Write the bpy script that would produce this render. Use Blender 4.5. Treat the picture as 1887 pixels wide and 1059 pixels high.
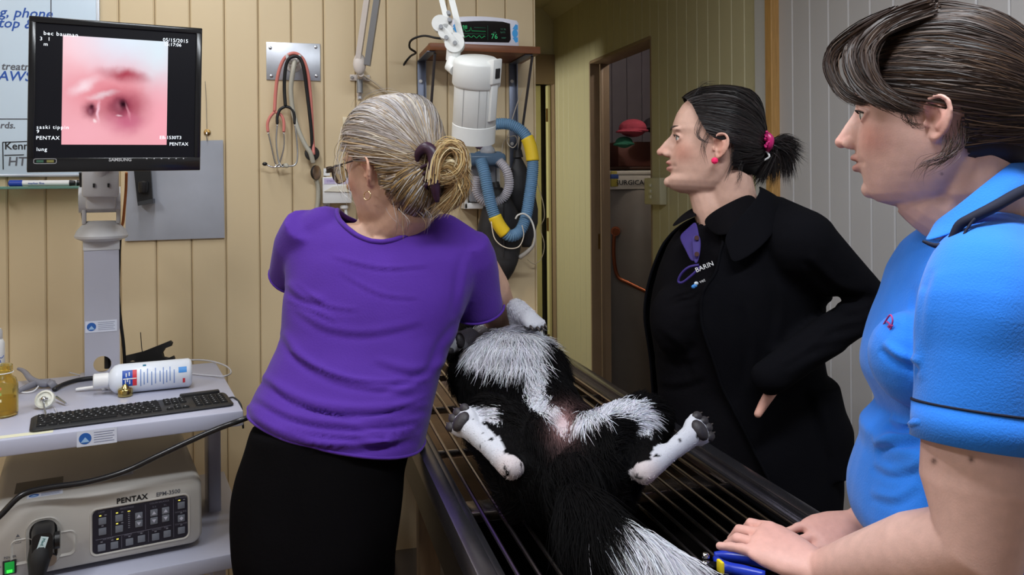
import bpy, bmesh, math, random
import numpy as np
from mathutils import Vector, Matrix, noise as mnoise

# ------------------------------------------------------------------ scene, camera, light
scene = bpy.context.scene
for o in list(bpy.data.objects):
    bpy.data.objects.remove(o, do_unlink=True)
COL = scene.collection
PI = math.pi

FPX = 1500.0                      # focal length in pixels of a 1887 px wide frame
CX, CY = 943.5, 340.0             # principal point (the photo is cropped: view is level, shifted)
YAW, ROLL = math.radians(15.0), 0.008
CAM = Vector((0.0, 0.0, 1.42))
cam_data = bpy.data.cameras.new('camera')
cam_data.sensor_fit = 'HORIZONTAL'
cam_data.sensor_width = 36.0
cam_data.lens = 36.0 * FPX / 1887.0
cam_data.shift_y = -(529.5 - CY) / 1887.0
cam_data.clip_start = 0.05
cam = bpy.data.objects.new('camera', cam_data)
cam.location = CAM
cam.rotation_euler = (PI / 2, ROLL, -YAW)
COL.objects.link(cam)
scene.camera = cam

world = bpy.data.worlds.new('world')
scene.world = world
world.use_nodes = True
world.node_tree.nodes['Background'].inputs[0].default_value = (0.80, 0.88, 1.0, 1)
world.node_tree.nodes['Background'].inputs[1].default_value = 0.06

def area_light(name, loc, size, power, color, target=None, rot=(0, 0, 0), sizey=None):
    l = bpy.data.lights.new(name, 'AREA')
    l.energy = power
    l.color = color
    l.size = size
    if sizey:
        l.shape = 'RECTANGLE'
        l.size_y = sizey
    o = bpy.data.objects.new(name, l)
    o.location = loc
    o.rotation_euler = rot
    if target is not None:
        d = Vector(target) - Vector(loc)
        o.rotation_euler = d.to_track_quat('-Z', 'Y').to_euler()
    COL.objects.link(o)
    return o

# ceiling fluorescent batten of the treatment room, then added fill battens
area_light('batten_or_fill_light', (-0.35, 1.70, 2.54), 1.2, 14, (0.94, 0.96, 1.0), sizey=0.16, rot=(0, 0, PI / 2))
area_light('batten_or_fill_light', (0.55, 0.55, 2.54), 1.2, 33, (0.90, 0.95, 1.0), sizey=0.16)  # added frontal fill, also for the right wall
area_light('batten_or_fill_light', (-1.55, 0.60, 2.54), 1.2, 26, (0.94, 0.96, 1.0), sizey=0.16, rot=(0, 0, PI / 2))  # added fill to soften the light on the faces
# lamp of the lit room beyond the corridor door
area_light('corridor_room_light', (-0.3, 4.80, 2.08), 0.22, 22, (1.0, 0.97, 0.84), target=(1.7, 4.95, 1.2))

scene.view_settings.view_transform = 'Standard'
scene.view_settings.look = 'None'
scene.view_settings.gamma = 1.0
scene.view_settings.use_curve_mapping = False
scene.view_settings.exposure = 0.0

# ------------------------------------------------------------------ view rays: real places from sight lines
_R = Matrix.Rotation(-YAW, 3, 'Z') @ Matrix.Rotation(ROLL, 3, 'Y')
RV, UV, FV = _R @ Vector((1, 0, 0)), _R @ Vector((0, 0, 1)), _R @ Vector((0, 1, 0))
def ray(px, py):
    return FV + RV * ((px - CX) / FPX) + UV * ((CY - py) / FPX)
def at(px, py, z):
    return CAM + ray(px, py) * z
def onY(px, py, Y):
    d = ray(px, py); return CAM + d * (Y / d.y)
def onX(px, py, X):
    d = ray(px, py); return CAM + d * (X / d.x)
def onZ(px, py, Z):
    d = ray(px, py); return CAM + d * ((Z - CAM.z) / d.z)

# ------------------------------------------------------------------ materials
MATS = {}
def srgb(r, g, b):
    f = lambda c: (c / 255 / 12.92) if c / 255 <= 0.04045 else ((c / 255 + 0.055) / 1.055) ** 2.4
    return (f(r), f(g), f(b))
def mat(name, col, rough=0.5, metal=0.0, var=0.0, vscale=8.0, bump=0.0, bscale=80.0, spec=0.5, sheen=0.0,
        trans=0.0, alpha=1.0, emit=None, estr=1.0, stretch=None, sss=0.0, ior=1.45, aniso=0.0, coat=0.0):
    if name in MATS:
        return MATS[name]
    m = bpy.data.materials.new(name)
    m.use_nodes = True
    nt = m.node_tree
    p = nt.nodes['Principled BSDF']
    p.inputs['Base Color'].default_value = (*col, 1)
    p.inputs['Roughness'].default_value = rough
    p.inputs['Metallic'].default_value = metal
    p.inputs['Specular IOR Level'].default_value = spec
    p.inputs['IOR'].default_value = ior
    if sheen:
        p.inputs['Sheen Weight'].default_value = sheen
        p.inputs['Sheen Roughness'].default_value = 0.5
    if coat:
        p.inputs['Coat Weight'].default_value = coat
    if trans:
        p.inputs['Transmission Weight'].default_value = trans
    if alpha < 1:
        p.inputs['Alpha'].default_value = alpha
    if sss:
        p.inputs['Subsurface Weight'].default_value = sss
        p.inputs['Subsurface Radius'].default_value = (0.010, 0.004, 0.002)
        p.inputs['Subsurface Scale'].default_value = 1.0
    if aniso:
        p.inputs['Anisotropic'].default_value = aniso
    if emit is not None:
        p.inputs['Emission Color'].default_value = (*emit, 1)
        p.inputs['Emission Strength'].default_value = estr
    if var or bump:
        tc = nt.nodes.new('ShaderNodeTexCoord')
        mp = nt.nodes.new('ShaderNodeMapping')
        nt.links.new(tc.outputs['Object'], mp.inputs['Vector'])
        if stretch:
            mp.inputs['Scale'].default_value = stretch
    if var:
        n = nt.nodes.new('ShaderNodeTexNoise')
        n.inputs['Scale'].default_value = vscale
        n.inputs['Detail'].default_value = 5
        nt.links.new(mp.outputs[0], n.inputs['Vector'])
        mr = nt.nodes.new('ShaderNodeMapRange')
        mr.inputs[1].default_value, mr.inputs[2].default_value = 0.3, 0.7
        mr.inputs[3].default_value, mr.inputs[4].default_value = 1 - var, 1 + var
        nt.links.new(n.outputs['Fac'], mr.inputs[0])
        mx = nt.nodes.new('ShaderNodeVectorMath'); mx.operation = 'SCALE'
        mx.inputs[0].default_value = col
        nt.links.new(mr.outputs[0], mx.inputs['Scale'])
        nt.links.new(mx.outputs[0], p.inputs['Base Color'])
    if bump:
        n2 = nt.nodes.new('ShaderNodeTexNoise')
        n2.inputs['Scale'].default_value = bscale
        n2.inputs['Detail'].default_value = 3
        nt.links.new(mp.outputs[0], n2.inputs['Vector'])
        b = nt.nodes.new('ShaderNodeBump')
        b.inputs['Strength'].default_value = bump
        b.inputs['Distance'].default_value = 0.002
        nt.links.new(n2.outputs['Fac'], b.inputs['Height'])
        nt.links.new(b.outputs[0], p.inputs['Normal'])
    MATS[name] = m
    return m
def mat_attr(name, rough=0.5, spec=0.4, sss=0.0, bump=0.0, bscale=200, sheen=0.0, var=0.0, vscale=40, aniso=0.0):
    """material whose colour comes from the mesh's own colour attribute 'tint' (skin, coat and hair colouring)"""
    if name in MATS:
        return MATS[name]
    m = mat(name, (0.5, 0.5, 0.5), rough=rough, spec=spec, sss=sss, bump=bump, bscale=bscale, sheen=sheen, aniso=aniso)
    nt = m.node_tree
    p = nt.nodes['Principled BSDF']
    a = nt.nodes.new('ShaderNodeAttribute'); a.attribute_name = 'tint'
    nt.links.new(a.outputs['Color'], p.inputs['Base Color'])
    if var:
        tc = nt.nodes.new('ShaderNodeTexCoord')
        n = nt.nodes.new('ShaderNodeTexNoise'); n.inputs['Scale'].default_value = vscale; n.inputs['Detail'].default_value = 4
        nt.links.new(tc.outputs['Object'], n.inputs['Vector'])
        mr = nt.nodes.new('ShaderNodeMapRange')
        mr.inputs[1].default_value, mr.inputs[2].default_value = 0.3, 0.7
        mr.inputs[3].default_value, mr.inputs[4].default_value = 1 - var, 1 + var
        nt.links.new(n.outputs['Fac'], mr.inputs[0])
        mx = nt.nodes.new('ShaderNodeVectorMath'); mx.operation = 'SCALE'
        nt.links.new(a.outputs['Color'], mx.inputs[0])
        nt.links.new(mr.outputs[0], mx.inputs['Scale'])
        nt.links.new(mx.outputs[0], p.inputs['Base Color'])
    return m

# ------------------------------------------------------------------ mesh builder
def frame_z(d):
    d = Vector(d).normalized()
    a = Vector((0, 0, 1)) if abs(d.z) < 0.95 else Vector((1, 0, 0))
    x = a.cross(d).normalized()
    return x, d.cross(x), d
class MB:
    def __init__(self, M=None):
        self.v, self.f, self.M = [], [], M
    def add(self, vs, fs):
        n = len(self.v)
        if self.M is not None:
            vs = [self.M @ Vector(p) for p in vs]
        self.v.extend([tuple(p) for p in vs])
        self.f.extend([tuple(i + n for i in q) for q in fs])
        return self
    def box(self, c, s, bevel=0.0, R=None, seg=2):
        bm = bmesh.new()
        bmesh.ops.create_cube(bm, size=1.0)
        for v in bm.verts:
            v.co = Vector((v.co.x * s[0], v.co.y * s[1], v.co.z * s[2]))
        if bevel:
            bmesh.ops.bevel(bm, geom=bm.edges[:], offset=bevel, segments=seg, affect='EDGES', profile=0.5)
        bm.verts.index_update()
        c = Vector(c)
        vs = [(R @ v.co if R is not None else v.co) + c for v in bm.verts]
        fs = [[v.index for v in f.verts] for f in bm.faces]
        bm.free()
        return self.add(vs, fs)
    def span(self, a, b, bevel=0.0, seg=2):
        a, b = Vector(a), Vector(b)
        return self.box((a + b) / 2, [abs(b[i] - a[i]) for i in range(3)], bevel, seg=seg)
    def loft(self, rings, cap0=True, cap1=True, closed=True):
        n = len(rings[0]); vs = [p for r in rings for p in r]; fs = []
        for i in range(len(rings) - 1):
            for j in range(n if closed else n - 1):
                k = (j + 1) % n
                fs.append((i * n + j, i * n + k, (i + 1) * n + k, (i + 1) * n + j))
        if cap0: fs.append(tuple(range(n - 1, -1, -1)))
        if cap1: fs.append(tuple((len(rings) - 1) * n + j for j in range(n)))
        return self.add(vs, fs)
    def cyl(self, a, b, r0, r1=None, n=16):
        r1 = r0 if r1 is None else r1
        a, b = Vector(a), Vector(b)
        x, y, _ = frame_z(b - a)
        ring = lambda c, r: [c + x * (r * math.cos(2 * PI * k / n)) + y * (r * math.sin(2 * PI * k / n)) for k in range(n)]
        return self.loft([ring(a, r0), ring(b, r1)])
    def tube(self, pts, r, n=10, smooth=0, closed=False):
        pts = [Vector(p) for p in pts]
        rs = list(r) if hasattr(r, '__len__') else [r] * len(pts)
        if smooth: pts, rs = spline(pts, smooth, rs, closed)
        rings = []
        x = None
        for i, p in enumerate(pts):
            if closed: d = pts[(i + 1) % len(pts)] - pts[i - 1]
            else: d = pts[min(i + 1, len(pts) - 1)] - pts[max(i - 1, 0)]
            if d.length < 1e-9: d = Vector((0, 0, 1))
            d.normalize()
            if x is None: x = frame_z(d)[0]
            x = (x - d * x.dot(d))
            x = x.normalized() if x.length > 1e-6 else frame_z(d)[0]
            y = d.cross(x)
            rings.append([p + x * (rs[i] * math.cos(2 * PI * k / n)) + y * (rs[i] * math.sin(2 * PI * k / n)) for k in range(n)])
        if closed:
            rings.append(rings[0]); return self.loft(rings, False, False)
        return self.loft(rings)
    def lathe(self, prof, base=(0, 0, 0), axis=(0, 0, 1), n=24):
        base = Vector(base); x, y, d = frame_z(axis)
        rings = [[base + d * h + x * (max(r, 1e-5) * math.cos(2 * PI * k / n)) + y * (max(r, 1e-5) * math.sin(2 * PI * k / n)) for k in range(n)] for r, h in prof]
        return self.loft(rings)
    def ball(self, c, r, n=16, R=None):
        r = r if hasattr(r, '__len__') else (r, r, r)
        c = Vector(c); rings = []
        for i in range(1, n // 2):
            t = PI * i / (n // 2)
            ring = []
            for k in range(n):
                p = Vector((r[0] * math.sin(t) * math.cos(2 * PI * k / n), r[1] * math.sin(t) * math.sin(2 * PI * k / n), -r[2] * math.cos(t)))
                ring.append(c + (R @ p if R is not None else p))
            rings.append(ring)
        m = len(rings); vs = [p for q in rings for p in q]
        bot = Vector((0, 0, -r[2])); top = Vector((0, 0, r[2]))
        vs += [c + (R @ bot if R is not None else bot), c + (R @ top if R is not None else top)]
        fs = []
        for i in range(m - 1):
            for j in range(n):
                k = (j + 1) % n
                fs.append((i * n + j, i * n + k, (i + 1) * n + k, (i + 1) * n + j))
        for j in range(n):
            k = (j + 1) % n
            fs.append((m * n, k, j)); fs.append((m * n + 1, (m - 1) * n + j, (m - 1) * n + k))
        return self.add(vs, fs)
    def prism(self, poly, d):
        d = Vector(d); poly = [Vector(p) for p in poly]
        return self.loft([poly, [p + d for p in poly]])
    def chain(self, pts, rs, n=14):
        """rounded tapering limb: tube with ball ends"""
        pts = [Vector(p) for p in pts]
        self.tube(pts, rs, n)
        self.ball(pts[0], rs[0] * 0.995, n); self.ball(pts[-1], rs[-1] * 0.995, n)
        return self
    def mesh(self, name='mesh'):
        me = bpy.data.meshes.new(name)
        me.from_pydata(self.v, [], self.f)
        me.validate()
        return me
def spline(pts, sub, rs=None, closed=False):
    """Catmull-Rom"""
    pts = [Vector(p) for p in pts]; n = len(pts)
    out, ro = [], []
    g = (lambda i: pts[i % n]) if closed else (lambda i: pts[max(0, min(n - 1, i))])
    h = None if rs is None else ((lambda i: rs[i % n]) if closed else (lambda i: rs[max(0, min(n - 1, i))]))
    for i in range(n if closed else n - 1):
        for s in range(sub):
            t = s / sub
            a, b, c, d = g(i - 1), g(i), g(i + 1), g(i + 2)
            out.append(0.5 * ((2 * b) + (c - a) * t + (2 * a - 5 * b + 4 * c - d) * t * t + (3 * b - a - 3 * c + d) * t ** 3))
            if h: ro.append(h(i) * (1 - t) + h(i + 1) * t)
    if not closed:
        out.append(pts[-1])
        if h: ro.append(rs[-1])
    return (out, ro) if rs is not None else out

def smooth_shade(me, angle=40):
    me.shade_smooth()
    if angle < 180:
        try: me.set_sharp_from_angle(angle=math.radians(angle))
        except Exception: pass
def link(name, me, m, parent=None, smooth=40, label=None):
    o = bpy.data.objects.new(name, me)
    COL.objects.link(o)
    if m is not None and not me.materials:
        me.materials.append(m)
    if smooth: smooth_shade(me, smooth)
    if parent is not None:
        o.parent = parent
        o.matrix_parent_inverse = root_matrix(parent).inverted()
    if label: o['label'] = label
    return o
def root_matrix(p):
    M = Matrix.LocRotScale(p.location, p.rotation_euler, None)
    if p.parent is not None:
        return root_matrix(p.parent) @ p.matrix_parent_inverse @ M
    return M
def build(name, mb, m, parent=None, smooth=40, label=None):
    return link(name, mb.mesh(name), m, parent, smooth, label)
def tag(o, label, cat, group=None):
    o['label'] = label; o['category'] = cat
    if group: o['group'] = group
    return o
def thing(name, loc, label, cat, group=None):
    o = bpy.data.objects.new(name, None)
    o.empty_display_size = 0.05
    o.location = Vector(loc)
    COL.objects.link(o)
    return tag(o, label, cat, group)
def struct(name, mb, m, smooth=0):
    o = build(name, mb, m, None, smooth); o['kind'] = 'structure'; return o
def text_mesh(txt, size, shear=0.0, ext=0.0004, bold=0.0, align='LEFT', spacing=1.0):
    c = bpy.data.curves.new('lettering', 'FONT')
    c.body = txt; c.size = size; c.shear = shear; c.extrude = ext; c.offset = bold; c.align_x = align
    c.space_character = spacing; c.resolution_u = 2
    o = bpy.data.objects.new('lettering', c)
    COL.objects.link(o)
    dg = bpy.context.evaluated_depsgraph_get()
    me = bpy.data.meshes.new_from_object(o.evaluated_get(dg))
    bpy.data.objects.remove(o, do_unlink=True); bpy.data.curves.remove(c)
    me.materials.clear()
    return me
def text_on(txt, size, M, m, parent, name='lettering', **k):
    """lettering lying in the local xy plane of M, facing its +z"""
    me = text_mesh(txt, size, **k)
    me.transform(M)
    return link(name, me, m, parent, 0)
def basis(o, x, y, z=None):
    x, y = Vector(x).normalized(), Vector(y).normalized()
    z = x.cross(y).normalized() if z is None else Vector(z).normalized()
    M = Matrix((x, y, z)).transposed().to_4x4(); M.translation = Vector(o); return M

def evaluated(me, mods):
    """mesh after a stack of modifiers"""
    o = bpy.data.objects.new('tmp', me); COL.objects.link(o)
    for kind, kw in mods:
        md = o.modifiers.new(kind, kind)
        for k, v in kw.items(): setattr(md, k, v)
    dg = bpy.context.evaluated_depsgraph_get()
    r = bpy.data.meshes.new_from_object(o.evaluated_get(dg))
    bpy.data.objects.remove(o, do_unlink=True); bpy.data.meshes.remove(me)
    return r
def skinmesh(mb, voxel=0.004, smooth=4, factor=0.5):
    """one continuous surface grown over a set of overlapping volumes"""
    return evaluated(mb.mesh(), [('REMESH', dict(mode='VOXEL', voxel_size=voxel)), ('SMOOTH', dict(factor=factor, iterations=smooth))])
def get_co(me):
    a = np.empty(len(me.vertices) * 3, np.float32); me.vertices.foreach_get('co', a); return a.reshape(-1, 3).astype(np.float64)
def get_no(me):
    a = np.empty(len(me.vertices) * 3, np.float32); me.vertices.foreach_get('normal', a); return a.reshape(-1, 3).astype(np.float64)
def set_co(me, a):
    me.vertices.foreach_set('co', a.astype(np.float32).ravel()); me.update()
def set_tint(me, cols):
    at_ = me.color_attributes.new('tint', 'FLOAT_COLOR', 'POINT')
    c = np.ones((len(me.vertices), 4), np.float32); c[:, :3] = cols
    at_.data.foreach_set('color', c.ravel())
def fast_mesh(name, verts, faces4):
    """verts (n,3), quads (m,4) as numpy arrays"""
    me = bpy.data.meshes.new(name)
    me.vertices.add(len(verts)); me.vertices.foreach_set('co', np.asarray(verts, np.float32).ravel())
    m = len(faces4)
    me.loops.add(m * 4); me.loops.foreach_set('vertex_index', np.asarray(faces4, np.int32).ravel())
    me.polygons.add(m); me.polygons.foreach_set('loop_start', np.arange(m, dtype=np.int32) * 4)
    me.update(calc_edges=True)
    return me
def ribbons(name, paths, widths, sides, cols=None):
    """strands: paths (n,k,3), widths (n,k), sides (n,k,3) -> one mesh of thin tapering blades"""
    n, k, _ = paths.shape
    v = np.empty((n, k, 2, 3)); v[:, :, 0] = paths - sides * widths[..., None]; v[:, :, 1] = paths + sides * widths[..., None]
    idx = np.arange(n * k * 2).reshape(n, k, 2)
    f = np.stack([idx[:, :-1, 0], idx[:, :-1, 1], idx[:, 1:, 1], idx[:, 1:, 0]], -1).reshape(-1, 4)
    me = fast_mesh(name, v.reshape(-1, 3), f)
    if cols is not None:
        set_tint(me, np.repeat(np.asarray(cols).reshape(n, -1, 3).repeat(1, 1) if np.asarray(cols).ndim == 3 else np.repeat(np.asarray(cols)[:, None], k, 1), 2, axis=1).reshape(-1, 3))
    return me
# ------------------------------------------------------------------ the room
WB, WR, CEIL = 2.67, 1.73, 2.62        # back wall plane, right wall plane, ceiling height
XE = onY(985, 400, WB).x               # end of the back wall, where the corridor opens
M_TAN = mat('tan_painted_boards', srgb(208, 188, 152), 0.45, var=0.07, vscale=3.0, bump=0.12, bscale=60, stretch=(1, 1, 0.15))
M_TAN2 = mat('tan_wall_groove', srgb(150, 112, 66), 0.7)
M_WHITEW = mat('grey_white_painted_boards', srgb(196, 195, 198), 0.4, var=0.04, vscale=2.0, bump=0.1, bscale=60, stretch=(1, 1, 0.15))
M_CREAM = mat('cream_painted_boards', srgb(204, 197, 160), 0.45, var=0.05, vscale=2.5, bump=0.1, bscale=60, stretch=(1, 1, 0.15))
M_GROOVE = mat('pale_wall_groove', srgb(212, 211, 214), 0.6)
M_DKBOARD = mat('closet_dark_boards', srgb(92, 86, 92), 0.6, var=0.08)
M_FLOOR = mat('floor_vinyl', srgb(120, 92, 62), 0.35, var=0.15, vscale=4)
M_CEIL = mat('ceiling_paint', srgb(206, 200, 170), 0.7, var=0.03)
M_BEIGE = mat('brown_jamb_paint', srgb(150, 128, 104), 0.5, var=0.05)
M_WOODTRIM = mat('varnished_trim', srgb(196, 152, 92), 0.4, var=0.12, vscale=20, stretch=(8, 8, 0.6))
M_WHITETRIM = mat('white_gloss_trim', srgb(206, 206, 206), 0.3)
M_YDOOR = mat('yellow_cream_door', srgb(226, 220, 160), 0.4, var=0.03)

struct('floor', MB().span((-2.6, -1.6, -0.05), (3.2, 6.2, 0)), M_FLOOR)
struct('ceiling', MB().span((-2.6, -1.6, CEIL), (3.2, 6.2, CEIL + 0.05)), M_CEIL)

def board_mesh(w, h, t=0.012, c=0.004):
    """one V-jointed board: chamfered long edges; face towards -y, x across, z up from 0"""
    p = [(-w / 2, 0), (w / 2, 0), (w / 2, -t + c), (w / 2 - c, -t), (-w / 2 + c, -t), (-w / 2, -t + c)]
    mb = MB(); mb.prism([(x, y, 0) for x, y in p], (0, 0, h)); return mb.mesh('board')
def board_wall(wall, plane, u0, u1, z0, z1, pitch, m, shared={}):
    n = max(1, round((u1 - u0) / pitch)); w = (u1 - u0) / n
    me = board_mesh(w - 0.0015, z1 - z0); me.materials.append(m)
    for i in range(n):
        o = bpy.data.objects.new('board', me); COL.objects.link(o)
        c = u0 + (i + 0.5) * w
        if plane == 'back': o.location = (c, WB, z0)
        elif plane == 'right': o.location = (WR, c, z0); o.rotation_euler = (0, 0, -PI / 2)
        elif plane == 'end': o.location = (c, 5.30, z0)
        elif plane == 'closet': o.location = (c, 5.75, z0)
        o.parent = wall
# back wall
w = struct('wall_back', MB().span((-2.3, WB, 0), (XE, WB + 0.10, CEIL)), M_TAN2)
board_wall(w, 'back', -2.3, XE, 0, CEIL, 0.1003, M_TAN)
build('end_cap', MB().span((XE - 0.001, WB - 0.012, 0), (XE + 0.004, WB + 0.1, CEIL)), M_TAN, w)
# right wall: room part and corridor part with the closet doorway
YD0, YD1 = onX(1204, 300, WR).y, onX(1092, 300, WR).y
ZD = 2.15
w = struct('wall_right', MB().span((WR, -1.5, 0), (WR + 0.095, YD0, CEIL)).span((WR, YD0, ZD), (WR + 0.095, YD1, CEIL)).span((WR, YD1, 0), (WR + 0.095, 5.4, CEIL)), M_GROOVE)
YT = WB - 0.03
board_wall(w, 'right', -1.5, YT, 0, CEIL, 0.1, M_WHITEW)
board_wall(w, 'right', YT + 0.12, YD0, 0, CEIL, 0.1, M_CREAM)
board_wall(w, 'right', YD0, YD1, ZD, CEIL, 0.1, M_CREAM)
board_wall(w, 'right', YD1, 5.29, 0, CEIL, 0.1, M_CREAM)
struct('trim_1', MB().span((WR - 0.03, YT + 0.025, 0), (WR - 0.0005, YT + 0.118, CEIL), 0.003), M_WHITETRIM)
struct('trim_2', MB().span((WR - 0.045, YT - 0.018, 0), (WR - 0.0005, YT + 0.024, CEIL), 0.003), M_WOODTRIM)
# closet doorway: jambs and head of door_1
d1 = struct('door_1', MB().span((WR - 0.014, YD1 - 0.004, 0), (WR + 0.11, YD1 + 0.012, ZD), 0.002), M_BEIGE)
build('door_jamb', MB().span((WR - 0.014, YD0 - 0.012, 0), (WR + 0.11, YD0 + 0.004, ZD), 0.002), M_BEIGE, d1)
build('door_head', MB().span((WR - 0.014, YD0, ZD - 0.012), (WR + 0.11, YD1, ZD + 0.006), 0.002), M_BEIGE, d1)
build('door_stop', MB().span((WR + 0.045, YD1 - 0.018, 0), (WR + 0.065, YD1 - 0.004, ZD - 0.012), 0.002), M_BEIGE, d1)
build('strike_plate', MB().span((WR + 0.03, YD1 - 0.007, 1.03), (WR + 0.042, YD1 - 0.003, 1.12)), mat('brass', srgb(150, 120, 70), 0.35, 1.0), d1)
# closet walls
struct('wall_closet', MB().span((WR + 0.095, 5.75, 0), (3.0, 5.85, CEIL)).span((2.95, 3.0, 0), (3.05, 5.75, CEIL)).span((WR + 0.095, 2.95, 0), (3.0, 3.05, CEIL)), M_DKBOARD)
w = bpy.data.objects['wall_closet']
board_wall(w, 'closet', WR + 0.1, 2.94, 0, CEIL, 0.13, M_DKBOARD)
# corridor: far wall with door_2, left partition with the lit doorway
w = struct('wall_corridor_end', MB().span((0.78, 5.30, 2.16), (WR, 5.40, CEIL)).span((0.78, 5.30, 0), (0.86, 5.40, 2.16)), M_CREAM)
def onend(px): return onY(px, 300, 5.29).x
d2 = struct('door_2', MB().span((onend(1020), 5.26, 0), (WR - 0.013, 5.40, 2.16), 0.003), M_BEIGE)
build('door_head', MB().span((0.86, 5.26, 2.10), (WR - 0.013, 5.30, 2.30), 0.003), M_BEIGE, d2)
build('door_leaf', MB().span((0.87, 5.36, 0.01), (onend(1003), 5.395, 2.10), 0.003), M_YDOOR, d2)
build('hinge_stile', MB().span((onend(1013), 5.33, 0.01), (onend(1019), 5.38, 2.10), 0.003), M_YDOOR, d2)
for hz in (0.3, 1.1, 1.85):
    build('hinge', MB().cyl((onend(1012), 5.335, hz), (onend(1012), 5.335, hz + 0.09), 0.007, n=8), mat('brass', (0, 0, 0)), d2)
w = struct('wall_partition', MB().span((0.70, WB + 0.1, 0), (0.78, 4.60, CEIL)).span((0.70, 5.20, 0), (0.78, 6.0, CEIL)).span((0.70, 4.60, 2.14), (0.78, 5.20, CEIL)), M_CREAM)
struct('wall_far_room', MB().span((-2.4, WB + 0.1, 0), (-2.3, 6.0, CEIL)).span((-2.3, 6.0, 0), (3.1, 6.1, CEIL)), M_CREAM)
struct('wall_left', MB().span((-2.4, -1.5, 0), (-2.3, WB + 0.1, CEIL)), M_TAN)
struct('wall_front', MB().span((-2.4, -1.6, 0), (WR + 0.1, -1.5, CEIL)), M_WHITEW)
struct('trim_3', MB().prism([(WR - 0.001, WB + 0.1, CEIL - 0.09), (WR - 0.001, WB + 0.1, CEIL - 0.001), (WR - 0.09, WB + 0.1, CEIL - 0.001)], (0, 2.58, 0)), M_CEIL)

# fluorescent batten on the ceiling, followed by the added fill battens
for i, (x, y, rz) in enumerate(((-0.35, 1.70, PI / 2), (0.55, 0.55, 0), (-1.55, 0.60, PI / 2))):
    lab = ('long white fluorescent batten on the ceiling over the equipment cart', 'long white fill batten added on the ceiling above the front of the table', 'long white fill batten added on the ceiling near the left wall')[i]
    M = Matrix.Translation((x, y, 0)) @ Matrix.Rotation(rz, 4, 'Z')
    t = thing('batten_or_fill_fixture', (x, y, CEIL), lab, 'light', 'fluorescent battens on the ceiling')
    build('housing', MB(M).box((0, 0, CEIL - 0.021), (1.25, 0.12, 0.04), 0.008), mat('white_enamel', srgb(225, 225, 225), 0.4), t)
    for s in (-0.03, 0.03):
        build('tube', MB(M).cyl((-0.59, s, CEIL - 0.058), (0.59, s, CEIL - 0.058), 0.013, n=10), mat('fluorescent_tube', (0.9, 0.95, 1), 0.4, emit=(0.86, 0.93, 1.0), estr=3.0), t)

# light switch by the closet doorway
p = onX(1212, 352, WR - 0.012); q0, q1 = onX(1200, 352, WR - 0.012), onX(1229, 352, WR - 0.012)
t = thing('light_switch', (WR - 0.012, p.y, p.z), 'cream double light switch box beside the dark closet doorway', 'switch')
build('mounting_box', MB().span((WR - 0.05, q1.y, p.z - 0.065), (WR - 0.0125, q0.y, p.z + 0.065), 0.005), mat('switch_cream', srgb(205, 200, 172), 0.35), t)
for k, dz in enumerate((-0.028, 0.0, 0.028)):
    build('rocker', MB().span((WR - 0.056, p.y - 0.012, p.z + dz - 0.008), (WR - 0.0505, p.y + 0.012, p.z + dz + 0.008), 0.002), mat('switch_white', srgb(226, 224, 205), 0.3), t)

# unseen bulb added to brighten the closet interior
t = thing('closet_fill_bulb', (2.35, 4.35, CEIL), 'unseen fill bulb added on the closet ceiling', 'bulb')
build('fill_bulb_holder', MB().cyl((2.35, 4.35, CEIL - 0.05), (2.35, 4.35, CEIL - 0.0005), 0.022, n=14), mat('white_enamel', (0, 0, 0)), t)
build('fill_bulb_glass', MB().ball((2.35, 4.35, CEIL - 0.085), 0.035, 16), mat('fill_bulb_glow', (1, 0.9, 0.8), 0.4, emit=(1.0, 0.86, 0.74), estr=1.5), t, 180)
l_ = bpy.data.lights.new('closet_fill_light', 'POINT'); l_.energy = 15.0; l_.color = (1.0, 0.90, 0.84); l_.shadow_soft_size = 0.04
lo = bpy.data.objects.new('closet_fill_light', l_); lo.location = (2.35, 4.35, CEIL - 0.14); COL.objects.link(lo)

# ------------------------------------------------------------------ closet contents
M_GREYMET = mat('grey_enamel_tank', srgb(128, 122, 116), 0.4, var=0.06)
M_COPPER = mat('copper_pipe', srgb(160, 92, 62), 0.35, 0.9)
tc = at(1178, 500, 5.45)
tc = Vector((tc.x, tc.y, 0))
R = 0.27
ZT = onY(1150, 349, tc.y - 0.2).z
t = thing('water_heater', tc, 'tall grey hot water cylinder standing in the dark closet', 'water heater')
build('tank', MB().lathe([(R - 0.01, 0.02), (R, 0.05), (R, ZT - 0.03), (R - 0.012, ZT), (0.02, ZT)], tc, n=48), M_GREYMET, t)
vp = at(1134, 425, 5.22)
build('valve', MB().cyl(vp + Vector((-0.02, -0.05, 0)), vp + Vector((0.03, 0.06, 0)), 0.03, 0.026).cyl(vp + Vector((-0.02, -0.05, 0)), vp + Vector((-0.024, -0.07, 0)), 0.02), M_COPPER, t)
pipe = [at(1132, 428, 5.18), at(1131, 470, 5.18), at(1138, 508, 5.18), at(1160, 522, 5.16), at(1200, 541, 5.12), at(1235, 556, 5.1)]
build('pipe', MB().tube(pipe, 0.012, 10, smooth=6), M_COPPER, t)
bx = at(1176, 331, 5.2)
M_CARD = mat('white_carton', srgb(205, 200, 190), 0.7, var=0.04)
t = thing('carton', (bx.x, bx.y, ZT), 'white carton with handwritten capitals on top of the hot water cylinder', 'box')
Rz = Matrix.Rotation(-YAW - 0.12, 3, 'Z')
bw, bh, bd = 0.27, 0.118, 0.24
cc = Vector((bx.x, bx.y + 0.12, ZT + bh / 2 + 0.001))
build('carton_body', MB().box(cc, (bw, bd, bh), 0.003, R=Rz), M_CARD, t)
build('lid', MB().box(cc + Vector((0, 0, bh / 2 - 0.012)), (bw + 0.006, bd + 0.006, 0.026), 0.003, R=Rz), M_CARD, t)
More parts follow.
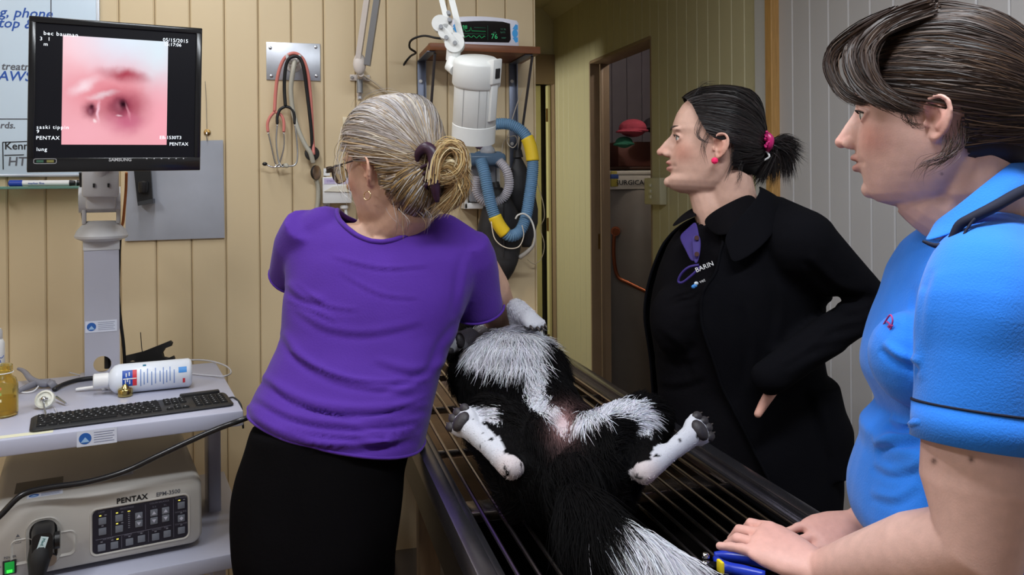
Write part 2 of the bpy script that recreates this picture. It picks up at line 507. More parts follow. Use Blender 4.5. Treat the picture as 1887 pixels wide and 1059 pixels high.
ex, nz = Rz @ Vector((1, 0, 0)), Rz @ Vector((0, -1, 0))
text_on('SURGICAL GOWNS', 0.043, basis(cc + nz * (bd / 2 + 0.0035) - ex * 0.098 + Vector((0, 0, -0.03)), ex, (0, 0, 1), nz), mat('black_ink', (0.01, 0.01, 0.012), 0.6), t, bold=0.0006)
bx2 = at(1131, 328, 5.22)
t = thing('packet', (bx2.x, bx2.y, ZT), 'small yellow and blue packet beside the white carton', 'packet')
build('packet_body', MB().box(bx2 + Vector((0, 0.05, -0.005)), (0.05, 0.14, 0.1), 0.004), mat('packet_yellow', srgb(150, 138, 60), 0.5), t)
build('packet_band', MB().box(bx2 + Vector((0, 0.05, 0.01)), (0.052, 0.142, 0.03), 0.002), mat('packet_blue', srgb(45, 70, 130), 0.5), t)
def cap_thing(name, px, py, z, col, label, s):
    c = at(px, py, z)
    t = thing(name, c - Vector((0, 0, 0.03)), label, 'hat', 'surgical caps piled in the closet')
    m = mat('cloth_' + name + str(px), srgb(*col), 0.9, var=0.15)
    mb = MB(); mb.ball(c, (0.10 * s, 0.10 * s, 0.065 * s), 16)
    mb.ball(c + Vector((-0.05 * s, -0.06 * s, -0.03 * s)), (0.11 * s, 0.07 * s, 0.012), 16)
    me = skinmesh(mb, 0.008, 3)
    link('crown', me, m, t, 180)
    build('band', MB().tube([c + Vector((0.102 * s * math.cos(a), 0.102 * s * math.sin(a), -0.02 * s)) for a in np.linspace(0, 2 * PI, 24, endpoint=False)], 0.008, 6, closed=True), m, t)
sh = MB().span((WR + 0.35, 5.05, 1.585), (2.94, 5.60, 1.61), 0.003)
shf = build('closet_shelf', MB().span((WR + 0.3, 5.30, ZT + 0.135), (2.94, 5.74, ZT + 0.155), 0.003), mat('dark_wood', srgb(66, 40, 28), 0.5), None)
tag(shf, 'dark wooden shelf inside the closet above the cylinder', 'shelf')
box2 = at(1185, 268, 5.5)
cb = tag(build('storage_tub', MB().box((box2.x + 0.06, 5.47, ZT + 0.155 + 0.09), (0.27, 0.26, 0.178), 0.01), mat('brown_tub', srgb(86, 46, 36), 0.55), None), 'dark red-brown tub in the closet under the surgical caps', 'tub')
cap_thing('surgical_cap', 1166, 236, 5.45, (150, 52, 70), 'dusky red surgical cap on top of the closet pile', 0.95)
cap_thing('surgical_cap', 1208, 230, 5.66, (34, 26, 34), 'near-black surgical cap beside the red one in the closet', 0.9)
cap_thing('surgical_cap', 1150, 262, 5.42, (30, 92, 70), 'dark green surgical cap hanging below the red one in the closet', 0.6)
# ------------------------------------------------------------------ common materials
WF = WB - 0.0125                       # face of the boards
M_BLACK = mat('black_plastic', (0.012, 0.012, 0.013), 0.35)
M_BLACKM = mat('black_matt_plastic', (0.014, 0.014, 0.015), 0.6)
M_WHITEP = mat('white_plastic', srgb(226, 226, 226), 0.35)
M_OFFW = mat('ivory_grey_plastic', srgb(196, 196, 198), 0.4)
M_STEEL = mat('brushed_steel', srgb(178, 180, 184), 0.32, 1.0, var=0.08, vscale=12, bump=0.1, bscale=140, stretch=(1, 1, 6))
M_CHROME = mat('chrome', srgb(205, 205, 208), 0.12, 1.0)
M_CARTG = mat('cart_grey_enamel', srgb(176, 178, 196), 0.28, var=0.02)
M_RUBBER = mat('black_rubber', (0.01, 0.01, 0.011), 0.5)
M_INKB = mat('blue_marker_ink', srgb(40, 84, 168), 0.6)
M_INKK = mat('black_ink', (0.01, 0.01, 0.012), 0.6)
M_INKG = mat('grey_marker_ink', srgb(90, 92, 100), 0.6)
BX, BZ = Vector((1, 0, 0)), Vector((0, 0, 1))
def wall_M(px, py, off=0.0):
    return basis(onY(px, py, WF - off), (1, 0, 0), (0, 0, 1), (0, -1, 0))

# ------------------------------------------------------------------ whiteboard
a, b = onY(-330, 342, WF), onY(178, -240, WF)
zb = onY(60, 322, WF).z
wb = thing('whiteboard', ((a.x + b.x) / 2, WF, zb), 'large whiteboard with blue and black handwriting on the wall behind the monitor', 'whiteboard')
M_WB = mat('whiteboard_enamel', srgb(205, 222, 236), 0.18, var=0.02, vscale=3)
zt = min(b.z, 2.55)
build('writing_surface', MB().span((a.x, WF - 0.010, zb), (b.x, WF - 0.0005, zt), 0.002), M_WB, wb)
build('edge_strip', MB().span((b.x - 0.002, WF - 0.013, zb - 0.002), (b.x + 0.007, WF - 0.0005, zt), 0.002), mat('alu_edge', srgb(190, 196, 204), 0.35, 0.6), wb)
build('edge_strip', MB().span((a.x, WF - 0.013, zb - 0.006), (b.x + 0.007, WF - 0.0005, zb + 0.002), 0.002), mat('alu_edge', (0, 0, 0)), wb)
for txt, px, py, s, sh, m in (('g, phone', -2, 30, 0.040, 0.25, M_INKB), ('top & tail', -4, 50, 0.040, 0.25, M_INKB), ('treatment', 2, 128, 0.030, 0.2, M_INKG), ('AWS + Ch', -4, 148, 0.040, 0.2, M_INKB),
                              ('rds.', 0, 236, 0.026, 0.15, M_INKG), ('Kennel', 8, 275, 0.030, 0.0, M_INKK), ('HT', 14, 305, 0.036, 0.1, M_INKG)):
    text_on(txt, s, wall_M(px, py, 0.0105), m, wb, shear=sh, bold=0.0004)
def wline(p, q, m, w=0.0014):
    p, q = onY(*p, WF - 0.0106), onY(*q, WF - 0.0106)
    build('ruled_line', MB().tube([p, q], w, 6), m, wb)
wline((-40, 219), (60, 219), M_INKG); wline((5, 262), (60, 260), M_INKK); wline((5, 262), (6, 312), M_INKK); wline((8, 286), (44, 285), M_INKK)
wline((94, 0), (94, 60), M_INKG)
# glass pen ledge
l0, l1 = onY(-330, 342, WF), onY(162, 340, WF)
ld = thing('pen_ledge', ((l0.x + l1.x) / 2, WF, l1.z), 'narrow green-edged glass ledge below the whiteboard', 'ledge')
build('glass_shelf', MB().span((l0.x, WF - 0.075, l1.z - 0.012), (l1.x, WF - 0.0005, l1.z - 0.004), 0.002), mat('green_edge_glass', srgb(150, 196, 182), 0.1, trans=0.6, ior=1.2), ld)
kx = onY(3, 338, WF)
build('ledge_clip', MB().cyl((kx.x, WF - 0.085, l1.z - 0.008), (kx.x, WF - 0.06, l1.z - 0.008), 0.010, n=14), M_CHROME, ld)
def marker(px0, px1, dy, capcol, label, z):
    p, q = onY(px0, 332, WF - dy), onY(px1, 332, WF - dy)
    L = q.x - p.x; y = WF - dy; zz = l1.z + z
    t = thing('marker_pen', ((p.x + q.x) / 2, y, l1.z - 0.004), label, 'marker', 'marker pens on the glass ledge')
    build('barrel', MB().cyl((p.x + L * .2, y, zz), (q.x - L * .08, y, zz), 0.0085, n=14), M_WHITEP, t)
    build('cap', MB().lathe([(0.006, 0), (0.0095, 0.003), (0.0095, L * .21)], (p.x, y, zz), (1, 0, 0), 14), mat('cap_%d' % px0, srgb(*capcol), 0.4), t)
    build('end_plug', MB().lathe([(0.0088, 0), (0.007, L * .08), (0.004, L * .09)], (q.x - L * .08, y, zz), (1, 0, 0), 14), M_BLACK, t)
    text_on('marker fine', 0.009, basis((p.x + L * .3, y - 0.0088, zz - 0.003), (1, 0, 0), (0, 0, 1), (0, -1, 0)), M_INKB, t, name='barrel_print')
marker(16, 138, 0.042, (40, 70, 170), 'white marker pen with a blue cap lying in front on the glass ledge', 0.005)
marker(50, 150, 0.018, (20, 20, 24), 'white marker pen with a black cap lying behind on the glass ledge', 0.005)

# ------------------------------------------------------------------ equipment cart
SH = 0.924                                              # upper shelf height
DROP = CAM.z - SH
O = at(449, 756, 1500 * DROP / (756 - 344)); O.z = 0
ca = math.radians(10.9)
CM = Matrix.Translation(O) @ Matrix.Rotation(ca, 4, 'Z')          # cart frame: x to the right along the front, y into the depth
CW, CD, SH2 = 0.60, 0.56, 0.612
cart = thing('equipment_cart', CM @ Vector((-CW / 2, CD / 2, 0)), 'grey enamelled two-shelf trolley carrying the endoscopy equipment and monitor mast', 'trolley')
build('upper_shelf', MB(CM).box((-CW / 2, CD / 2, SH - 0.017), (CW, CD, 0.034), 0.004), M_CARTG, cart)
build('lower_shelf', MB(CM).box((-CW / 2 + 0.01, CD / 2, SH2 - 0.017), (CW + 0.02, CD, 0.034), 0.004), M_CARTG, cart)
build('bottom_shelf', MB(CM).box((-CW / 2 + 0.01, CD / 2, 0.20), (CW + 0.02, CD, 0.034), 0.004), M_CARTG, cart)
for sx in (-CW + 0.03, -0.035):
    build('side_post', MB(CM).box((sx, CD * 0.56, (SH + 0.1) / 2), (0.03, 0.10, SH - 0.135), 0.004), M_CARTG, cart)
for sx in (-CW + 0.05, -0.05):
    for sy in (0.05, CD - 0.05):
        c = build('caster', MB(CM).cyl((sx - 0.012, sy, 0.0405), (sx + 0.012, sy, 0.0405), 0.04, n=20), M_RUBBER, cart)
        build('caster_fork', MB(CM).span((sx - 0.02, sy - 0.015, 0.04), (sx - 0.014, sy + 0.015, 0.183)).span((sx + 0.014, sy - 0.015, 0.04), (sx + 0.02, sy + 0.015, 0.183)), M_STEEL, c)
    build('corner_upright', MB(CM).span((sx - 0.012, CD - 0.04, 0.215), (sx + 0.012, CD - 0.016, SH2 - 0.034)).span((sx - 0.012, 0.02, 0.215), (sx + 0.012, 0.044, SH2 - 0.034)), M_CARTG, cart)
# mast
mz = 2.16
mp = onZ(190, 682, SH)
mloc = CM.inverted() @ mp
mx_, my_ = mloc.x, min(mloc.y, CD - 0.05)
def cz(py):     # height seen at image row py on the mast
    return at(190, py, (mp - CAM).dot(FV)).z
MW = 0.082
mast_top = cz(455)
M_MAST = mat('mast_grey_enamel', srgb(172, 172, 184), 0.35, var=0.03)
# the mast is a channel with a round cable hole in its face
def plate_with_hole(x0, x1, z0, z1, y, t, hx, hz, r, n=32):
    ang = [2 * PI * k / n for k in range(n)]
    inner = [(hx + r * math.cos(a), hz + r * math.sin(a)) for a in ang]
    outer = []
    for a in ang:
        dx, dz = math.cos(a), math.sin(a)
        s = min(((x1 - hx) / dx if dx > 1e-9 else 1e9), ((x0 - hx) / dx if dx < -1e-9 else 1e9), ((z1 - hz) / dz if dz > 1e-9 else 1e9), ((z0 - hz) / dz if dz < -1e-9 else 1e9))
        outer.append((hx + dx * s, hz + dz * s))
    # exact corners
    for (cx_, cz_) in ((x0, z0), (x1, z0), (x0, z1), (x1, z1)):
        i = min(range(n), key=lambda k: (outer[k][0] - cx_) ** 2 + (outer[k][1] - cz_) ** 2)
        outer[i] = (cx_, cz_)
    rings = [[(p[0], y, p[1]) for p in inner], [(p[0], y, p[1]) for p in outer], [(p[0], y + t, p[1]) for p in outer], [(p[0], y + t, p[1]) for p in inner]]
    rings.append(rings[0])
    return rings
hz0 = cz(657)
mm = MB(CM); mm.loft(plate_with_hole(mx_ - MW / 2, mx_ + MW / 2, SH, hz0 + 0.09, my_ - 0.02, 0.003, mx_, hz0, 0.021), False, False)
mm.span((mx_ - MW / 2, my_ - 0.02, hz0 + 0.09), (mx_ + MW / 2, my_ - 0.017, mast_top))
mm.span((mx_ - MW / 2, my_ - 0.0172, SH), (mx_ - MW / 2 + 0.003, my_ + 0.03, mast_top)).span((mx_ + MW / 2 - 0.003, my_ - 0.0172, SH), (mx_ + MW / 2, my_ + 0.03, mast_top))
mast = build('mast', mm, M_MAST, cart)
build('mast_foot', MB(CM).span((mx_ - MW / 2 - 0.012, my_ - 0.03, SH), (mx_ + MW / 2 + 0.012, my_ + 0.05, SH + 0.006), 0.002), M_MAST, mast)
build('cable_guide', MB(CM).tube([(mx_ + 0.012, my_ + 0.005, SH + 0.02), (mx_ + 0.012, my_ + 0.005, mast_top - 0.02)], 0.008, 8), M_RUBBER, mast)
ctop = CM @ Vector((mx_, my_, mast_top))
build('mast_cap', MB(CM).box((mx_, my_ + 0.005, mast_top + 0.012), (MW + 0.004, 0.056, 0.028), 0.003), M_OFFW, mast)
build('collar', MB().lathe([(0.044, 0.022), (0.062, 0.03), (0.064, 0.036), (0.058, 0.05), (0.046, 0.064), (0.034, 0.074)], ctop, n=32), M_OFFW, mast)
# tilting neck
n0 = ctop + Vector((0, 0, 0.07))
Nz = cz(318)
nk = MB()
Rn = Matrix.Rotation(ca, 3, 'Z')
def nloc(x, y, z): return ctop + Rn @ Vector((x, y, z))
for s in (-1, 1):
    nk.box(nloc(s * 0.040, 0, 0.098), (0.010, 0.045, 0.062), 0.003, R=Rn)
nk.cyl(nloc(-0.052, 0, 0.13), nloc(0.046, 0, 0.13), 0.034, n=24)
build('yoke', nk, M_OFFW, mast)
nb = MB()
ht = Nz - mast_top
nb.box(nloc(0.0, -0.025, (0.105 + ht) / 2 + 0.005), (0.070, 0.055, ht - 0.095), 0.008, R=Rn)
nb.box(nloc(0.0, -0.06, ht - 0.02), (0.085, 0.04, 0.09), 0.008, R=Rn)
neck = build('neck', nb, M_OFFW, mast)
for sx in (-0.015, 0.018):
    build('slot', MB().box(nloc(sx, -0.082, ht - 0.035), (0.005, 0.004, 0.010), R=Rn), M_BLACKM, mast)
build('neck_window', MB().box(nloc(-0.047, 0.0, 0.128), (0.013, 0.012, 0.03), 0.002, R=Rn), M_BLACKM, mast)
# stickers on the cart
M_STK = mat('sticker_white', srgb(206, 210, 224), 0.5)
M_STKB = mat('sticker_blue', srgb(38, 92, 168), 0.5)
M_STKL = mat('sticker_text', srgb(120, 126, 150), 0.6)
def sticker(Mloc, w, h, parent):
    """white label with a blue disc and grey lines; Mloc: local frame, x right, y up, z out"""
    s = build('sticker', MB(Mloc).span((0, 0, 0), (w, h, 0.0005)), M_STK, parent, 0)
    r = h * 0.36
    build('blue_disc', MB(Mloc).cyl((h * 0.48, h * 0.5, 0.0005), (h * 0.48, h * 0.5, 0.0009), r, n=24), M_STKB, s, 0)
    build('disc_peak', MB(Mloc).prism([(h * 0.48 - r * .7, h * 0.5 - r * .65, 0.0009), (h * 0.48 + r * .7, h * 0.5 - r * .65, 0.0009), (h * 0.48, h * 0.5 + r * .25, 0.0009)], (0, 0, 0.0004)), mat('sticker_pale_blue', srgb(150, 186, 222), 0.5), s, 0)
    for k in range(5):
        ln = (0.92 - h * .95 / w - 0.04 * (k % 2)) * w
        build('text_line', MB(Mloc).span((h * 0.98, h * (0.80 - 0.155 * k), 0.0005), (h * 0.98 + ln, h * (0.84 - 0.155 * k), 0.0008)), M_STKL, s, 0)
cfront = lambda x, z: CM @ basis((x, -0.0005, z), (1, 0, 0), (0, 0, 1), (0, -1, 0))
sp = CM.inverted() @ onZ(170, 800, 0.90)
sticker(cfront(-0.327, SH - 0.0335), 0.074, 0.032, cart)
sticker(CM @ basis((mx_ - MW / 2 + 0.002, my_ - 0.0205, cz(600)), (1, 0, 0), (0, 0, 1), (0, -1, 0)), 0.074, 0.030, mast)
build('tape_strip', MB(CM).span((-0.475, 0.012, SH), (-0.37, 0.033, SH + 0.0005)), mat('cream_tape', srgb(214, 212, 184), 0.6), cart, 0)

# ------------------------------------------------------------------ monitor
zl, zr = 1.80, 1.99
pl, pr = (at(53, 32, zl) + at(50, 318, zl)) / 2, (at(378, 52, zr) + at(363, 311, zr)) / 2
hx = (pr - pl); hx.z -= 0.004
MWd = hx.length; hx.normalize()
MH = 0.5 * ((at(58, 28, zl) - at(48, 318, zl)).length + (at(378, 52, zr) - at(363, 311, zr)).length)
nrm = Vector((hx.y, -hx.x, 0)).normalized()
up = nrm.cross(hx).normalized() * 1.0
up = Vector((0, 0, 1)) - hx * hx.z; up = (up + hx * 0.035 + nrm * 0.02).normalized()
nrm = hx.cross(up).normalized()
MO = (pl + pr) / 2
MM = basis(MO, hx, up, nrm)          # monitor frame: x right, y up, z towards the viewer
mon = thing('monitor', ctop + Vector((0, 0, ht)), 'black flat-screen monitor on the cart mast showing a pink airway image', 'monitor')
hw, hh = MWd / 2, MH / 2
bz = 0.014; bzb = 0.032
mb = MB(MM)
mb.span((-hw, -hh, -0.045), (hw, hh, -0.004), 0.006)
casing = build('casing', mb, M_BLACK, mon)
fr = MB(MM)
fr.span((-hw, hh - bz, -0.006), (hw, hh, 0.004), 0.002).span((-hw, -hh, -0.006), (hw, -hh + bzb, 0.004), 0.002)
fr.span((-hw, -hh + bzb - 0.002, -0.006), (-hw + bz, hh - bz + 0.002, 0.004), 0.002).span((hw - bz, -hh + bzb - 0.002, -0.006), (hw, hh - bz + 0.002, 0.004), 0.002)
build('bezel', fr, mat('glossy_black_bezel', (0.01, 0.01, 0.011), 0.18), mon)
M_SCR = mat('screen_black', (0.003, 0.003, 0.004), 0.3, emit=(0.003, 0.003, 0.005), estr=1.0, spec=0.25)
scr = build('screen', MB(MM).span((-hw + bz, -hh + bzb, -0.005), (hw - bz, hh - bz, -0.001)), M_SCR, mon, 0)
back = MB(MM); back.span((-0.11, -0.11, -0.075), (0.11, 0.11, -0.044), 0.01)
build('back_cover', back, M_BLACKM, mon)
mt_c = MM @ Vector((0, 0, -0.075))
tgt = nloc(0, -0.06, ht - 0.005)
build('mount_arm', MB().tube([mt_c, mt_c + nrm * -0.05, tgt], 0.022, 12), M_OFFW, mon)

# the airway picture: flat screen image made of procedural colour
def airway_material(W, H):
    m = bpy.data.materials.new('airway_picture'); m.use_nodes = True
    nt = m.node_tree; N, L = nt.nodes, nt.links
    for n in list(N): N.remove(n)
    out = N.new('ShaderNodeOutputMaterial'); em = N.new('ShaderNodeEmission'); L.new(em.outputs[0], out.inputs[0])
    tc = N.new('ShaderNodeTexCoord'); sep = N.new('ShaderNodeSeparateXYZ')
    uvm = N.new('ShaderNodeUVMap') if False else None
    L.new(tc.outputs['Generated'], sep.inputs[0])
    cmb = N.new('ShaderNodeCombineXYZ')
    at_ = N.new('ShaderNodeAttribute'); at_.attribute_name = 'pic'
    nz = N.new('ShaderNodeTexNoise'); nz.inputs['Scale'].default_value = 5.5; nz.inputs['Detail'].default_value = 4
    L.new(at_.outputs['Vector'], nz.inputs['Vector'])
    wob = N.new('ShaderNodeVectorMath'); wob.operation = 'MULTIPLY_ADD'
    L.new(nz.outputs['Color'], wob.inputs[0]); wob.inputs[1].default_value = (0.10, 0.10, 0); L.new(at_.outputs['Vector'], wob.inputs[2])
    cur = N.new('ShaderNodeRGB'); cur.outputs[0].default_value = (*srgb(238, 168, 178), 1)
    prev = cur.outputs[0]
    def spot(cx, cy, rx, ry, col, amt, soft=1.0, rot=0.0):
        nonlocal prev
        mp = N.new('ShaderNodeMapping'); mp.vector_type = 'TEXTURE'
        mp.inputs['Location'].default_value = (cx + 0.05, cy + 0.05, 0); mp.inputs['Scale'].default_value = (rx, ry, 1); mp.inputs['Rotation'].default_value = (0, 0, rot)
        L.new(wob.outputs[0], mp.inputs['Vector'])
        fl = N.new('ShaderNodeVectorMath'); fl.operation = 'MULTIPLY'; fl.inputs[1].default_value = (1, 1, 0); L.new(mp.outputs[0], fl.inputs[0])
        ln = N.new('ShaderNodeVectorMath'); ln.operation = 'LENGTH'; L.new(fl.outputs[0], ln.inputs[0])
        mr = N.new('ShaderNodeMapRange'); mr.interpolation_type = 'SMOOTHSTEP'
        mr.inputs[1].default_value = 1 - 0.999 * soft if soft < 1 else 0.0; mr.inputs[2].default_value = 1.0; mr.inputs[3].default_value = amt; mr.inputs[4].default_value = 0
        L.new(ln.outputs['Value'], mr.inputs[0])
        mx = N.new('ShaderNodeMixRGB'); L.new(mr.outputs[0], mx.inputs[0]); L.new(prev, mx.inputs[1]); mx.inputs[2].default_value = (*srgb(*col), 1)
        prev = mx.outputs[0]
    spot(0.10, 0.98, 0.7, 0.5, (255, 214, 222), 0.9)
    spot(0.62, 1.02, 0.75, 0.50, (226, 238, 252), 1.0)
    spot(0.92, 0.95, 0.35, 0.7, (222, 240, 250), 0.9)
    spot(0.45, 0.48, 0.55, 0.30, (226, 128, 140), 0.75)
    spot(0.58, 0.66, 0.34, 0.10, (170, 60, 78), 0.95, rot=-0.12)
    spot(0.20, 0.55, 0.22, 0.08, (250, 226, 234), 0.85, rot=0.5)
    spot(0.38, 0.47, 0.20, 0.045, (250, 232, 240), 0.8, rot=0.2)
    spot(0.58, 0.35, 0.42, 0.26, (160, 62, 84), 0.95)
    spot(0.60, 0.20, 0.30, 0.16, (196, 96, 128), 0.8)
    spot(0.25, 0.31, 0.12, 0.13, (140, 58, 78), 0.95)
    spot(0.335, 0.32, 0.025, 0.15, (250, 206, 222), 0.85)
    spot(0.54, 0.36, 0.15, 0.13, (110, 34, 58), 1.0)
    spot(0.52, 0.35, 0.085, 0.085, (168, 96, 112), 0.75)
    spot(0.57, 0.37, 0.066, 0.070, (40, 12, 24), 1.0)
    spot(0.265, 0.33, 0.075, 0.10, (96, 36, 56), 1.0)
    spot(0.25, 0.31, 0.040, 0.060, (160, 96, 112), 0.8)
    spot(0.27, 0.36, 0.035, 0.030, (60, 22, 36), 0.9)
    spot(0.62, 0.30, 0.02, 0.12, (222, 150, 166), 0.7, rot=0.3)
    spot(0.30, 0.22, 0.03, 0.03, (255, 244, 246), 0.9)
    spot(0.52, 0.275, 0.05, 0.015, (248, 214, 224), 0.7)
    spot(0.20, 0.10, 0.5, 0.22, (244, 176, 188), 0.8)
    spot(0.95, 0.25, 0.28, 0.5, (248, 170, 184), 0.8)
    L.new(prev, em.inputs['Color']); em.inputs['Strength'].default_value = 1.05
    return m
def mon_xy(px, py):
    """point of the monitor plane on the sight line through (px, py), in monitor coordinates"""
    d = ray(px, py); n = MM.to_3x3() @ Vector((0, 0, 1))
    t = (MO - CAM).dot(n) / d.dot(n)
    return MM.inverted() @ (CAM + d * t)
c00, c10, c11, c01 = mon_xy(111, 266), mon_xy(303, 267), mon_xy(314, 72), mon_xy(118, 70)
x0, x1 = (c00.x + c01.x) / 2, (c10.x + c11.x) / 2; y0, y1 = (c00.y + c10.y) / 2, (c01.y + c11.y) / 2
pm = MB(MM); n = 2
pm.add([(x0, y0, -0.0007), (x1, y0, -0.0007), (x1, y1, -0.0007), (x0, y1, -0.0007)], [(0, 1, 2, 3)])
pme = pm.mesh('airway_picture')
pa = pme.attributes.new('pic', 'FLOAT_VECTOR', 'POINT'); pa.data.foreach_set('vector', [0, 0, 0, 1, 0, 0, 1, 1, 0, 0, 1, 0])
link('airway_picture', pme, airway_material(1, 1), scr, 0)
M_OSD = mat('screen_text', (0.8, 0.85, 0.9), 0.5, emit=(0.75, 0.82, 0.9), estr=0.8)
M_OSDD = mat('screen_text_dim', (0.3, 0.3, 0.3), 0.5, emit=(0.20, 0.20, 0.22), estr=0.5)
def osd(txt, px, py, size, m=M_OSD, z=-0.0004, **k):
    p = mon_xy(px, py)
    return text_on(txt, size, MM @ Matrix.Translation((p.x, p.y, z)), m, scr, name='screen_text', ext=0.0001, **k)
osd('bec bauman', 80, 64, 0.0125, spacing=1.15); osd('3   1', 73, 74, 0.0115); osd('m', 80, 84, 0.0115)
osd('05/15/2015', 300, 76, 0.0120, spacing=1.05); osd('15:17:06', 302, 84, 0.0115)
osd('saski tippin', 67, 237, 0.0115, spacing=1.2); osd('9', 67, 245, 0.0115); osd('PENTAX', 66, 257, 0.0115, spacing=1.1)
osd('lung', 67, 278, 0.0115, spacing=1.1); osd('EB-1530T3', 294, 256, 0.0110); osd('PENTAX', 312, 268, 0.0110, spacing=1.05)
osd('SAMSUNG', 200, 297, 0.0105, M_OSDD, z=0.0042, bold=0.0003)
for i in range(6):
    p = mon_xy(270 + 13.5 * i, 292)
    build('control_mark', MB(MM).cyl((p.x, p.y, 0.004), (p.x, p.y, 0.0045), 0.0016, n=8), M_OSDD, mon, 0)
p = mon_xy(83, 297)
build('badge_frame', MB(MM).tube([(p.x + 0.022 * math.copysign(abs(math.cos(a)) ** .3, math.cos(a)), p.y + 0.0055 * math.copysign(abs(math.sin(a)) ** .3, math.sin(a)), 0.0042) for a in np.linspace(0, 2 * PI, 40, endpoint=False)], 0.0006, 5, closed=True), M_OSDD, mon)
for dx, c in ((-0.010, (50, 90, 70)), (0.010, (120, 116, 60))):
    build('badge', MB(MM).span((p.x + dx - 0.007, p.y - 0.0028, 0.004), (p.x + dx + 0.007, p.y + 0.0028, 0.0046)), mat('badge_%d' % c[0], srgb(*c), 0.5), mon, 0)
# cables behind the monitor and down the mast
def cable(name, pts, r, m, label, cat='cable', sm=6, parent=None):
    o = build(name, MB().tube(pts, r, 8, smooth=sm), m, parent, 180)
    if parent is None: tag(o, label, cat)
    return o
cable('monitor_cable', [at(148, 318, 2.1), at(150, 350, 2.12), at(152, 395, 2.13), at(157, 420, 2.14), at(170, 430, 2.16)], 0.0035, M_RUBBER, 'thin black cable hanging at the left of the monitor neck')
cable('monitor_cable', [at(233, 318, 2.12), at(232, 350, 2.14), at(229, 385, 2.15), at(226, 412, 2.16), at(219, 425, 2.17)], 0.0035, mat('orange_cable', srgb(190, 112, 52), 0.45), 'orange cable hanging at the right of the monitor neck')
cable('mast_cable', [at(222, 425, 2.2), at(219, 480, 2.2), at(218, 540, 2.22), at(222, 590, 2.24), at(228, 640, 2.26), at(230, 700, 2.28), at(230, 760, 2.30)], 0.0045, M_RUBBER, 'black cable running down along the right side of the mast')

# ------------------------------------------------------------------ steel sheet on the wall, black holder on it
a, b = onY(229, 443, WF), onY(411, 258, WF)
st = thing('steel_sheet', ((a.x + b.x) / 2, WF, a.z), 'plain brushed steel sheet hanging from a hook behind the monitor', 'sheet')
tl, tr, bl, br = onY(237, 262, WF - 0.008), onY(411, 258, WF - 0.008), onY(230, 444, WF - 0.008), onY(414, 438, WF - 0.008)
build('panel', MB().prism([bl, br, tr, tl], (0, 0.003, 0)), mat('sheet_steel', srgb(172, 176, 186), 0.42, 0.55, var=0.10, vscale=6, bump=0.05, bscale=40), st)
hk = onY(382, 244, WF)
build('hook_plate', MB().lathe([(0.010, 0), (0.010, 0.003), (0.004, 0.006)], hk, (0, -1, 0), 14), mat('brass', (0, 0, 0)), st)
build('hook', MB().tube([hk + Vector((0, -0.006, 0)), hk + Vector((0, -0.018, -0.002)), hk + Vector((0, -0.018, -0.018)), hk + Vector((0, -0.008, -0.024)), hk + Vector((0, -0.006, -0.03))], 0.0018, 6, smooth=4), M_CHROME, st)
build('hanger_wire', MB().tube([hk + Vector((0, -0.012, 0)), onY(380, 190, WF - 0.008), onY(378, 150, WF - 0.01)], 0.0008, 5), M_STEEL, st)
hp = onY(262, 345, WF - 0.03)
hd = thing('scope_holder', hp, 'black plastic holder hanging in front of the steel sheet under the monitor', 'holder')
hc = [onY(246, 308, WF - 0.03), onY(277, 308, WF - 0.03), onY(281, 366, WF - 0.03), onY(253, 372, WF - 0.03)]
build('bracket', MB().prism([hc[3], hc[2], hc[1], hc[0]], (0, 0.014, 0)), M_BLACK, hd)
cc = onY(264, 342, WF - 0.035)
build('clamp', MB().lathe([(0.012, 0), (0.014, 0.006), (0.014, 0.03), (0.010, 0.034)], cc + Vector((0, 0, -0.02)), (0, 0, 1), 18), M_BLACK, hd)
build('lower_lip', MB().prism([onY(253, 372, WF - 0.05), onY(282, 366, WF - 0.05), onY(282, 374, WF - 0.05), onY(254, 379, WF - 0.05)], (0, 0.035, 0)), mat('dark_metal', srgb(80, 82, 86), 0.4, 0.8), hd)

# ------------------------------------------------------------------ endoscopy processor on the lower shelf
BW, BH = 0.405, 0.150
BM = CM @ Matrix.Translation((-0.082 - BW / 2, 0.055, SH2 + 0.012)) @ Matrix.Rotation(math.radians(2.0), 4, 'Z')
epm = thing('endoscopy_processor', BM @ Vector((0, 0.18, -0.012)), 'ivory endoscopy video processor with dark button panel on the lower cart shelf', 'medical device')
M_EPM = mat('processor_ivory', srgb(190, 186, 180), 0.42, var=0.02)
BDp = 0.40
def epm_ring(y, inset, topdrop=0.0, n=6, r=0.022):
    x0, x1, z0, z1 = -BW / 2 + inset, BW / 2 - inset, inset * 0.6, BH - inset - topdrop
    pts = []
    for cx_, cz_, a0 in ((x1 - r, z1 - r, 0), (x0 + r, z1 - r, 90), (x0 + r, z0 + r, 180), (x1 - r, z0 + r, 270)):
        for k in range(n + 1):
            a = math.radians(a0 + 90 * k / n); pts.append((cx_ + r * math.cos(a), y, cz_ + r * math.sin(a)))
    return pts
build('casing', MB(BM).loft([epm_ring(0.0, 0.008), epm_ring(0.004, 0.003), epm_ring(0.012, 0.0), epm_ring(0.05, 0.0), epm_ring(BDp, 0.0)]), M_EPM, epm, 50)
for sx in (-0.15, 0.15):
    for sy in (0.05, 0.34):
        build('foot', MB(BM).cyl((sx, sy, -0.0118), (sx, sy, 0.004), 0.014, n=14), M_RUBBER, epm)
FM = BM @ basis((-BW / 2, 0.0, 0.0), (1, 0, 0), (0, 0, 1), (0, -1, 0))      # front face frame
px0, px1, py0, py1 = 0.186, 0.374, 0.020, 0.112
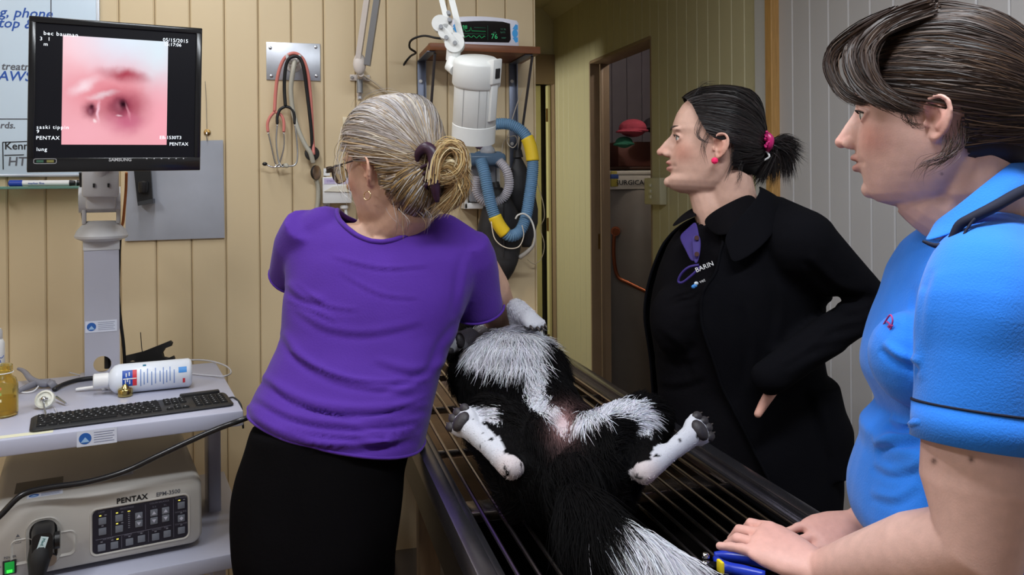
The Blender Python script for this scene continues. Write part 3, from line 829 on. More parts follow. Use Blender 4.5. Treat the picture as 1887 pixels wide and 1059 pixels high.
def rrect(x0, x1, y0, y1, z, r, n=5):
    pts = []
    for cx_, cy_, a0 in ((x1 - r, y1 - r, 0), (x0 + r, y1 - r, 90), (x0 + r, y0 + r, 180), (x1 - r, y0 + r, 270)):
        for k in range(n + 1):
            a = math.radians(a0 + 90 * k / n); pts.append((cx_ + r * math.cos(a), cy_ + r * math.sin(a), z))
    return pts
pan = build('control_panel', MB(FM).loft([rrect(px0, px1, py0, py1, -0.001, 0.010), rrect(px0, px1, py0, py1, 0.0012, 0.010)]), mat('panel_navy', srgb(34, 34, 46), 0.35), epm)
build('panel_rim', MB(FM).tube([Vector(p) for p in rrect(px0 - 0.003, px1 + 0.003, py0 - 0.003, py1 + 0.003, 0.0006, 0.012)], 0.0022, 6, closed=True), M_EPM, epm)
M_BTN = mat('panel_button', srgb(112, 116, 126), 0.4); M_LED = mat('amber_led', srgb(220, 210, 90), 0.4, emit=srgb(214, 204, 84), estr=0.9)
M_LEDO = mat('led_off', srgb(120, 120, 130), 0.4); M_PTXT = mat('panel_text', srgb(110, 108, 122), 0.6); M_ARW = mat('panel_arrow', srgb(190, 190, 205), 0.4)
PW, PH = px1 - px0, py1 - py0
def P(u, v): return (px0 + u * PW, py0 + v * PH)
def btn(u, v, arrow=0, led=None, s=0.0150):
    x, y = P(u, v)
    b = build('button', MB(FM).span((x - s / 2, y - s / 2, 0.001), (x + s / 2, y + s / 2, 0.003), 0.0012), M_BTN, pan)
    if arrow:
        q = 0.0042
        tri = [(x - q, y - q * .8 * arrow, 0.003), (x + q, y - q * .8 * arrow, 0.003), (x, y + q * .9 * arrow, 0.003)]
        if arrow == 2: tri = [(x - q, y, 0.003), (x, y - q, 0.003), (x + q, y, 0.003), (x, y + q, 0.003)]
        if arrow == -1: tri = tri[::-1]
        build('arrow', MB(FM).prism(tri, (0, 0, 0.0004)), M_ARW, b, 0)
    for k, on in enumerate(led or ()):
        dx = (-0.004, 0.006)[k] if len(led) > 1 else 0.0
        build('led', MB(FM).box((x + dx, y + s / 2 + 0.0042, 0.0014), (0.0042, 0.0022, 0.001)), M_LED if on else M_LEDO, b, 0)
btn(0.10, 0.74, led=(1, 0)); btn(0.10, 0.50, led=(0,))
btn(0.27, 0.74, led=(1, 0)); btn(0.27, 0.49, led=(1, 0))
btn(0.475, 0.71, 1); btn(0.475, 0.53, -1); btn(0.635, 0.72, 1); btn(0.635, 0.53, -1); btn(0.76, 0.72, 1); btn(0.76, 0.54, -1)
btn(0.93, 0.78, led=(1, 0)); btn(0.93, 0.47, 2, led=(0,)); btn(0.93, 0.18, led=(0,))
btn(0.09, 0.13, led=(0,)); btn(0.22, 0.13, led=(0, 1)); btn(0.375, 0.14, led=(0,)); btn(0.50, 0.16, led=(0,)); btn(0.65, 0.14, led=(0,)); btn(0.775, 0.16, led=(0,))
for k in range(9):
    x, y = P(0.372, 0.86 - 0.048 * k)
    build('bar_led', MB(FM).box((x, y, 0.0014), (0.0052 if k == 0 else 0.0035, 0.0016, 0.001)), M_LED if k == 0 else M_LEDO, pan, 0)
for (u0, v0, u1, v1) in ((0.19, 0.36, 0.19, 0.95), (0.545, 0.36, 0.545, 0.95), (0.845, 0.04, 0.845, 0.96), (0.03, 0.325, 0.82, 0.345), (0.295, 0.03, 0.295, 0.31), (0.575, 0.05, 0.575, 0.32)):
    p, q = P(u0, v0), P(u1, v1)
    build('divider', MB(FM).tube([(*p, 0.0013), (*q, 0.0013)], 0.0004, 5), M_PTXT, pan, 0)
for txt, u, v in (('LAMP', 0.06, 0.93), ('BRIGHTNESS', 0.28, 0.93), ('COLOR BALANCE', 0.59, 0.93), ('R.G', 0.62, 0.84), ('B.L', 0.74, 0.84), ('ENHANCE', 0.865, 0.95), ('WHITE BAL', 0.86, 0.61), ('COMPUTER', 0.86, 0.32), ('AIR PUMP', 0.10, 0.29), ('FREEZE', 0.32, 0.29), ('COPY', 0.46, 0.30), ('RECORD', 0.61, 0.29), ('REC', 0.74, 0.30)):
    x, y = P(u, v)
    text_on(txt, 0.0048, FM @ Matrix.Translation((x, y, 0.0013)), M_PTXT, pan, ext=0.0001)
text_on('PENTAX', 0.0155, FM @ Matrix.Translation((0.232, py1 + 0.007, 0.0003)), M_INKK, epm, bold=0.0005, spacing=1.06)
text_on('EPM-3500', 0.0120, FM @ Matrix.Translation((0.310, py1 + 0.008, 0.0003)), M_INKG, epm, bold=0.0002)
# socket, plug and power switch
sx, sy = 0.096, 0.062
for s in (-1, 1):
    build('socket_grip', MB(FM).loft([rrect(sx + s * 0.038 - 0.022, sx + s * 0.038 + 0.022, sy - 0.034, sy + 0.020, -0.002, 0.012), rrect(sx + s * 0.038 - 0.020, sx + s * 0.038 + 0.020, sy - 0.032, sy + 0.018, 0.003, 0.011), rrect(sx + s * 0.038 - 0.014, sx + s * 0.038 + 0.014, sy - 0.026, sy + 0.012, -0.001, 0.008)]), M_EPM, epm)
build('socket_surround', MB(FM).loft([rrect(sx - 0.033, sx + 0.033, 0.014, 0.118, -0.002, 0.026), rrect(sx - 0.031, sx + 0.031, 0.016, 0.116, 0.004, 0.025), rrect(sx - 0.026, sx + 0.026, 0.020, 0.112, 0.001, 0.022)]), M_EPM, epm)
build('socket_recess', MB(FM).loft([rrect(sx - 0.026, sx + 0.026, 0.018, 0.112, -0.004, 0.022), rrect(sx - 0.025, sx + 0.025, 0.019, 0.111, 0.0022, 0.021)]), M_BLACK, epm)
text_on('POWER', 0.0062, FM @ Matrix.Translation((0.026, 0.046, 0.0003)), M_INKG, epm)
text_on('ON', 0.0045, FM @ Matrix.Translation((0.014, 0.030, 0.0003)), M_INKG, epm)
pw = build('power_switch', MB(FM).span((0.024, 0.014, -0.002), (0.048, 0.042, 0.003), 0.001), M_BLACKM, epm)
build('switch_lens', MB(FM).span((0.0275, 0.0165, 0.002), (0.0445, 0.0395, 0.0045), 0.001), mat('green_lens', srgb(20, 110, 50), 0.3, emit=srgb(30, 190, 70), estr=0.35), pw)
build('switch_glow', MB(FM).box((0.036, 0.021, 0.0045), (0.010, 0.006, 0.001), 0.0004), mat('green_glow', srgb(40, 220, 60), 0.3, emit=srgb(60, 250, 70), estr=1.2), pw)
build('warning_mark', MB(FM).prism([(0.047, 0.086, 0.0001), (0.054, 0.086, 0.0001), (0.0505, 0.092, 0.0001)], (0, 0, 0.0003)), M_INKG, epm, 0)
wm = MB(FM)
for (a_, b_) in (((0.046, 0.073), (0.056, 0.0736)), ((0.046, 0.0824), (0.056, 0.083)), ((0.046, 0.073), (0.0466, 0.083)), ((0.0554, 0.073), (0.056, 0.083)), ((0.0500, 0.0755), (0.0525, 0.0805))):
    wm.span((*a_, 0.0001), (*b_, 0.0004))
build('warning_mark', wm, M_INKG, epm, 0)
TM = BM @ basis((-BW / 2, 0.0, BH + 0.0002), (1, 0, 0), (0, 1, 0), (0, 0, 1))
sticker(TM @ Matrix.Translation((0.065, 0.030, 0)), 0.066, 0.026, epm)
sticker(TM @ Matrix.Translation((0.215, 0.085, 0)), 0.055, 0.026, epm)
build('rating_plate', MB(TM).span((0.04, 0.075, 0), (0.13, 0.145, 0.0006)), mat('dark_plate', srgb(92, 88, 82), 0.5), epm, 0)
# plug of the light guide and its cable
plug = thing('light_guide_plug', FM @ Vector((sx, 0.06, 0.01)), 'black light guide plug with a white tag in the front of the processor', 'plug')
pgM = FM
build('plug_body', MB(pgM).loft([rrect(sx - 0.018, sx + 0.020, 0.058, 0.110, 0.0023, 0.010), rrect(sx - 0.020, sx + 0.021, 0.052, 0.110, 0.030, 0.010), rrect(sx - 0.018, sx + 0.018, 0.050, 0.104, 0.055, 0.010)]), M_BLACK, plug)
build('plug_boot', MB(pgM).tube([(sx - 0.002, 0.075, 0.035), (sx - 0.006, 0.05, 0.045), (sx - 0.010, 0.020, 0.050), (sx - 0.016, -0.012, 0.048)], [0.021, 0.021, 0.015, 0.008], 14, smooth=4), M_BLACKM, plug)
build('locking_ring', MB(pgM).cyl((sx + 0.012, 0.030, 0.0023), (sx + 0.012, 0.030, 0.012), 0.012, n=18), M_STEEL, plug)
build('side_knob', MB(pgM).cyl((sx + 0.021, 0.072, 0.018), (sx + 0.030, 0.072, 0.018), 0.017, n=20), M_BLACK, plug)
build('name_tag', MB(pgM @ Matrix.Translation((sx - 0.001, 0.080, 0.0556)) @ Matrix.Rotation(math.radians(-18), 4, 'Z')).span((-0.007, -0.016, 0), (0.007, 0.018, 0.0006)), mat('tag_white', srgb(205, 226, 230), 0.4), plug, 0)
text_on('Med. use', 0.008, pgM @ Matrix.Translation((sx - 0.001, 0.080, 0.0563)) @ Matrix.Rotation(math.radians(-108), 4, 'Z') @ Matrix.Translation((-0.015, -0.003, 0)), mat('tag_teal', srgb(30, 110, 110), 0.5), plug)
gl = [FM @ Vector((sx - 0.016, -0.012, 0.048)), FM @ Vector((sx - 0.03, -0.045, 0.05)), FM @ Vector((sx - 0.06, -0.09, 0.04))]
cable('plug_cable', gl, 0.006, M_RUBBER, 'black cable dropping from the light guide plug')
ep = [at(-45, 990, 1.60), at(0, 950, 1.62), at(40, 912, 1.64), at(90, 898, 1.66), at(160, 888, 1.68), at(230, 868, 1.70), at(290, 840, 1.715), at(350, 812, 1.73), at(400, 790, 1.74), at(446, 773, 1.75), at(500, 752, 1.80)]
cable('endoscope_tube', ep, 0.0062, mat('scope_black', (0.012, 0.012, 0.014), 0.25), 'long glossy black endoscope tube sagging in front of the processor', sm=8)

# ------------------------------------------------------------------ flexible keyboard
kM = CM @ Matrix.Translation((-0.412, 0.026, SH)) @ Matrix.Rotation(math.radians(3.0), 4, 'Z')
KW, KD = 0.398, 0.118
kb = thing('keyboard', kM @ Vector((KW / 2, KD / 2, 0)), 'black flexible rubber keyboard along the front of the upper cart shelf', 'keyboard')
build('rubber_mat', MB(kM).loft([rrect(0, KW, 0, KD, 0.0005, 0.012), rrect(-0.001, KW + 0.001, -0.001, KD + 0.001, 0.004, 0.012), rrect(0.004, KW - 0.004, 0.004, KD - 0.004, 0.0075, 0.010)]), M_RUBBER, kb)
build('control_strip', MB(kM).span((KW - 0.100, KD - 0.004, 0.001), (KW - 0.012, KD + 0.012, 0.013), 0.003), M_RUBBER, kb)
M_KEY = mat('key_rubber', (0.010, 0.010, 0.011), 0.7, spec=0.2); M_KMARK = mat('key_mark', srgb(170, 172, 176), 0.5)
kmesh = {}
def key(x, y, w, mark=True, d=0.0135):
    tag_ = (round(w, 4), mark)
    if tag_ not in kmesh:
        mb = MB(); mb.loft([rrect(-w / 2, w / 2, -d / 2, d / 2, 0, 0.002, 2), rrect(-w / 2 + 0.0012, w / 2 - 0.0012, -d / 2 + 0.0012, d / 2 - 0.0012, 0.0030, 0.0015, 2)])
        nf = len(mb.f)
        if mark: mb.add([(-0.0028, 0.000, 0.0032), (-0.0002, 0.000, 0.0032), (-0.0002, 0.0036, 0.0032), (-0.0028, 0.0036, 0.0032)], [(0, 1, 2, 3)])
        me = mb.mesh('key'); me.materials.append(M_KEY); me.materials.append(M_KMARK)
        if mark: me.polygons[len(me.polygons) - 1].material_index = 1
        kmesh[tag_] = me
    o = bpy.data.objects.new('key', kmesh[tag_]); COL.objects.link(o)
    o.matrix_world = kM @ Matrix.Translation((x, y, 0.0074))
    o.parent = kb; o.matrix_parent_inverse = root_matrix(kb).inverted()
up_ = 0.0170
rows = [0.018 + 0.0168 * r for r in range(6)]
for r, y in enumerate(rows):
    if r == 0:
        for x, w in ((0.020, 0.018), (0.041, 0.016), (0.061, 0.018), (0.117, 0.088), (0.178, 0.018), (0.199, 0.016), (0.220, 0.018), (0.240, 0.018)): key(x, y, w, w < 0.05)
    elif r == 5:
        for i in range(14): key(0.018 + i * up_ * 1.01, y, 0.0130)
    else:
        off = (0, 0.018, 0.010, 0.006, 0.0)[r]
        key(0.018 + off / 2, y, 0.0135 + off)
        for i in range(11): key(0.036 + off + i * up_, y, 0.0145)
        x0_ = 0.036 + off + 11 * up_; key((x0_ - 0.007 + 0.250) / 2, y, 0.250 - x0_ + 0.006)
for r in (0, 3, 4, 5):
    for i in range(3): key(0.266 + i * 0.0165, rows[r], 0.0140)
key(0.266 + 0.0165, rows[1], 0.0140)
for r in range(5):
    for i in range(4): key(0.328 + i * 0.0175, rows[r] + 0.003, 0.0148)
cable('keyboard_cable', [kM @ Vector((KW + 0.001, KD * 0.55, 0.004)), kM @ Vector((KW + 0.012, KD * 0.50, 0.0035)), kM @ Vector((KW + 0.022, KD * 0.30, -0.012)), kM @ Vector((KW + 0.024, KD * 0.2, -0.06))], 0.0022, M_RUBBER, 'thin keyboard cable drooping over the right end of the cart')

# ------------------------------------------------------------------ small things on the upper shelf
def sh_at(px, py, dz=0.0):
    p = onZ(px, py, SH + dz); return p
# lying white bottle
b0, b1 = sh_at(201, 700, 0.035), sh_at(329, 688, 0.035)
b1 = b0 + (b1 - b0).normalized() * 0.185
RB = 0.035
bt = thing('lotion_bottle', (b0 + b1) / 2 - Vector((0, 0, RB)), 'white plastic bottle with red and blue label lying on the upper shelf', 'bottle')
ax = (b1 - b0).normalized()
L = 0.185
M_BOT = mat('bottle_white', srgb(224, 230, 240), 0.3)
off = Vector((0, 0, 0.0005 + RB - (b0.z - SH)))
build('bottle_body', MB().lathe([(0.016, 0.0), (0.024, 0.004), (0.032, 0.012), (RB, 0.022), (RB, L - 0.008), (RB - 0.004, L - 0.002), (RB - 0.010, L)], b0 + off, ax, 32), M_BOT, bt)
build('bottle_cap', MB().lathe([(0.015, -0.034), (0.0175, -0.032), (0.0175, -0.002), (0.015, 0.0005)], b0 + off, ax, 24), M_WHITEP, bt)
fx = ax; sidev = Vector((0, 0, 1)).cross(ax).normalized()
if sidev.dot(CAM - b0) < 0: sidev = -sidev
def bot_patch(s0, s1, a0, a1, m, name, nseg=6, r=RB + 0.0004):
    rings = []
    for s in (s0, s1):
        rings.append([b0 + off + ax * (s * L) + (sidev * math.cos(a) + Vector((0, 0, 1)) * math.sin(a)) * r for a in np.linspace(a0, a1, nseg + 1)])
    mb = MB(); n = nseg + 1
    mb.add(rings[0] + rings[1], [(i, i + 1, n + i + 1, n + i) for i in range(nseg)])
    return build(name, mb, m, bt, 180)
M_BLU, M_RED = mat('label_blue', srgb(28, 76, 170), 0.4), mat('label_red', srgb(206, 52, 62), 0.4)
bot_patch(0.16, 0.28, -0.35, 0.75, M_BLU, 'label_panel'); bot_patch(0.28, 0.33, -0.35, 0.75, M_RED, 'label_panel')
bot_patch(0.17, 0.325, 0.12, 0.19, M_WHITEP, 'label_stroke', r=RB + 0.0007)
for s0_, a_ in ((0.19, -0.18), (0.215, -0.05), (0.24, -0.2), (0.20, 0.28), (0.235, 0.34)):
    bot_patch(s0_, s0_ + 0.012, a_, a_ + 0.26, M_WHITEP, 'label_stroke', r=RB + 0.0007)
for k, s0_ in enumerate((0.37, 0.41, 0.45, 0.50, 0.545, 0.60, 0.64, 0.68, 0.72, 0.77)):
    bot_patch(s0_, s0_ + 0.012, -0.45 + 0.1 * (k % 3), 0.75 - 0.12 * ((k * 2) % 4), mat('label_print', srgb(120, 146, 200), 0.5), 'print_line')
bot_patch(0.83, 0.93, 0.25, 0.65, mat('label_sky', srgb(60, 140, 214), 0.4), 'label_panel')
bot_patch(0.88, 0.91, -0.5, -0.15, M_RED, 'print_line')
bot_patch(0.40, 0.44, 0.98, 1.15, mat('label_teal', srgb(20, 110, 140), 0.4), 'label_panel')
# amber jar at the left edge, white spray can behind
j = sh_at(4, 766); j = Vector((j.x, j.y, SH + 0.0005))
jar = thing('amber_jar', j, 'yellowish glass jar standing at the left end of the upper shelf', 'jar')
M_AMB = mat('amber_glass', srgb(240, 222, 150), 0.1, trans=0.95, ior=1.2)
build('jar_glass', MB().lathe([(0.024, 0), (0.030, 0.003), (0.031, 0.010), (0.031, 0.066), (0.027, 0.080), (0.019, 0.088), (0.018, 0.094), (0.021, 0.096), (0.021, 0.110), (0.018, 0.112), (0.016, 0.110), (0.015, 0.090), (0.026, 0.076), (0.028, 0.06), (0.028, 0.006), (0.001, 0.005)], j, n=32), M_AMB, jar)
build('jar_content', MB().lathe([(0.027, 0.0055), (0.0275, 0.04), (0.001, 0.0402)], j, n=24), mat('amber_liquid', srgb(226, 204, 120), 0.2, trans=0.85, ior=1.15), jar)
build('neck_ring', MB().tube([j + Vector((0.0215 * math.cos(a), 0.0215 * math.sin(a), 0.0945)) for a in np.linspace(0, 2 * PI, 24, endpoint=False)], 0.0012, 6, closed=True), M_WHITEP, jar)
for zz, c in ((0.062, (206, 120, 70)), (0.050, (150, 170, 90)), (0.036, (220, 210, 170))):
    build('label_print', MB().add([j + Vector((0.0314 * math.cos(a), 0.0314 * math.sin(a), zz + dz)) for dz in (0, 0.006) for a in np.linspace(-2.2, -1.3, 7)], [(i, i + 1, 7 + i + 1, 7 + i) for i in range(6)]), mat('jar_print_%d' % c[0], srgb(*c), 0.5), jar, 180)
k_ = sh_at(-12, 700); k_ = Vector((k_.x, k_.y, SH + 0.0005))
can = thing('spray_can', k_, 'white spray can with blue print behind the yellowish jar', 'can')
build('can_body', MB().lathe([(0.024, 0), (0.026, 0.003), (0.026, 0.095), (0.022, 0.104), (0.020, 0.106)], k_, n=28), M_WHITEP, can)
build('can_cap', MB().lathe([(0.021, 0.106), (0.021, 0.125), (0.018, 0.132), (0.002, 0.133)], k_, n=24), M_OFFW, can)
for zz in (0.012, 0.070):
    build('blue_print', MB().tube([k_ + Vector((0.0262 * math.cos(a), 0.0262 * math.sin(a), zz + 0.012 * math.sin(3 * a))) for a in np.linspace(-2.4, -0.2, 14)], 0.0009, 5), M_INKB, can)
build('blue_print', MB().tube([k_ + Vector((0.0265 * math.cos(-1.1 + 0.5 * math.cos(a)), 0.0265 * math.sin(-1.1 + 0.5 * math.cos(a)), 0.042 + 0.02 * math.sin(a))) for a in np.linspace(0, 2 * PI, 24, endpoint=False)], 0.0009, 5, closed=True), M_INKB, can)
# clear mouth mask with a clamp handle
q = sh_at(72, 716)
msk = thing('plastic_forceps', q, 'translucent grey plastic clamp lying behind the white valve', 'clamp')
M_CLR = mat('smoky_clear_plastic', srgb(150, 150, 160), 0.2, trans=0.35, ior=1.2)
def shp(px, py, h): return sh_at(px, py) + Vector((0, 0, h))
build('jaw', MB().tube([shp(34, 699, 0.028), shp(45, 703, 0.026), shp(58, 712, 0.018), shp(80, 716, 0.012), shp(100, 712, 0.010)], [0.004, 0.006, 0.008, 0.009, 0.006], 10, smooth=4), M_CLR, msk)
build('jaw', MB().tube([shp(34, 726, 0.008), shp(52, 720, 0.011), shp(70, 714, 0.012), shp(92, 712, 0.012)], [0.005, 0.008, 0.009, 0.007], 10, smooth=4), M_CLR, msk)
build('pivot_ring', MB().lathe([(0.010, 0), (0.013, 0.002), (0.013, 0.014), (0.009, 0.016)], shp(92, 716, 0.004), (0.7, 0.3, 0.6), 18), M_CLR, msk)
build('spring', MB().tube([shp(30, 724, 0.003), shp(50, 725, 0.003), shp(64, 722, 0.004), shp(74, 714, 0.010)], 0.0018, 6, smooth=4), M_WHITEP, msk)
# white valve with metal fittings
q = sh_at(84, 746)
val = thing('biopsy_valve', q, 'round white valve with chrome fittings lying beside the keyboard', 'valve')
vax = (Vector((-0.15, -0.80, 0.45))).normalized(); vc = sh_at(84, 752) + Vector((0, 0, 0.019))
build('valve_disc', MB().lathe([(0.016, -0.004), (0.0205, -0.002), (0.0205, 0.007), (0.0165, 0.008), (0.0150, 0.004), (0.001, 0.003)], vc, vax, 28), mat('valve_white', srgb(216, 216, 204), 0.4), val)
vx_, vy_, _ = frame_z(vax)
build('chrome_arm', MB().tube([vc + vax * 0.006 - vx_ * 0.009, vc + vax * 0.012, vc + vax * 0.010 + vx_ * 0.010], 0.0022, 8, smooth=3).ball(vc + vax * 0.009, 0.006), M_CHROME, val)
build('chrome_pin', MB().tube([shp(104, 741, 0.012), shp(122, 748, 0.006)], [0.0035, 0.002], 8), M_CHROME, val)
build('drain_spout', MB().tube([vc + vax * 0.012 + Vector((0, 0, -0.004)), shp(83, 764, 0.010), shp(87, 774, 0.003)], 0.0022, 8, smooth=4), M_STEEL, val)
# white suction nozzle, brass cap
q = sh_at(190, 722)
noz = thing('suction_nozzle', q, 'white plastic suction nozzle lying in front of the white bottle', 'nozzle')
n0, n1 = shp(140, 722, 0.006), shp(236, 716, 0.013)
na = (n1 - n0); nl = na.length; na.normalize()
build('nozzle_shaft', MB().lathe([(0.0030, 0), (0.0042, nl * .05), (0.0050, nl * .5), (0.0055, nl)], n0, na, 16), M_WHITEP, noz)
build('flange', MB().lathe([(0.006, 0), (0.012, 0.001), (0.012, 0.007), (0.0075, 0.009), (0.0075, 0.014), (0.012, 0.016), (0.012, 0.021), (0.006, 0.022)], n0 + na * (nl * .50), na, 22), M_WHITEP, noz)
build('end_ring', MB().lathe([(0.006, 0), (0.0165, 0.001), (0.0165, 0.006), (0.006, 0.007)], n0 + na * (nl * .96), na, 24), M_WHITEP, noz)
q = sh_at(231, 730)
brs = thing('brass_cap', q, 'small brass screw cap standing behind the keyboard', 'cap')
M_BRS = mat('polished_brass', srgb(190, 172, 110), 0.2, 1.0)
build('cap_body', MB().lathe([(0.014, 0), (0.0165, 0.002), (0.0165, 0.016), (0.014, 0.019), (0.010, 0.020)], q + Vector((0, 0, 0.0005)), n=28), M_BRS, brs)
build('cap_knob', MB().lathe([(0.0095, 0.0195), (0.007, 0.024), (0.004, 0.029), (0.001, 0.030)], q, n=20), M_BRS, brs)
# black handle stand behind the bottle
q = sh_at(272, 690)
stn = thing('scope_rest', q, 'flat black forked rest standing behind the white bottle', 'rest')
zd = (sh_at(272, 668) - CAM).dot(FV)
poly = [(227, 665), (229, 656), (262, 648), (300, 633), (312, 628), (316, 632), (314, 638), (303, 642), (298, 650), (300, 658), (309, 660), (318, 656), (320, 661), (319, 668), (290, 671), (255, 674), (250, 666), (245, 664), (232, 668)]
build('rest_plate', MB().prism([at(x, y, zd) for x, y in poly][::-1], FV * 0.012), M_BLACKM, stn)
build('rest_foot', MB().prism([at(228, 666, zd), at(320, 664, zd), at(320, 676, zd - 0.06), at(226, 680, zd - 0.06)], (0, 0, -0.012)), M_BLACKM, stn)
build('antenna', MB().tube([at(259, 612, zd), at(261, 640, zd + 0.004), at(263, 652, zd + 0.006)], 0.0012, 6), M_BLACKM, stn)
# looped clear tubing at the back right, black tube at the left of the mast
tb = [shp(318, 670, 0.003), shp(350, 665, 0.003), shp(385, 667, 0.004), shp(415, 676, 0.004), shp(426, 688, 0.004), shp(414, 697, 0.006), shp(390, 694, 0.003), shp(350, 690, 0.003), shp(332, 686, 0.003)]
cable('clear_tubing', tb, 0.0022, mat('clear_tube', srgb(206, 206, 212), 0.2, trans=0.3, ior=1.2), 'thin clear tubing looped over the back right corner of the shelf', 'tubing')
cable('clear_tubing', [shp(128, 688, 0.003), shp(150, 693, 0.003), shp(172, 693, 0.003), shp(200, 684, 0.003)], 0.0018, mat('clear_tube', (0, 0, 0)), 'thin clear tubing lying in front of the mast foot', 'tubing')
cable('shelf_cable', [shp(100, 722, 0.006), shp(115, 713, 0.006), shp(140, 705, 0.006), shp(165, 701, 0.006), shp(200, 699, 0.006)], 0.0055, M_RUBBER, 'short black hose lying on the shelf behind the white valve', 'hose')
cable('clear_tubing', [shp(65, 768, 0.002), shp(72, 765, 0.002), shp(96, 769, 0.002), shp(104, 762, 0.002), shp(100, 754, 0.004)], 0.0014, mat('clear_tube', (0, 0, 0)), 'short clear tubing curled under the white valve', 'tubing')
# ------------------------------------------------------------------ hook plate with stethoscopes
a, b = onY(491, 147, WF), onY(590, 81, WF)
hp = thing('hook_plate', ((a.x + b.x) / 2, WF, a.z), 'steel plate with a white hook screwed to the tan wall', 'hook plate')
build('backplate', MB().span((a.x, WF - 0.004, a.z), (b.x, WF - 0.0003, b.z), 0.001), mat('plate_steel', srgb(186, 190, 198), 0.42, 0.8, var=0.12, vscale=14), hp)
for px, py in ((498, 88), (582, 87), (500, 140), (583, 140)):
    c = onY(px, py, WF - 0.004)
    build('screw', MB().lathe([(0.0055, 0), (0.005, 0.0015), (0.002, 0.0028)], c, (0, -1, 0), 12), M_STEEL, hp)
hk = onY(541, 118, WF - 0.004)
build('hook_disc', MB().lathe([(0.026, 0), (0.026, 0.004), (0.018, 0.009), (0.014, 0.03)], hk, (0, -1, 0), 24), M_WHITEP, hp)
for s in (-1, 1):
    build('hook_prong', MB().tube([hk + Vector((s * 0.008, -0.025, 0.0)), hk + Vector((s * 0.016, -0.045, 0.006)), hk + Vector((s * 0.020, -0.052, 0.022))], [0.007, 0.006, 0.005], 10, smooth=4), M_WHITEP, hp)
def W3(px, py, off): return onY(px, py, WF - off)
def stetho(label, m, tube_pts, fork, ears, chest, mtip, metal=M_CHROME, r=0.0055):
    top = tube_pts[len(tube_pts) // 2]
    t = thing('stethoscope', W3(*tube_pts[-1]), label, 'stethoscope', 'stethoscopes hanging on the hook plate')
    build('tubing', MB().tube([W3(*p) for p in tube_pts], r, 10, smooth=6), m, t, 180)
    for f, e in zip(fork, ears):
        build('fork_arm', MB().tube([W3(*p) for p in f], r * 0.85, 10, smooth=6), m, t, 180)
        build('ear_tube', MB().tube([W3(*p) for p in e], 0.0026, 8, smooth=6), metal, t, 180)
        build('ear_tip', MB().ball(W3(*e[-1]), (0.008, 0.006, 0.006), 12), mtip, t, 180)
    if chest:
        c = W3(*chest[0])
        hd = build('chest_piece', MB().lathe([(0.004, -0.004), (0.020, 0), (0.0225, 0.004), (0.0225, 0.010), (0.018, 0.013), (0.001, 0.0132)], c, chest[1], 24), chest[2], t)
        build('chest_rim', MB().lathe([(0.0228, 0.003), (0.0236, 0.0065), (0.0228, 0.010)], c, chest[1], 24), M_BLACK, hd)
    return t
M_PINK = mat('pink_tubing', srgb(206, 122, 112), 0.4); M_GREYT = mat('grey_tubing', srgb(176, 172, 158), 0.4)
stetho('salmon pink stethoscope looped outermost over the white hook', M_PINK,
       [(506, 206, 0.03), (508, 170, 0.034), (513, 135, 0.044), (524, 108, 0.05), (541, 98, 0.052), (557, 107, 0.05), (566, 130, 0.046), (571, 165, 0.036), (574, 205, 0.03), (576, 250, 0.024), (578, 285, 0.03)],
       [[(506, 206, 0.03), (498, 215, 0.03), (493, 228, 0.03), (494, 243, 0.03)], [(507, 206, 0.03), (518, 212, 0.032), (523, 225, 0.032), (523, 243, 0.032)]],
       [[(494, 243, 0.03), (500, 270, 0.03), (507, 300, 0.032), (512, 307, 0.034), (524, 305, 0.036)], [(523, 243, 0.032), (523, 270, 0.032), (515, 300, 0.034), (505, 308, 0.034), (488, 302, 0.036)]],
       None, M_BLACK)
stetho('black stethoscope with a dark chest piece hanging inside the pink one', M_RUBBER,
       [(526, 196, 0.040), (524, 165, 0.042), (525, 135, 0.05), (530, 112, 0.058), (541, 104, 0.06), (553, 108, 0.058), (560, 128, 0.054), (565, 165, 0.042), (570, 205, 0.036), (574, 245, 0.030), (576, 282, 0.024)],
       [[(526, 196, 0.04), (516, 202, 0.04), (511, 215, 0.04), (511, 228, 0.04)], [(526, 196, 0.04), (537, 200, 0.04), (542, 212, 0.04), (543, 228, 0.04)]],
       [[(511, 228, 0.04), (509, 260, 0.04), (513, 295, 0.042), (520, 307, 0.044), (527, 304, 0.046)], [(543, 228, 0.04), (547, 260, 0.04), (548, 290, 0.042), (543, 304, 0.044), (528, 306, 0.048)]],
       ((574, 283, 0.016), (0.25, -1, 0.05), mat('dark_disc', srgb(60, 58, 58), 0.4, 0.5)), M_GREYT, M_STEEL)
stetho('grey-ivory stethoscope with the widest tubing on the hook plate', M_GREYT,
       [(543, 112, 0.05), (540, 130, 0.056), (536, 165, 0.046), (540, 205, 0.036), (550, 240, 0.036), (563, 268, 0.036), (572, 282, 0.036), (577, 300, 0.03)],
       [], [], ((579, 318, 0.02), (0.8, -0.6, 0.0), mat('worn_disc', srgb(140, 118, 100), 0.35, 0.9)), M_GREYT, r=0.0075)
o = cable('wall_hose', [W3(582, 330, 0.012), W3(586, 345, 0.012), W3(586, 370, 0.012), W3(583, 392, 0.012), W3(580, 420, 0.012), W3(582, 460, 0.014)], 0.0075, M_GREYT, 'grey hose hanging on the wall below the stethoscopes', 'hose')

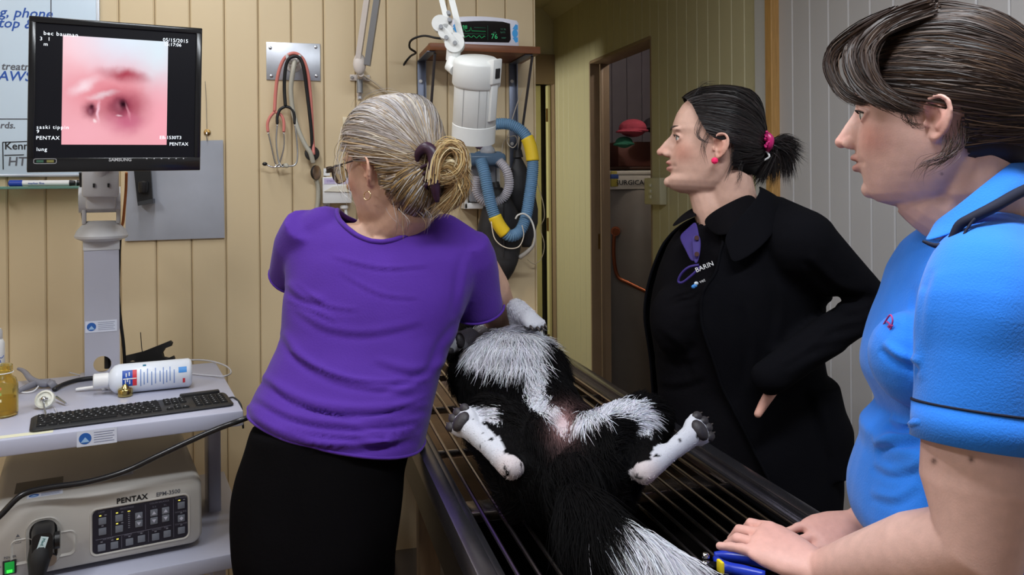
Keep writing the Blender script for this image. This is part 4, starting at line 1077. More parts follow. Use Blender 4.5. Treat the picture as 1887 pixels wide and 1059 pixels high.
# ------------------------------------------------------------------ small wall box left of the grey-haired person's face
a, b = W3(594, 374, 0), W3(646, 326, 0)
t = thing('wall_dispenser', ((a.x + b.x) / 2, WF, a.z), 'small white printed box in a bracket on the tan wall below the stethoscopes', 'dispenser')
build('box_body', MB().span((a.x, WF - 0.05, a.z), (b.x, WF - 0.0005, b.z), 0.002), M_WHITEP, t)
build('printed_band', MB().span((a.x + 0.004, WF - 0.0512, b.z - 0.022), (b.x - 0.002, WF - 0.0503, b.z - 0.004)), mat('lilac_print', srgb(196, 186, 216), 0.6), t, 0)
text_on('STERILE', 0.009, basis((a.x + 0.012, WF - 0.0514, b.z - 0.016), (1, 0, 0), (0, 0, 1), (0, -1, 0)), mat('lilac_ink', srgb(140, 120, 180), 0.6), t)
build('paper_tuft', MB().prism([(a.x + 0.004, WF - 0.0505, b.z - 0.045), (b.x - 0.004, WF - 0.0505, b.z - 0.048), (b.x - 0.010, WF - 0.0505, b.z - 0.026), (a.x + 0.03, WF - 0.0505, b.z - 0.03)], (0, -0.004, 0)), mat('tissue', srgb(222, 216, 200), 0.8), t)
for py in (317, 380):
    c = W3(602, py, 0)
    build('bracket_tab', MB().span((c.x - 0.010, WF - 0.003, c.z - 0.012), (c.x + 0.010, WF - 0.0003, c.z + 0.012), 0.001), M_WHITEP, t)
    build('screw', MB().lathe([(0.004, 0), (0.003, 0.0016)], (c.x, WF - 0.003, c.z), (0, -1, 0), 10), M_STEEL, t)
c = W3(634, 383, 0.03)
t = thing('wall_tap', c, 'white tap fitting on the wall under the printed box', 'tap')
build('tap_body', MB().lathe([(0.010, 0), (0.013, 0.003), (0.013, 0.010), (0.008, 0.013)], c + Vector((0, 0, -0.004)), n=16).cyl(c, c + Vector((0, 0.0295, 0)), 0.006), M_WHITEP, t)
build('tap_spout', MB().tube([c + Vector((0.004, 0, -0.002)), c + Vector((0.006, -0.002, -0.018)), c + Vector((0.006, -0.002, -0.034))], 0.005, 8), M_WHITEP, t)
c0 = W3(638, 225, 0)
t = tag(build('wall_socket', MB().span((c0.x - 0.012, WF - 0.008, c0.z - 0.02), (c0.x + 0.03, WF - 0.0005, c0.z + 0.016), 0.002), mat('socket_cream', srgb(214, 200, 170), 0.4), None), 'small cream wall plate beside the grey-haired head', 'wall plate')

# ------------------------------------------------------------------ wooden shelf on two brackets
zbt = W3(948, 117, 0).z
pf = onZ(996, 99, zbt); YF = pf.y
xr, xl = pf.x, onZ(787, 97, zbt).x
zt_ = zbt + 0.022
shelf = thing('wall_shelf', ((xl + xr) / 2, WF, zbt), 'brown wooden wall shelf carried by two grey steel brackets', 'shelf')
M_SHELF = mat('shelf_wood', srgb(112, 64, 34), 0.4, var=0.25, vscale=9, stretch=(1, 6, 6))
build('shelf_board', MB().span((xl, YF, zbt), (xr, WF - 0.0005, zt_), 0.0015), M_SHELF, shelf)
M_BRK = mat('bracket_grey', srgb(110, 116, 132), 0.4, 0.7)
for pxc, lo in ((777, 330), (945, 312)):
    c = W3(pxc, 200, 0); zl_ = W3(pxc, lo, 0).z
    br = build('bracket', MB().span((c.x - 0.013, WF - 0.004, zl_), (c.x + 0.013, WF - 0.0005, zbt - 0.003), 0.001), M_BRK, shelf)
    build('bracket_flange', MB().span((c.x + 0.010, WF - 0.02, zl_), (c.x + 0.013, WF - 0.003, zbt - 0.003)), M_BRK, br)
    build('bracket_arm', MB().span((c.x - 0.013, YF + 0.015, zbt - 0.004), (c.x + 0.013, WF - 0.001, zbt - 0.0005), 0.001), M_BRK, br)
    zs = W3(pxc, 205 if pxc < 800 else 225, 0).z
    build('bracket_strut', MB().cyl((c.x + 0.012, YF + 0.02, zbt - 0.006), (c.x + 0.012, WF - 0.012, zl_ + 0.02), 0.0045, n=8), mat('strut_dark', srgb(84, 82, 86), 0.4, 0.7), br)
    for pz in (150, 265):
        s = W3(pxc - 2, pz, 0)
        build('screw', MB().lathe([(0.0062, 0), (0.005, 0.002)], (s.x, WF - 0.004, s.z), (0, -1, 0), 12), M_WHITEP, br)

# ------------------------------------------------------------------ patient monitor on the shelf
mr = onZ(957, 84, zt_); ml = onZ(833, 86, zt_)
pf0 = at(895, 84, 1.0)
PMW = 0.205
yfm = YF + 0.035
xr_m = onY(957, 70, yfm).x; xl_m = onY(833, 70, yfm).x
PMW = xr_m - xl_m; PMH = onY(900, 30, yfm).z - zt_
ME = basis((xl_m, yfm, zt_ + 0.0005), (1, 0, 0), (0, 0, 1), (0, -1, 0))
pmn = thing('patient_monitor', (xl_m + PMW / 2, yfm + 0.04, zt_), 'white patient monitor with a dark screen of green traces on the wooden shelf', 'monitor')
def pm_ring(z, ins, n=12):
    """outline: flat bottom, gently arched top, rounded corners"""
    x0, x1, y0 = ins, PMW - ins, ins
    pts = [(x0, y0, z), (x1, y0, z)]
    pts += [(x1, PMH * 0.82 - ins, z)]
    for k in range(n + 1):
        u = 1 - k / n; x = x0 + 0.006 + (x1 - x0 - 0.012) * u
        pts.append((x, PMH * (0.87 + 0.13 * math.sin(PI * (0.12 + 0.80 * u)) ** 0.8) - ins, z))
    pts.append((x0, PMH * 0.80 - ins, z))
    return pts
build('housing', MB(ME).loft([pm_ring(-0.09, 0.006), pm_ring(-0.01, 0.0), pm_ring(0.0, 0.002), pm_ring(0.003, 0.006)]), mat('monitor_white', srgb(220, 222, 236), 0.35), pmn)
sx0, sx1, sy0, sy1 = PMW * 0.085, PMW * 0.865, PMH * 0.13, PMH * 0.84
scp = [(sx0 + 0.004, sy0 - 0.001, 0), (sx1 - 0.006, sy0 + 0.002, 0), (sx1, sy0 + 0.012, 0), (sx1 - 0.002, sy1 - 0.006, 0)] + [(sx0 + (sx1 - sx0) * u, sy1 - 0.002 + 0.004 * math.sin(PI * u) - 0.006 * (1 - u), 0) for u in (0.85, 0.7, 0.5, 0.3, 0.15, 0.02)]
pscr = build('screen', MB(ME @ Matrix.Translation((0, 0, 0.0025))).prism(scp, (0, 0, 0.0015)), mat('pm_screen', (0.006, 0.005, 0.006), 0.1), pmn)
M_GRN = mat('green_trace', srgb(30, 150, 90), 0.5, emit=srgb(20, 120, 66), estr=0.8)
M_GRN2 = mat('green_trace_dim', srgb(20, 80, 60), 0.5, emit=srgb(14, 66, 44), estr=0.7)
sw, shh = sx1 - sx0, sy1 - sy0
def tr(pts, m=M_GRN, r=0.0007):
    build('trace', MB(ME).tube([(sx0 + u * sw, sy0 + v * shh, 0.0044) for u, v in pts], r, 5), m, pscr, 180)
rnd = random.Random(5)
tr([(0.05, 0.50), (0.10, 0.52), (0.12, 0.60), (0.14, 0.46), (0.22, 0.5), (0.24, 0.66), (0.26, 0.5), (0.52, 0.5)])
tr([(0.06 + 0.018 * k, 0.24 + 0.05 * math.sin(k * 1.1) + rnd.uniform(-0.02, 0.02)) for k in range(26)])
tr([(0.06, 0.36), (0.52, 0.37)], M_GRN2); tr([(0.56, 0.78), (0.56, 0.10)], M_GRN2, 0.0004); tr([(0.30, 0.66), (0.52, 0.66)], M_GRN2)
for u, v, s, txt in ((0.08, 0.58, 0.016, '98'), (0.62, 0.18, 0.022, '76'), (0.80, 0.60, 0.008, '14 36'), (0.80, 0.46, 0.007, 'SpO2'), (0.82, 0.20, 0.007, 'NIBP'), (0.66, 0.42, 0.008, 'HR')):
    text_on(txt, s, ME @ Matrix.Translation((sx0 + u * sw, sy0 + v * shh, 0.0042)), M_GRN if s > 0.01 else M_GRN2, pscr, ext=0.0001)
M_PAD = mat('pad_blue', srgb(40, 150, 220), 0.4)
for cx_, mir in ((PMW * 0.93, 1), (PMW * 0.045, -1)):
    cy_ = PMH * 0.46
    pad = build('key_pad', MB(ME).loft([[(cx_ + 0.009 * math.cos(a), cy_ + 0.013 * math.sin(a), z) for a in np.linspace(0, 2 * PI, 20, endpoint=False)] for z in (0.002, 0.0046)]), M_PAD, pmn)
    for sg in (1, -1):
        build('arrow_pad', MB(ME).prism([(cx_ - 0.008, cy_ + sg * 0.014, 0.002), (cx_ + 0.009, cy_ + sg * 0.012, 0.002), (cx_ + 0.009, cy_ + sg * 0.026, 0.002), (cx_ + 0.002, cy_ + sg * 0.029, 0.002)][::sg], (0, 0, 0.0024)), M_PAD, pad)
build('handle_tab', MB(ME).span((PMW * 0.42, PMH - 0.003, -0.05), (PMW * 0.54, PMH + 0.002, -0.02), 0.001), mat('lilac_tab', srgb(170, 160, 200), 0.4), pmn)
build('top_knob', MB(ME).lathe([(0.006, 0), (0.006, 0.006), (0.003, 0.008)], (PMW * 0.36, PMH * 0.99, -0.05), (0, 1, 0), 12), M_BLACK, pmn)
c = W3(800, 82, 0.12)
cable('monitor_lead', [at(840, 74, 2.50), at(805, 70, 2.48), at(780, 66, 2.50), at(758, 74, 2.52), at(755, 88, 2.56), at(766, 97, 2.60), at(756, 104, 2.64), at(744, 120, 2.66), at(741, 140, 2.68), at(750, 170, 2.68), at(757, 195, 2.68), at(762, 260, 2.68)], 0.0035, M_RUBBER, 'black lead looping off the left end of the wooden shelf')
p = onZ(802, 83, zt_ + 0.012)
t = tag(build('connector_plug', MB().tube([p + Vector((-0.018, 0.01, -0.001)), p + Vector((0.014, 0.02, 0.0))], [0.008, 0.010], 10), M_BLACKM, None), 'small black connector lying on the shelf left of the patient monitor', 'plug')

# ------------------------------------------------------------------ examination lamp on a jointed arm
lamp = thing('examination_lamp', W3(662, 150, 0), 'white examination lamp on a long jointed arm fixed to the tan wall', 'lamp')
M_LAMP = mat('lamp_white_enamel', srgb(224, 226, 224), 0.35, var=0.03, vscale=20)
M_LAMPG = mat('lamp_grey', srgb(150, 152, 156), 0.4, 0.5)
M_ARMW = mat('arm_enamel', srgb(206, 196, 188), 0.4)
c = W3(662, 155, 0)
wp = MB(); wp.span((c.x - 0.007, WF - 0.006, c.z - 0.05), (c.x + 0.009, WF - 0.0005, c.z + 0.04), 0.002).span((c.x - 0.03, WF - 0.005, c.z + 0.010), (c.x + 0.034, WF - 0.0005, c.z + 0.030), 0.002)
br = build('wall_bracket', wp, M_ARMW, lamp)
for dx, dz in ((-0.023, 0.02), (0.026, 0.02), (0.001, -0.043)):
    build('screw', MB().lathe([(0.0055, 0), (0.004, 0.003)], (c.x + dx, WF - 0.006, c.z + dz), (0, -1, 0), 12), M_STEEL, br)
build('pivot_post', MB().cyl((c.x, WF - 0.02, c.z - 0.03), (c.x, WF - 0.02, c.z + 0.06), 0.010, n=14).cyl((c.x, WF - 0.022, c.z), (c.x, WF - 0.004, c.z), 0.006), M_LAMPG, br)
J0 = at(665, 118, 2.50); E = at(735, -360, 2.30); J1 = at(842, 72, 2.14)
sd = (E - J0).cross(FV).normalized()
build('lower_joint', MB().ball(J0 + Vector((-0.004, 0, 0)), (0.02, 0.014, 0.034), 16).cyl(J0 + Vector((0, 0, -0.03)), (c.x, WF - 0.02, c.z + 0.02), 0.009), M_ARMW, lamp, 60)
for k, (o_, m_, w_) in enumerate(((-0.020, M_ARMW, 0.018), (0.010, M_ARMW, 0.016))):
    u = (E - J0).normalized(); a_ = J0 + sd * o_; b_ = E + sd * o_
    rect = [sd * -w_ * .5 + FV * -0.010, sd * w_ * .5 + FV * -0.010, sd * w_ * .5 + FV * 0.010, sd * -w_ * .5 + FV * 0.010]
    build('lower_arm_bar', MB().loft([[a_ + r_ for r_ in rect], [b_ + r_ for r_ in rect]]), M_ARMW if k else M_LAMPG, lamp, 30)
build('elbow', MB().cyl(E - FV * 0.03, E + FV * 0.03, 0.035, n=20), M_ARMW, lamp)
sd2 = (J1 - E).cross(FV).normalized()
for k, (o_, w_) in enumerate(((-0.014, 0.014), (0.012, 0.016))):
    a_ = E + sd2 * o_; b_ = J1 + sd2 * o_
    rect = [sd2 * -w_ * .5 + FV * -0.010, sd2 * w_ * .5 + FV * -0.010, sd2 * w_ * .5 + FV * 0.010, sd2 * -w_ * .5 + FV * 0.010]
    build('upper_arm_bar', MB().loft([[a_ + r_ for r_ in rect], [b_ + r_ for r_ in rect]]), M_LAMP, lamp, 30)
hx_ = RV; 
jn = MB()
for (px, py, r) in ((812, 45, 0.022), (822, 60, 0.020), (838, 80, 0.026)):
    q = at(px, py, 2.13); jn.cyl(q - FV * 0.018, q + FV * 0.018, r, n=18)
jn.tube([at(812, 45, 2.13), at(838, 80, 2.13), at(834, 112, 2.14)], [0.018, 0.022, 0.018], 12)
build('wrist_joint', jn, M_LAMP, lamp, 50)
for (px, py) in ((826, 22), (828, 35), (812, 48), (838, 78), (822, 68)):
    q = at(px, py, 2.10)
    build('joint_screw', MB().cyl(q + FV * 0.004, q + FV * 0.03, 0.0055, n=12), M_LAMPG, lamp)
lax = (UV * -1.0 + RV * -0.07 + FV * 0.33).normalized()      # the way the lamp shines
Lt = at(880, 112, 2.11); LL = 0.215; LR = 0.0575
x_, y_, _ = frame_z(lax)
build('lamp_top', MB().lathe([(0.010, -0.012), (LR * 0.8, -0.010), (LR + 0.004, 0.000), (LR + 0.006, 0.006), (LR + 0.006, 0.060), (LR + 0.002, 0.066)], Lt, lax, 40), M_LAMP, lamp)
sh_ = MB().lathe([(LR, 0.055), (LR, 0.165), (LR - 0.001, 0.1665), (LR + 0.0008, 0.168), (LR + 0.0008, LL), (LR - 0.004, LL), (LR - 0.005, 0.17), (LR - 0.006, 0.06)], Lt, lax, 40)
shd = build('lamp_shade', sh_, M_LAMP, lamp)
build('neck_block', MB().tube([at(836, 108, 2.13), at(832, 124, 2.125), at(838, 130, 2.11)], [0.016, 0.018, 0.014], 12), M_LAMP, lamp, 60)
sbase = Lt + RV * (LR * 0.72) - FV * (LR * 0.62)
out = (RV * 0.72 - FV * 0.62).normalized()
side = lax.cross(out).normalized()
Rm = Matrix((side, out, lax)).transposed()
build('switch_housing', MB().box(sbase + lax * 0.035 + out * 0.006, (0.034, 0.024, 0.066), 0.004, R=Rm), M_LAMP, lamp)
build('switch_rail', MB().box(sbase + lax * 0.11 + out * 0.004, (0.024, 0.018, 0.11), 0.003, R=Rm), M_LAMP, lamp)
build('rocker_switch', MB().box(sbase + lax * 0.040 + out * 0.0185, (0.017, 0.004, 0.026), 0.0015, R=Rm), M_BLACK, lamp)
for ang in (0.2, 0.55, -0.5):
    d = (-FV * math.cos(ang) + RV * math.sin(ang)); d = (d - lax * d.dot(lax)).normalized()
    build('shade_seam', MB().tube([Lt + lax * 0.066 + d * (LR + 0.0004), Lt + lax * 0.165 + d * (LR + 0.0004)], 0.0009, 5), mat('seam_grey', srgb(160, 160, 160), 0.5), shd)
bulb = Lt + lax * 0.13
build('bulb', MB().ball(bulb, 0.028, 16), mat('lamp_bulb', (1, 0.9, 0.75), 0.4, emit=(1.0, 0.86, 0.66), estr=6.0), lamp, 180)
sl = bpy.data.lights.new('examination_lamp_beam', 'SPOT'); sl.energy = 7; sl.color = (1.0, 0.84, 0.64); sl.spot_size = math.radians(80); sl.spot_blend = 0.6; sl.shadow_soft_size = 0.03
so = bpy.data.objects.new('examination_lamp_beam', sl); so.location = Lt + lax * 0.175; so.rotation_euler = lax.to_track_quat('-Z', 'Y').to_euler(); COL.objects.link(so)
cable('lamp_flex', [W3(668, 137, 0.03), W3(690, 152, 0.02), W3(722, 178, 0.012), W3(760, 205, 0.012), W3(800, 230, 0.012)], 0.003, mat('cream_flex', srgb(214, 200, 176), 0.5), 'cream flex running down the wall from the lamp bracket')

# ------------------------------------------------------------------ breathing circuit
YC = 0.10
def C3(px, py, off=YC): return onY(px, py, WF - off)
absb = thing('breathing_manifold', C3(880, 383, 0.06), 'white and blue-grey breathing circuit manifold hanging on the wall behind the lamp', 'manifold')
M_SMOKE = mat('smoky_blue_plastic', srgb(96, 120, 146), 0.15, trans=0.35, ior=1.25)
M_CLEAR = mat('clear_grey_plastic', srgb(186, 190, 200), 0.15, trans=0.5, ior=1.2)
a, b = C3(848, 384, 0), C3(912, 296, 0)
bxm = MB(); d0 = WF - 0.07
bxm.span((a.x, d0, a.z), (b.x, WF - 0.001, a.z + 0.02), 0.003).span((a.x, d0, a.z), (a.x + 0.012, WF - 0.001, b.z), 0.003).span((a.x, WF - 0.012, a.z), (b.x, WF - 0.001, b.z), 0.002).span((b.x - 0.012, d0, a.z), (b.x, WF - 0.001, b.z), 0.003)
build('wall_cradle', bxm, M_WHITEP, absb)
build('canister', MB().span((a.x + 0.016, d0 - 0.012, a.z + 0.022), (b.x - 0.016, WF - 0.014, b.z - 0.006), 0.008), M_CLEAR, absb)
a2, b2 = C3(857, 306), C3(930, 282)
build('manifold_block', MB().span((a2.x, WF - 0.13, a2.z), (b2.x, WF - 0.05, b2.z), 0.014, 3), M_SMOKE, absb)
vc = C3(898, 283)
build('relief_valve', MB().lathe([(0.024, 0), (0.026, 0.008), (0.022, 0.018), (0.014, 0.026), (0.014, 0.034), (0.005, 0.036)], vc + Vector((0, 0.0, 0.0)), n=24), M_CLEAR, absb)
build('valve_port', MB().cyl(vc + Vector((-0.01, 0, 0.018)), vc + Vector((-0.036, 0, 0.026)), 0.009, n=14), mat('port_plum', srgb(84, 62, 76), 0.4), absb)
for px in (886, 920):
    q = C3(px, 300, 0.12); build('hose_port', MB().cyl(q, q + Vector((0, 0.03, 0.02)), 0.019, 0.022, n=18), M_SMOKE, absb)
def hose(name, pts, r, m, label, pitch=0.0065, amp=0.0016, parent=None, n=14):
    P_ = spline([Vector(p) for p in pts], 14)
    # resample evenly
    d = [0.0]
    for i in range(1, len(P_)): d.append(d[-1] + (P_[i] - P_[i - 1]).length)
    N = int(d[-1] / pitch * 4); out_, rs = [], []
    j = 0
    for i in range(N + 1):
        s = d[-1] * i / N
        while j < len(d) - 2 and d[j + 1] < s: j += 1
        f = (s - d[j]) / max(1e-9, d[j + 1] - d[j]); out_.append(P_[j].lerp(P_[j + 1], f)); rs.append(r + amp * math.cos(2 * PI * i / 4))
    o = build(name, MB().tube(out_, rs, n), m, parent, 180)
    return o, out_
M_BLUEH = mat('blue_corrugated_hose', srgb(120, 160, 196), 0.2, trans=0.35, ior=1.2)
M_CLRH = mat('clear_corrugated_hose', srgb(200, 196, 204), 0.25, trans=0.35, ior=1.2)
bh_ = thing('blue_breathing_hose', C3(935, 440, 0.16), 'blue corrugated breathing hose with two yellow tape bands looping round the black bags', 'hose')
pts = [C3(886, 296, 0.13), C3(893, 320, 0.15), C3(899, 350, 0.16), C3(907, 385, 0.165), C3(920, 415, 0.17), C3(938, 434, 0.17), C3(957, 427, 0.165), C3(969, 400, 0.16), C3(976, 360, 0.15), C3(981, 320, 0.14), C3(981, 290, 0.135), C3(973, 258, 0.13), C3(957, 238, 0.12), C3(932, 228, 0.11), C3(900, 232, 0.10), C3(870, 246, 0.09), C3(845, 262, 0.08)]
_, hp_ = hose('corrugated_tube', pts, 0.0185, M_BLUEH, None, parent=bh_)
M_YEL = mat('yellow_tape', srgb(226, 192, 40), 0.45)
def near(px, py): return min(range(len(hp_)), key=lambda i: (hp_[i] - C3(px, py, 0.15)).length)
def tape(p0, p1):
    i, j = sorted((near(*p0), near(*p1)))
    build('tape_band', MB().tube(hp_[i:j + 1:3], 0.0212, 18), M_YEL, bh_, 180)
tape((911, 398), (930, 428)); tape((970, 253), (981, 296))
ch = thing('clear_breathing_hose', C3(905, 380, 0.12), 'clear corrugated breathing hose curling below the manifold', 'hose')
hose('corrugated_tube', [C3(920, 297, 0.13), C3(934, 315, 0.145), C3(938, 342, 0.14), C3(928, 364, 0.125), C3(908, 374, 0.115), C3(888, 368, 0.105), C3(878, 350, 0.10), C3(880, 325, 0.10)], 0.0145, M_CLRH, None, parent=ch)
# black reservoir bags
M_BAG = mat('black_bag_rubber', (0.018, 0.017, 0.019), 0.55, var=0.2, vscale=30)
def bag(label, outline, off, thick, tail, neck):
    """flattened rubber bag: rows of (py, px_left, px_right)"""
    t = thing('reservoir_bag', C3((outline[-1][1] + outline[-1][2]) / 2, outline[-1][0], off), label, 'bag', 'black breathing bags')
    rings = []
    pys = np.array([o_[0] for o_ in outline], float)
    for py in np.linspace(pys[0], pys[-1], 28):
        l_ = np.interp(py, pys, [o_[1] for o_ in outline]); r_ = np.interp(py, pys, [o_[2] for o_ in outline])
        L_, R_ = C3(l_, py, off), C3(r_, py, off); c_ = (L_ + R_) / 2; h_ = (R_ - L_).length / 2
        tt = thick * min(1.0, h_ / 0.05)
        rings.append([c_ + (R_ - L_).normalized() * (h_ * math.cos(a)) + Vector((0, -1, 0)) * (tt * math.sin(a) * (1.0 + 0.25 * abs(math.cos(a)) ** 8)) for a in np.linspace(0, 2 * PI, 24, endpoint=False)])
    build('bag_body', MB().loft(rings), M_BAG, t, 180)
    if tail:
        build('tail_loop', MB().tube([C3(*tail[0], off), C3(*tail[1], off)], [0.009, 0.007], 10), M_BAG, t)
        q = C3(*tail[1], off)
        build('tail_ring', MB().tube([q + Vector((0.0075 * math.cos(a), 0, -0.012 + 0.014 * math.sin(a))) for a in np.linspace(0, 2 * PI, 16, endpoint=False)], 0.0035, 8, closed=True), M_BAG, t)
    if neck:
        build('bag_neck', MB().tube([C3(*neck[0], off), C3(*neck[1], off)], [0.013, 0.017], 14), M_BAG, t)
    return t
bag('large black rubber breathing bag hanging lowest beside the wall edge', [(345, 905, 925), (365, 897, 940), (390, 888, 954), (420, 880, 960), (450, 880, 960), (480, 890, 954), (500, 904, 946), (515, 917, 937), (519, 922, 933)], 0.085, 0.045, ((927, 517), (927, 524)), ((912, 335), (914, 350)))
build('seam', MB().tube([C3(929, 360, 0.131), C3(929, 420, 0.133), C3(928, 470, 0.131), C3(927, 512, 0.10)], 0.002, 6, smooth=4), M_BAG, bpy.data.objects['reservoir_bag'])
bag('smaller folded black breathing bag hanging behind the blue hose', [(284, 952, 957), (300, 946, 966), (320, 938, 976), (350, 936, 984), (385, 946, 991), (410, 955, 991), (440, 960, 982), (455, 962, 978)], 0.045, 0.030, None, ((954, 276), (955, 290)))
cable('white_tube', [C3(950, 403, 0.185), C3(955, 396, 0.19), C3(966, 394, 0.19), C3(978, 404, 0.19), C3(985, 425, 0.19), C3(984, 448, 0.17), C3(974, 462, 0.14), C3(958, 474, 0.10)], [0.003] * 5 + [0.004, 0.007, 0.008], mat('milky_tube', srgb(214, 212, 206), 0.35), 'white tube curving over the lower end of the blue hose', 'tubing')
M_THIN = mat('thin_line_tube', srgb(176, 160, 130), 0.35)
cable('sampling_line', [C3(905, 408, 0.19), C3(912, 440, 0.19), C3(932, 456, 0.19), C3(955, 455, 0.19), C3(965, 435, 0.19), C3(962, 415, 0.19)], 0.0017, mat('pale_line', srgb(200, 190, 176), 0.3), 'pale thin line drooping round the lower yellow tape', 'tubing')
cable('sampling_line', [C3(986, 325, 0.03), C3(1000, 370, 0.035), C3(1003, 400, 0.04), C3(996, 420, 0.03), C3(1003, 450, 0.03), C3(998, 475, 0.03), C3(985, 486, 0.03), C3(972, 478, 0.02)], 0.0015, M_THIN, 'thin tan line curling past the end of the wall', 'tubing')
cable('sampling_line', [C3(962, 165, 0.05), C3(950, 200, 0.03), C3(938, 240, 0.02), C3(935, 262, 0.06), C3(945, 272, 0.07), C3(953, 262, 0.06), C3(948, 250, 0.04), C3(928, 262, 0.02), C3(924, 300, 0.02)], 0.0015, mat('pale_line', (0, 0, 0)), 'thin pale line coiled on the right shelf bracket', 'tubing')
cable('sampling_line', [C3(905, 505, 0.05), C3(920, 511, 0.05), C3(935, 510, 0.05), C3(946, 500, 0.05), C3(953, 480, 0.05)], 0.0015, M_THIN, 'thin tan line round the tip of the large bag', 'tubing')
cable('bag_string', [C3(927, 526, 0.085), C3(929, 545, 0.075), C3(931, 575, 0.06)], 0.002, M_WHITEP, 'short white cord below the large bag', 'cord')
# ------------------------------------------------------------------ grooming and treatment table
TH = 0.90
TX0 = onZ(764, 815, TH).x; TX1 = 0.5 * (onZ(1220, 765, TH).x + onZ(1480, 918, TH).x)
TY0, TY1 = 0.93, 2.63
M_TSTEEL = mat('table_steel', srgb(120, 118, 126), 0.26, 0.95, var=0.12, vscale=10, bump=0.05, bscale=60)
M_ROD = mat('rod_steel', srgb(168, 160, 156), 0.22, 1.0)
M_TRAY = mat('tray_steel', srgb(116, 92, 72), 0.30, 0.95, var=0.25, vscale=14, bump=0.15, bscale=30)  # brown of the warm reflection put into the steel colour
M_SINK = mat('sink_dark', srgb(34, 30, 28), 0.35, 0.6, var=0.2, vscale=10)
table = thing('treatment_table', ((TX0 + TX1) / 2, (TY0 + TY1) / 2, 0), 'long stainless wet table with a grille of steel rods under the dog', 'table')
FWd = 0.028
def rail(name, a, b):
    build(name, MB().span(a, b, 0.003), M_TSTEEL, table)
rail('side_rail', (TX0, TY0, TH - 0.045), (TX0 + FWd, TY1, TH))
rail('side_rail', (TX1 - FWd, TY0, TH - 0.045), (TX1, TY1, TH))
rail('end_rail', (TX0 + FWd, TY0, TH - 0.045), (TX1 - FWd, TY0 + FWd, TH))
rail('end_rail', (TX0 + FWd, TY1 - FWd, TH - 0.045), (TX1 - FWd, TY1, TH))
for s, x in ((1, TX0 + FWd), (-1, TX1 - FWd)):
    build('inner_ledge', MB().span((x, TY0 + FWd, TH - 0.030), (x + s * 0.016, TY1 - FWd, TH - 0.014), 0.001), M_TSTEEL, table)
NR = 17
xs = np.linspace(TX0 + FWd + 0.030, TX1 - FWd - 0.030, NR)
rod = MB().cyl((0, TY0 + FWd + 0.001, 0), (0, TY1 - FWd - 0.001, 0), 0.0034, n=8).mesh('rod'); rod.materials.append(M_ROD); smooth_shade(rod)
for x in xs:
    o = bpy.data.objects.new('rod', rod); COL.objects.link(o); o.location = (x, 0, TH - 0.010); o.parent = table; o.matrix_parent_inverse = root_matrix(table).inverted()
for y in (1.30, 1.62, 1.94, 2.26):
    build('cross_bar', MB().span((TX0 + FWd + 0.016, y - 0.003, TH - 0.030), (TX1 - FWd - 0.016, y + 0.003, TH - 0.0136), 0.001), M_ROD, table)
    for x in xs:
        pass
build('cross_strap', MB().span((TX0 + FWd, 1.345, TH - 0.040), (TX1 - FWd, 1.405, TH - 0.036), 0.001), M_ROD, table)
# sloping tray under the far part, deep sink under the near part
z0 = TH - 0.075
build('drip_tray', MB().prism([(TX0 + FWd, 1.40, z0 - 0.02), (TX1 - FWd, 1.40, z0 - 0.02), (TX1 - FWd, TY1 - FWd, z0 + 0.01), (TX0 + FWd, TY1 - FWd, z0 + 0.01)], (0, 0, -0.006)), M_TRAY, table)
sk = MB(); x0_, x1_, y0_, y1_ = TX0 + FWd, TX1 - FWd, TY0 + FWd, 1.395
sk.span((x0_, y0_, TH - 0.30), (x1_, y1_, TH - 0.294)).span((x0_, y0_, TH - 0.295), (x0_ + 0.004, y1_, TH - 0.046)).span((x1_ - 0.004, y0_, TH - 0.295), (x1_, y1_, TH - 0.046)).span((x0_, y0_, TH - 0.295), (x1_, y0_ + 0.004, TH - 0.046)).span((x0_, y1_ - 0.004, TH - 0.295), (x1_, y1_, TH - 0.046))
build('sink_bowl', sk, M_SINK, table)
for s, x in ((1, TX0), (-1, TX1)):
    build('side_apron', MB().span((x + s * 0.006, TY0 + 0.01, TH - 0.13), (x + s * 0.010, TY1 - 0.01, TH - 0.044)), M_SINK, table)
M_POST = mat('timber_post', srgb(126, 104, 78), 0.5, var=0.15, vscale=14, stretch=(6, 6, 0.8))
for x in (TX0 + 0.035, TX1 - 0.035):
    for y in (1.02, 1.70, 2.55):
        build('leg', MB().span((x - 0.022, y - 0.022, 0), (x + 0.022, y + 0.022, TH - 0.046), 0.002), M_POST, table)
build('under_shelf', MB().span((TX0 + 0.02, 1.0, 0.25), (TX1 - 0.02, 2.58, 0.27), 0.002), M_TSTEEL, table)
build('drain_pipe', MB().tube([((TX0 + TX1) / 2, 1.2, TH - 0.30), ((TX0 + TX1) / 2, 1.2, 0.45), ((TX0 + TX1) / 2 + 0.02, 1.35, 0.38), ((TX0 + TX1) / 2 + 0.02, 2.55, 0.36)], 0.02, 12, smooth=4), M_OFFW, table)
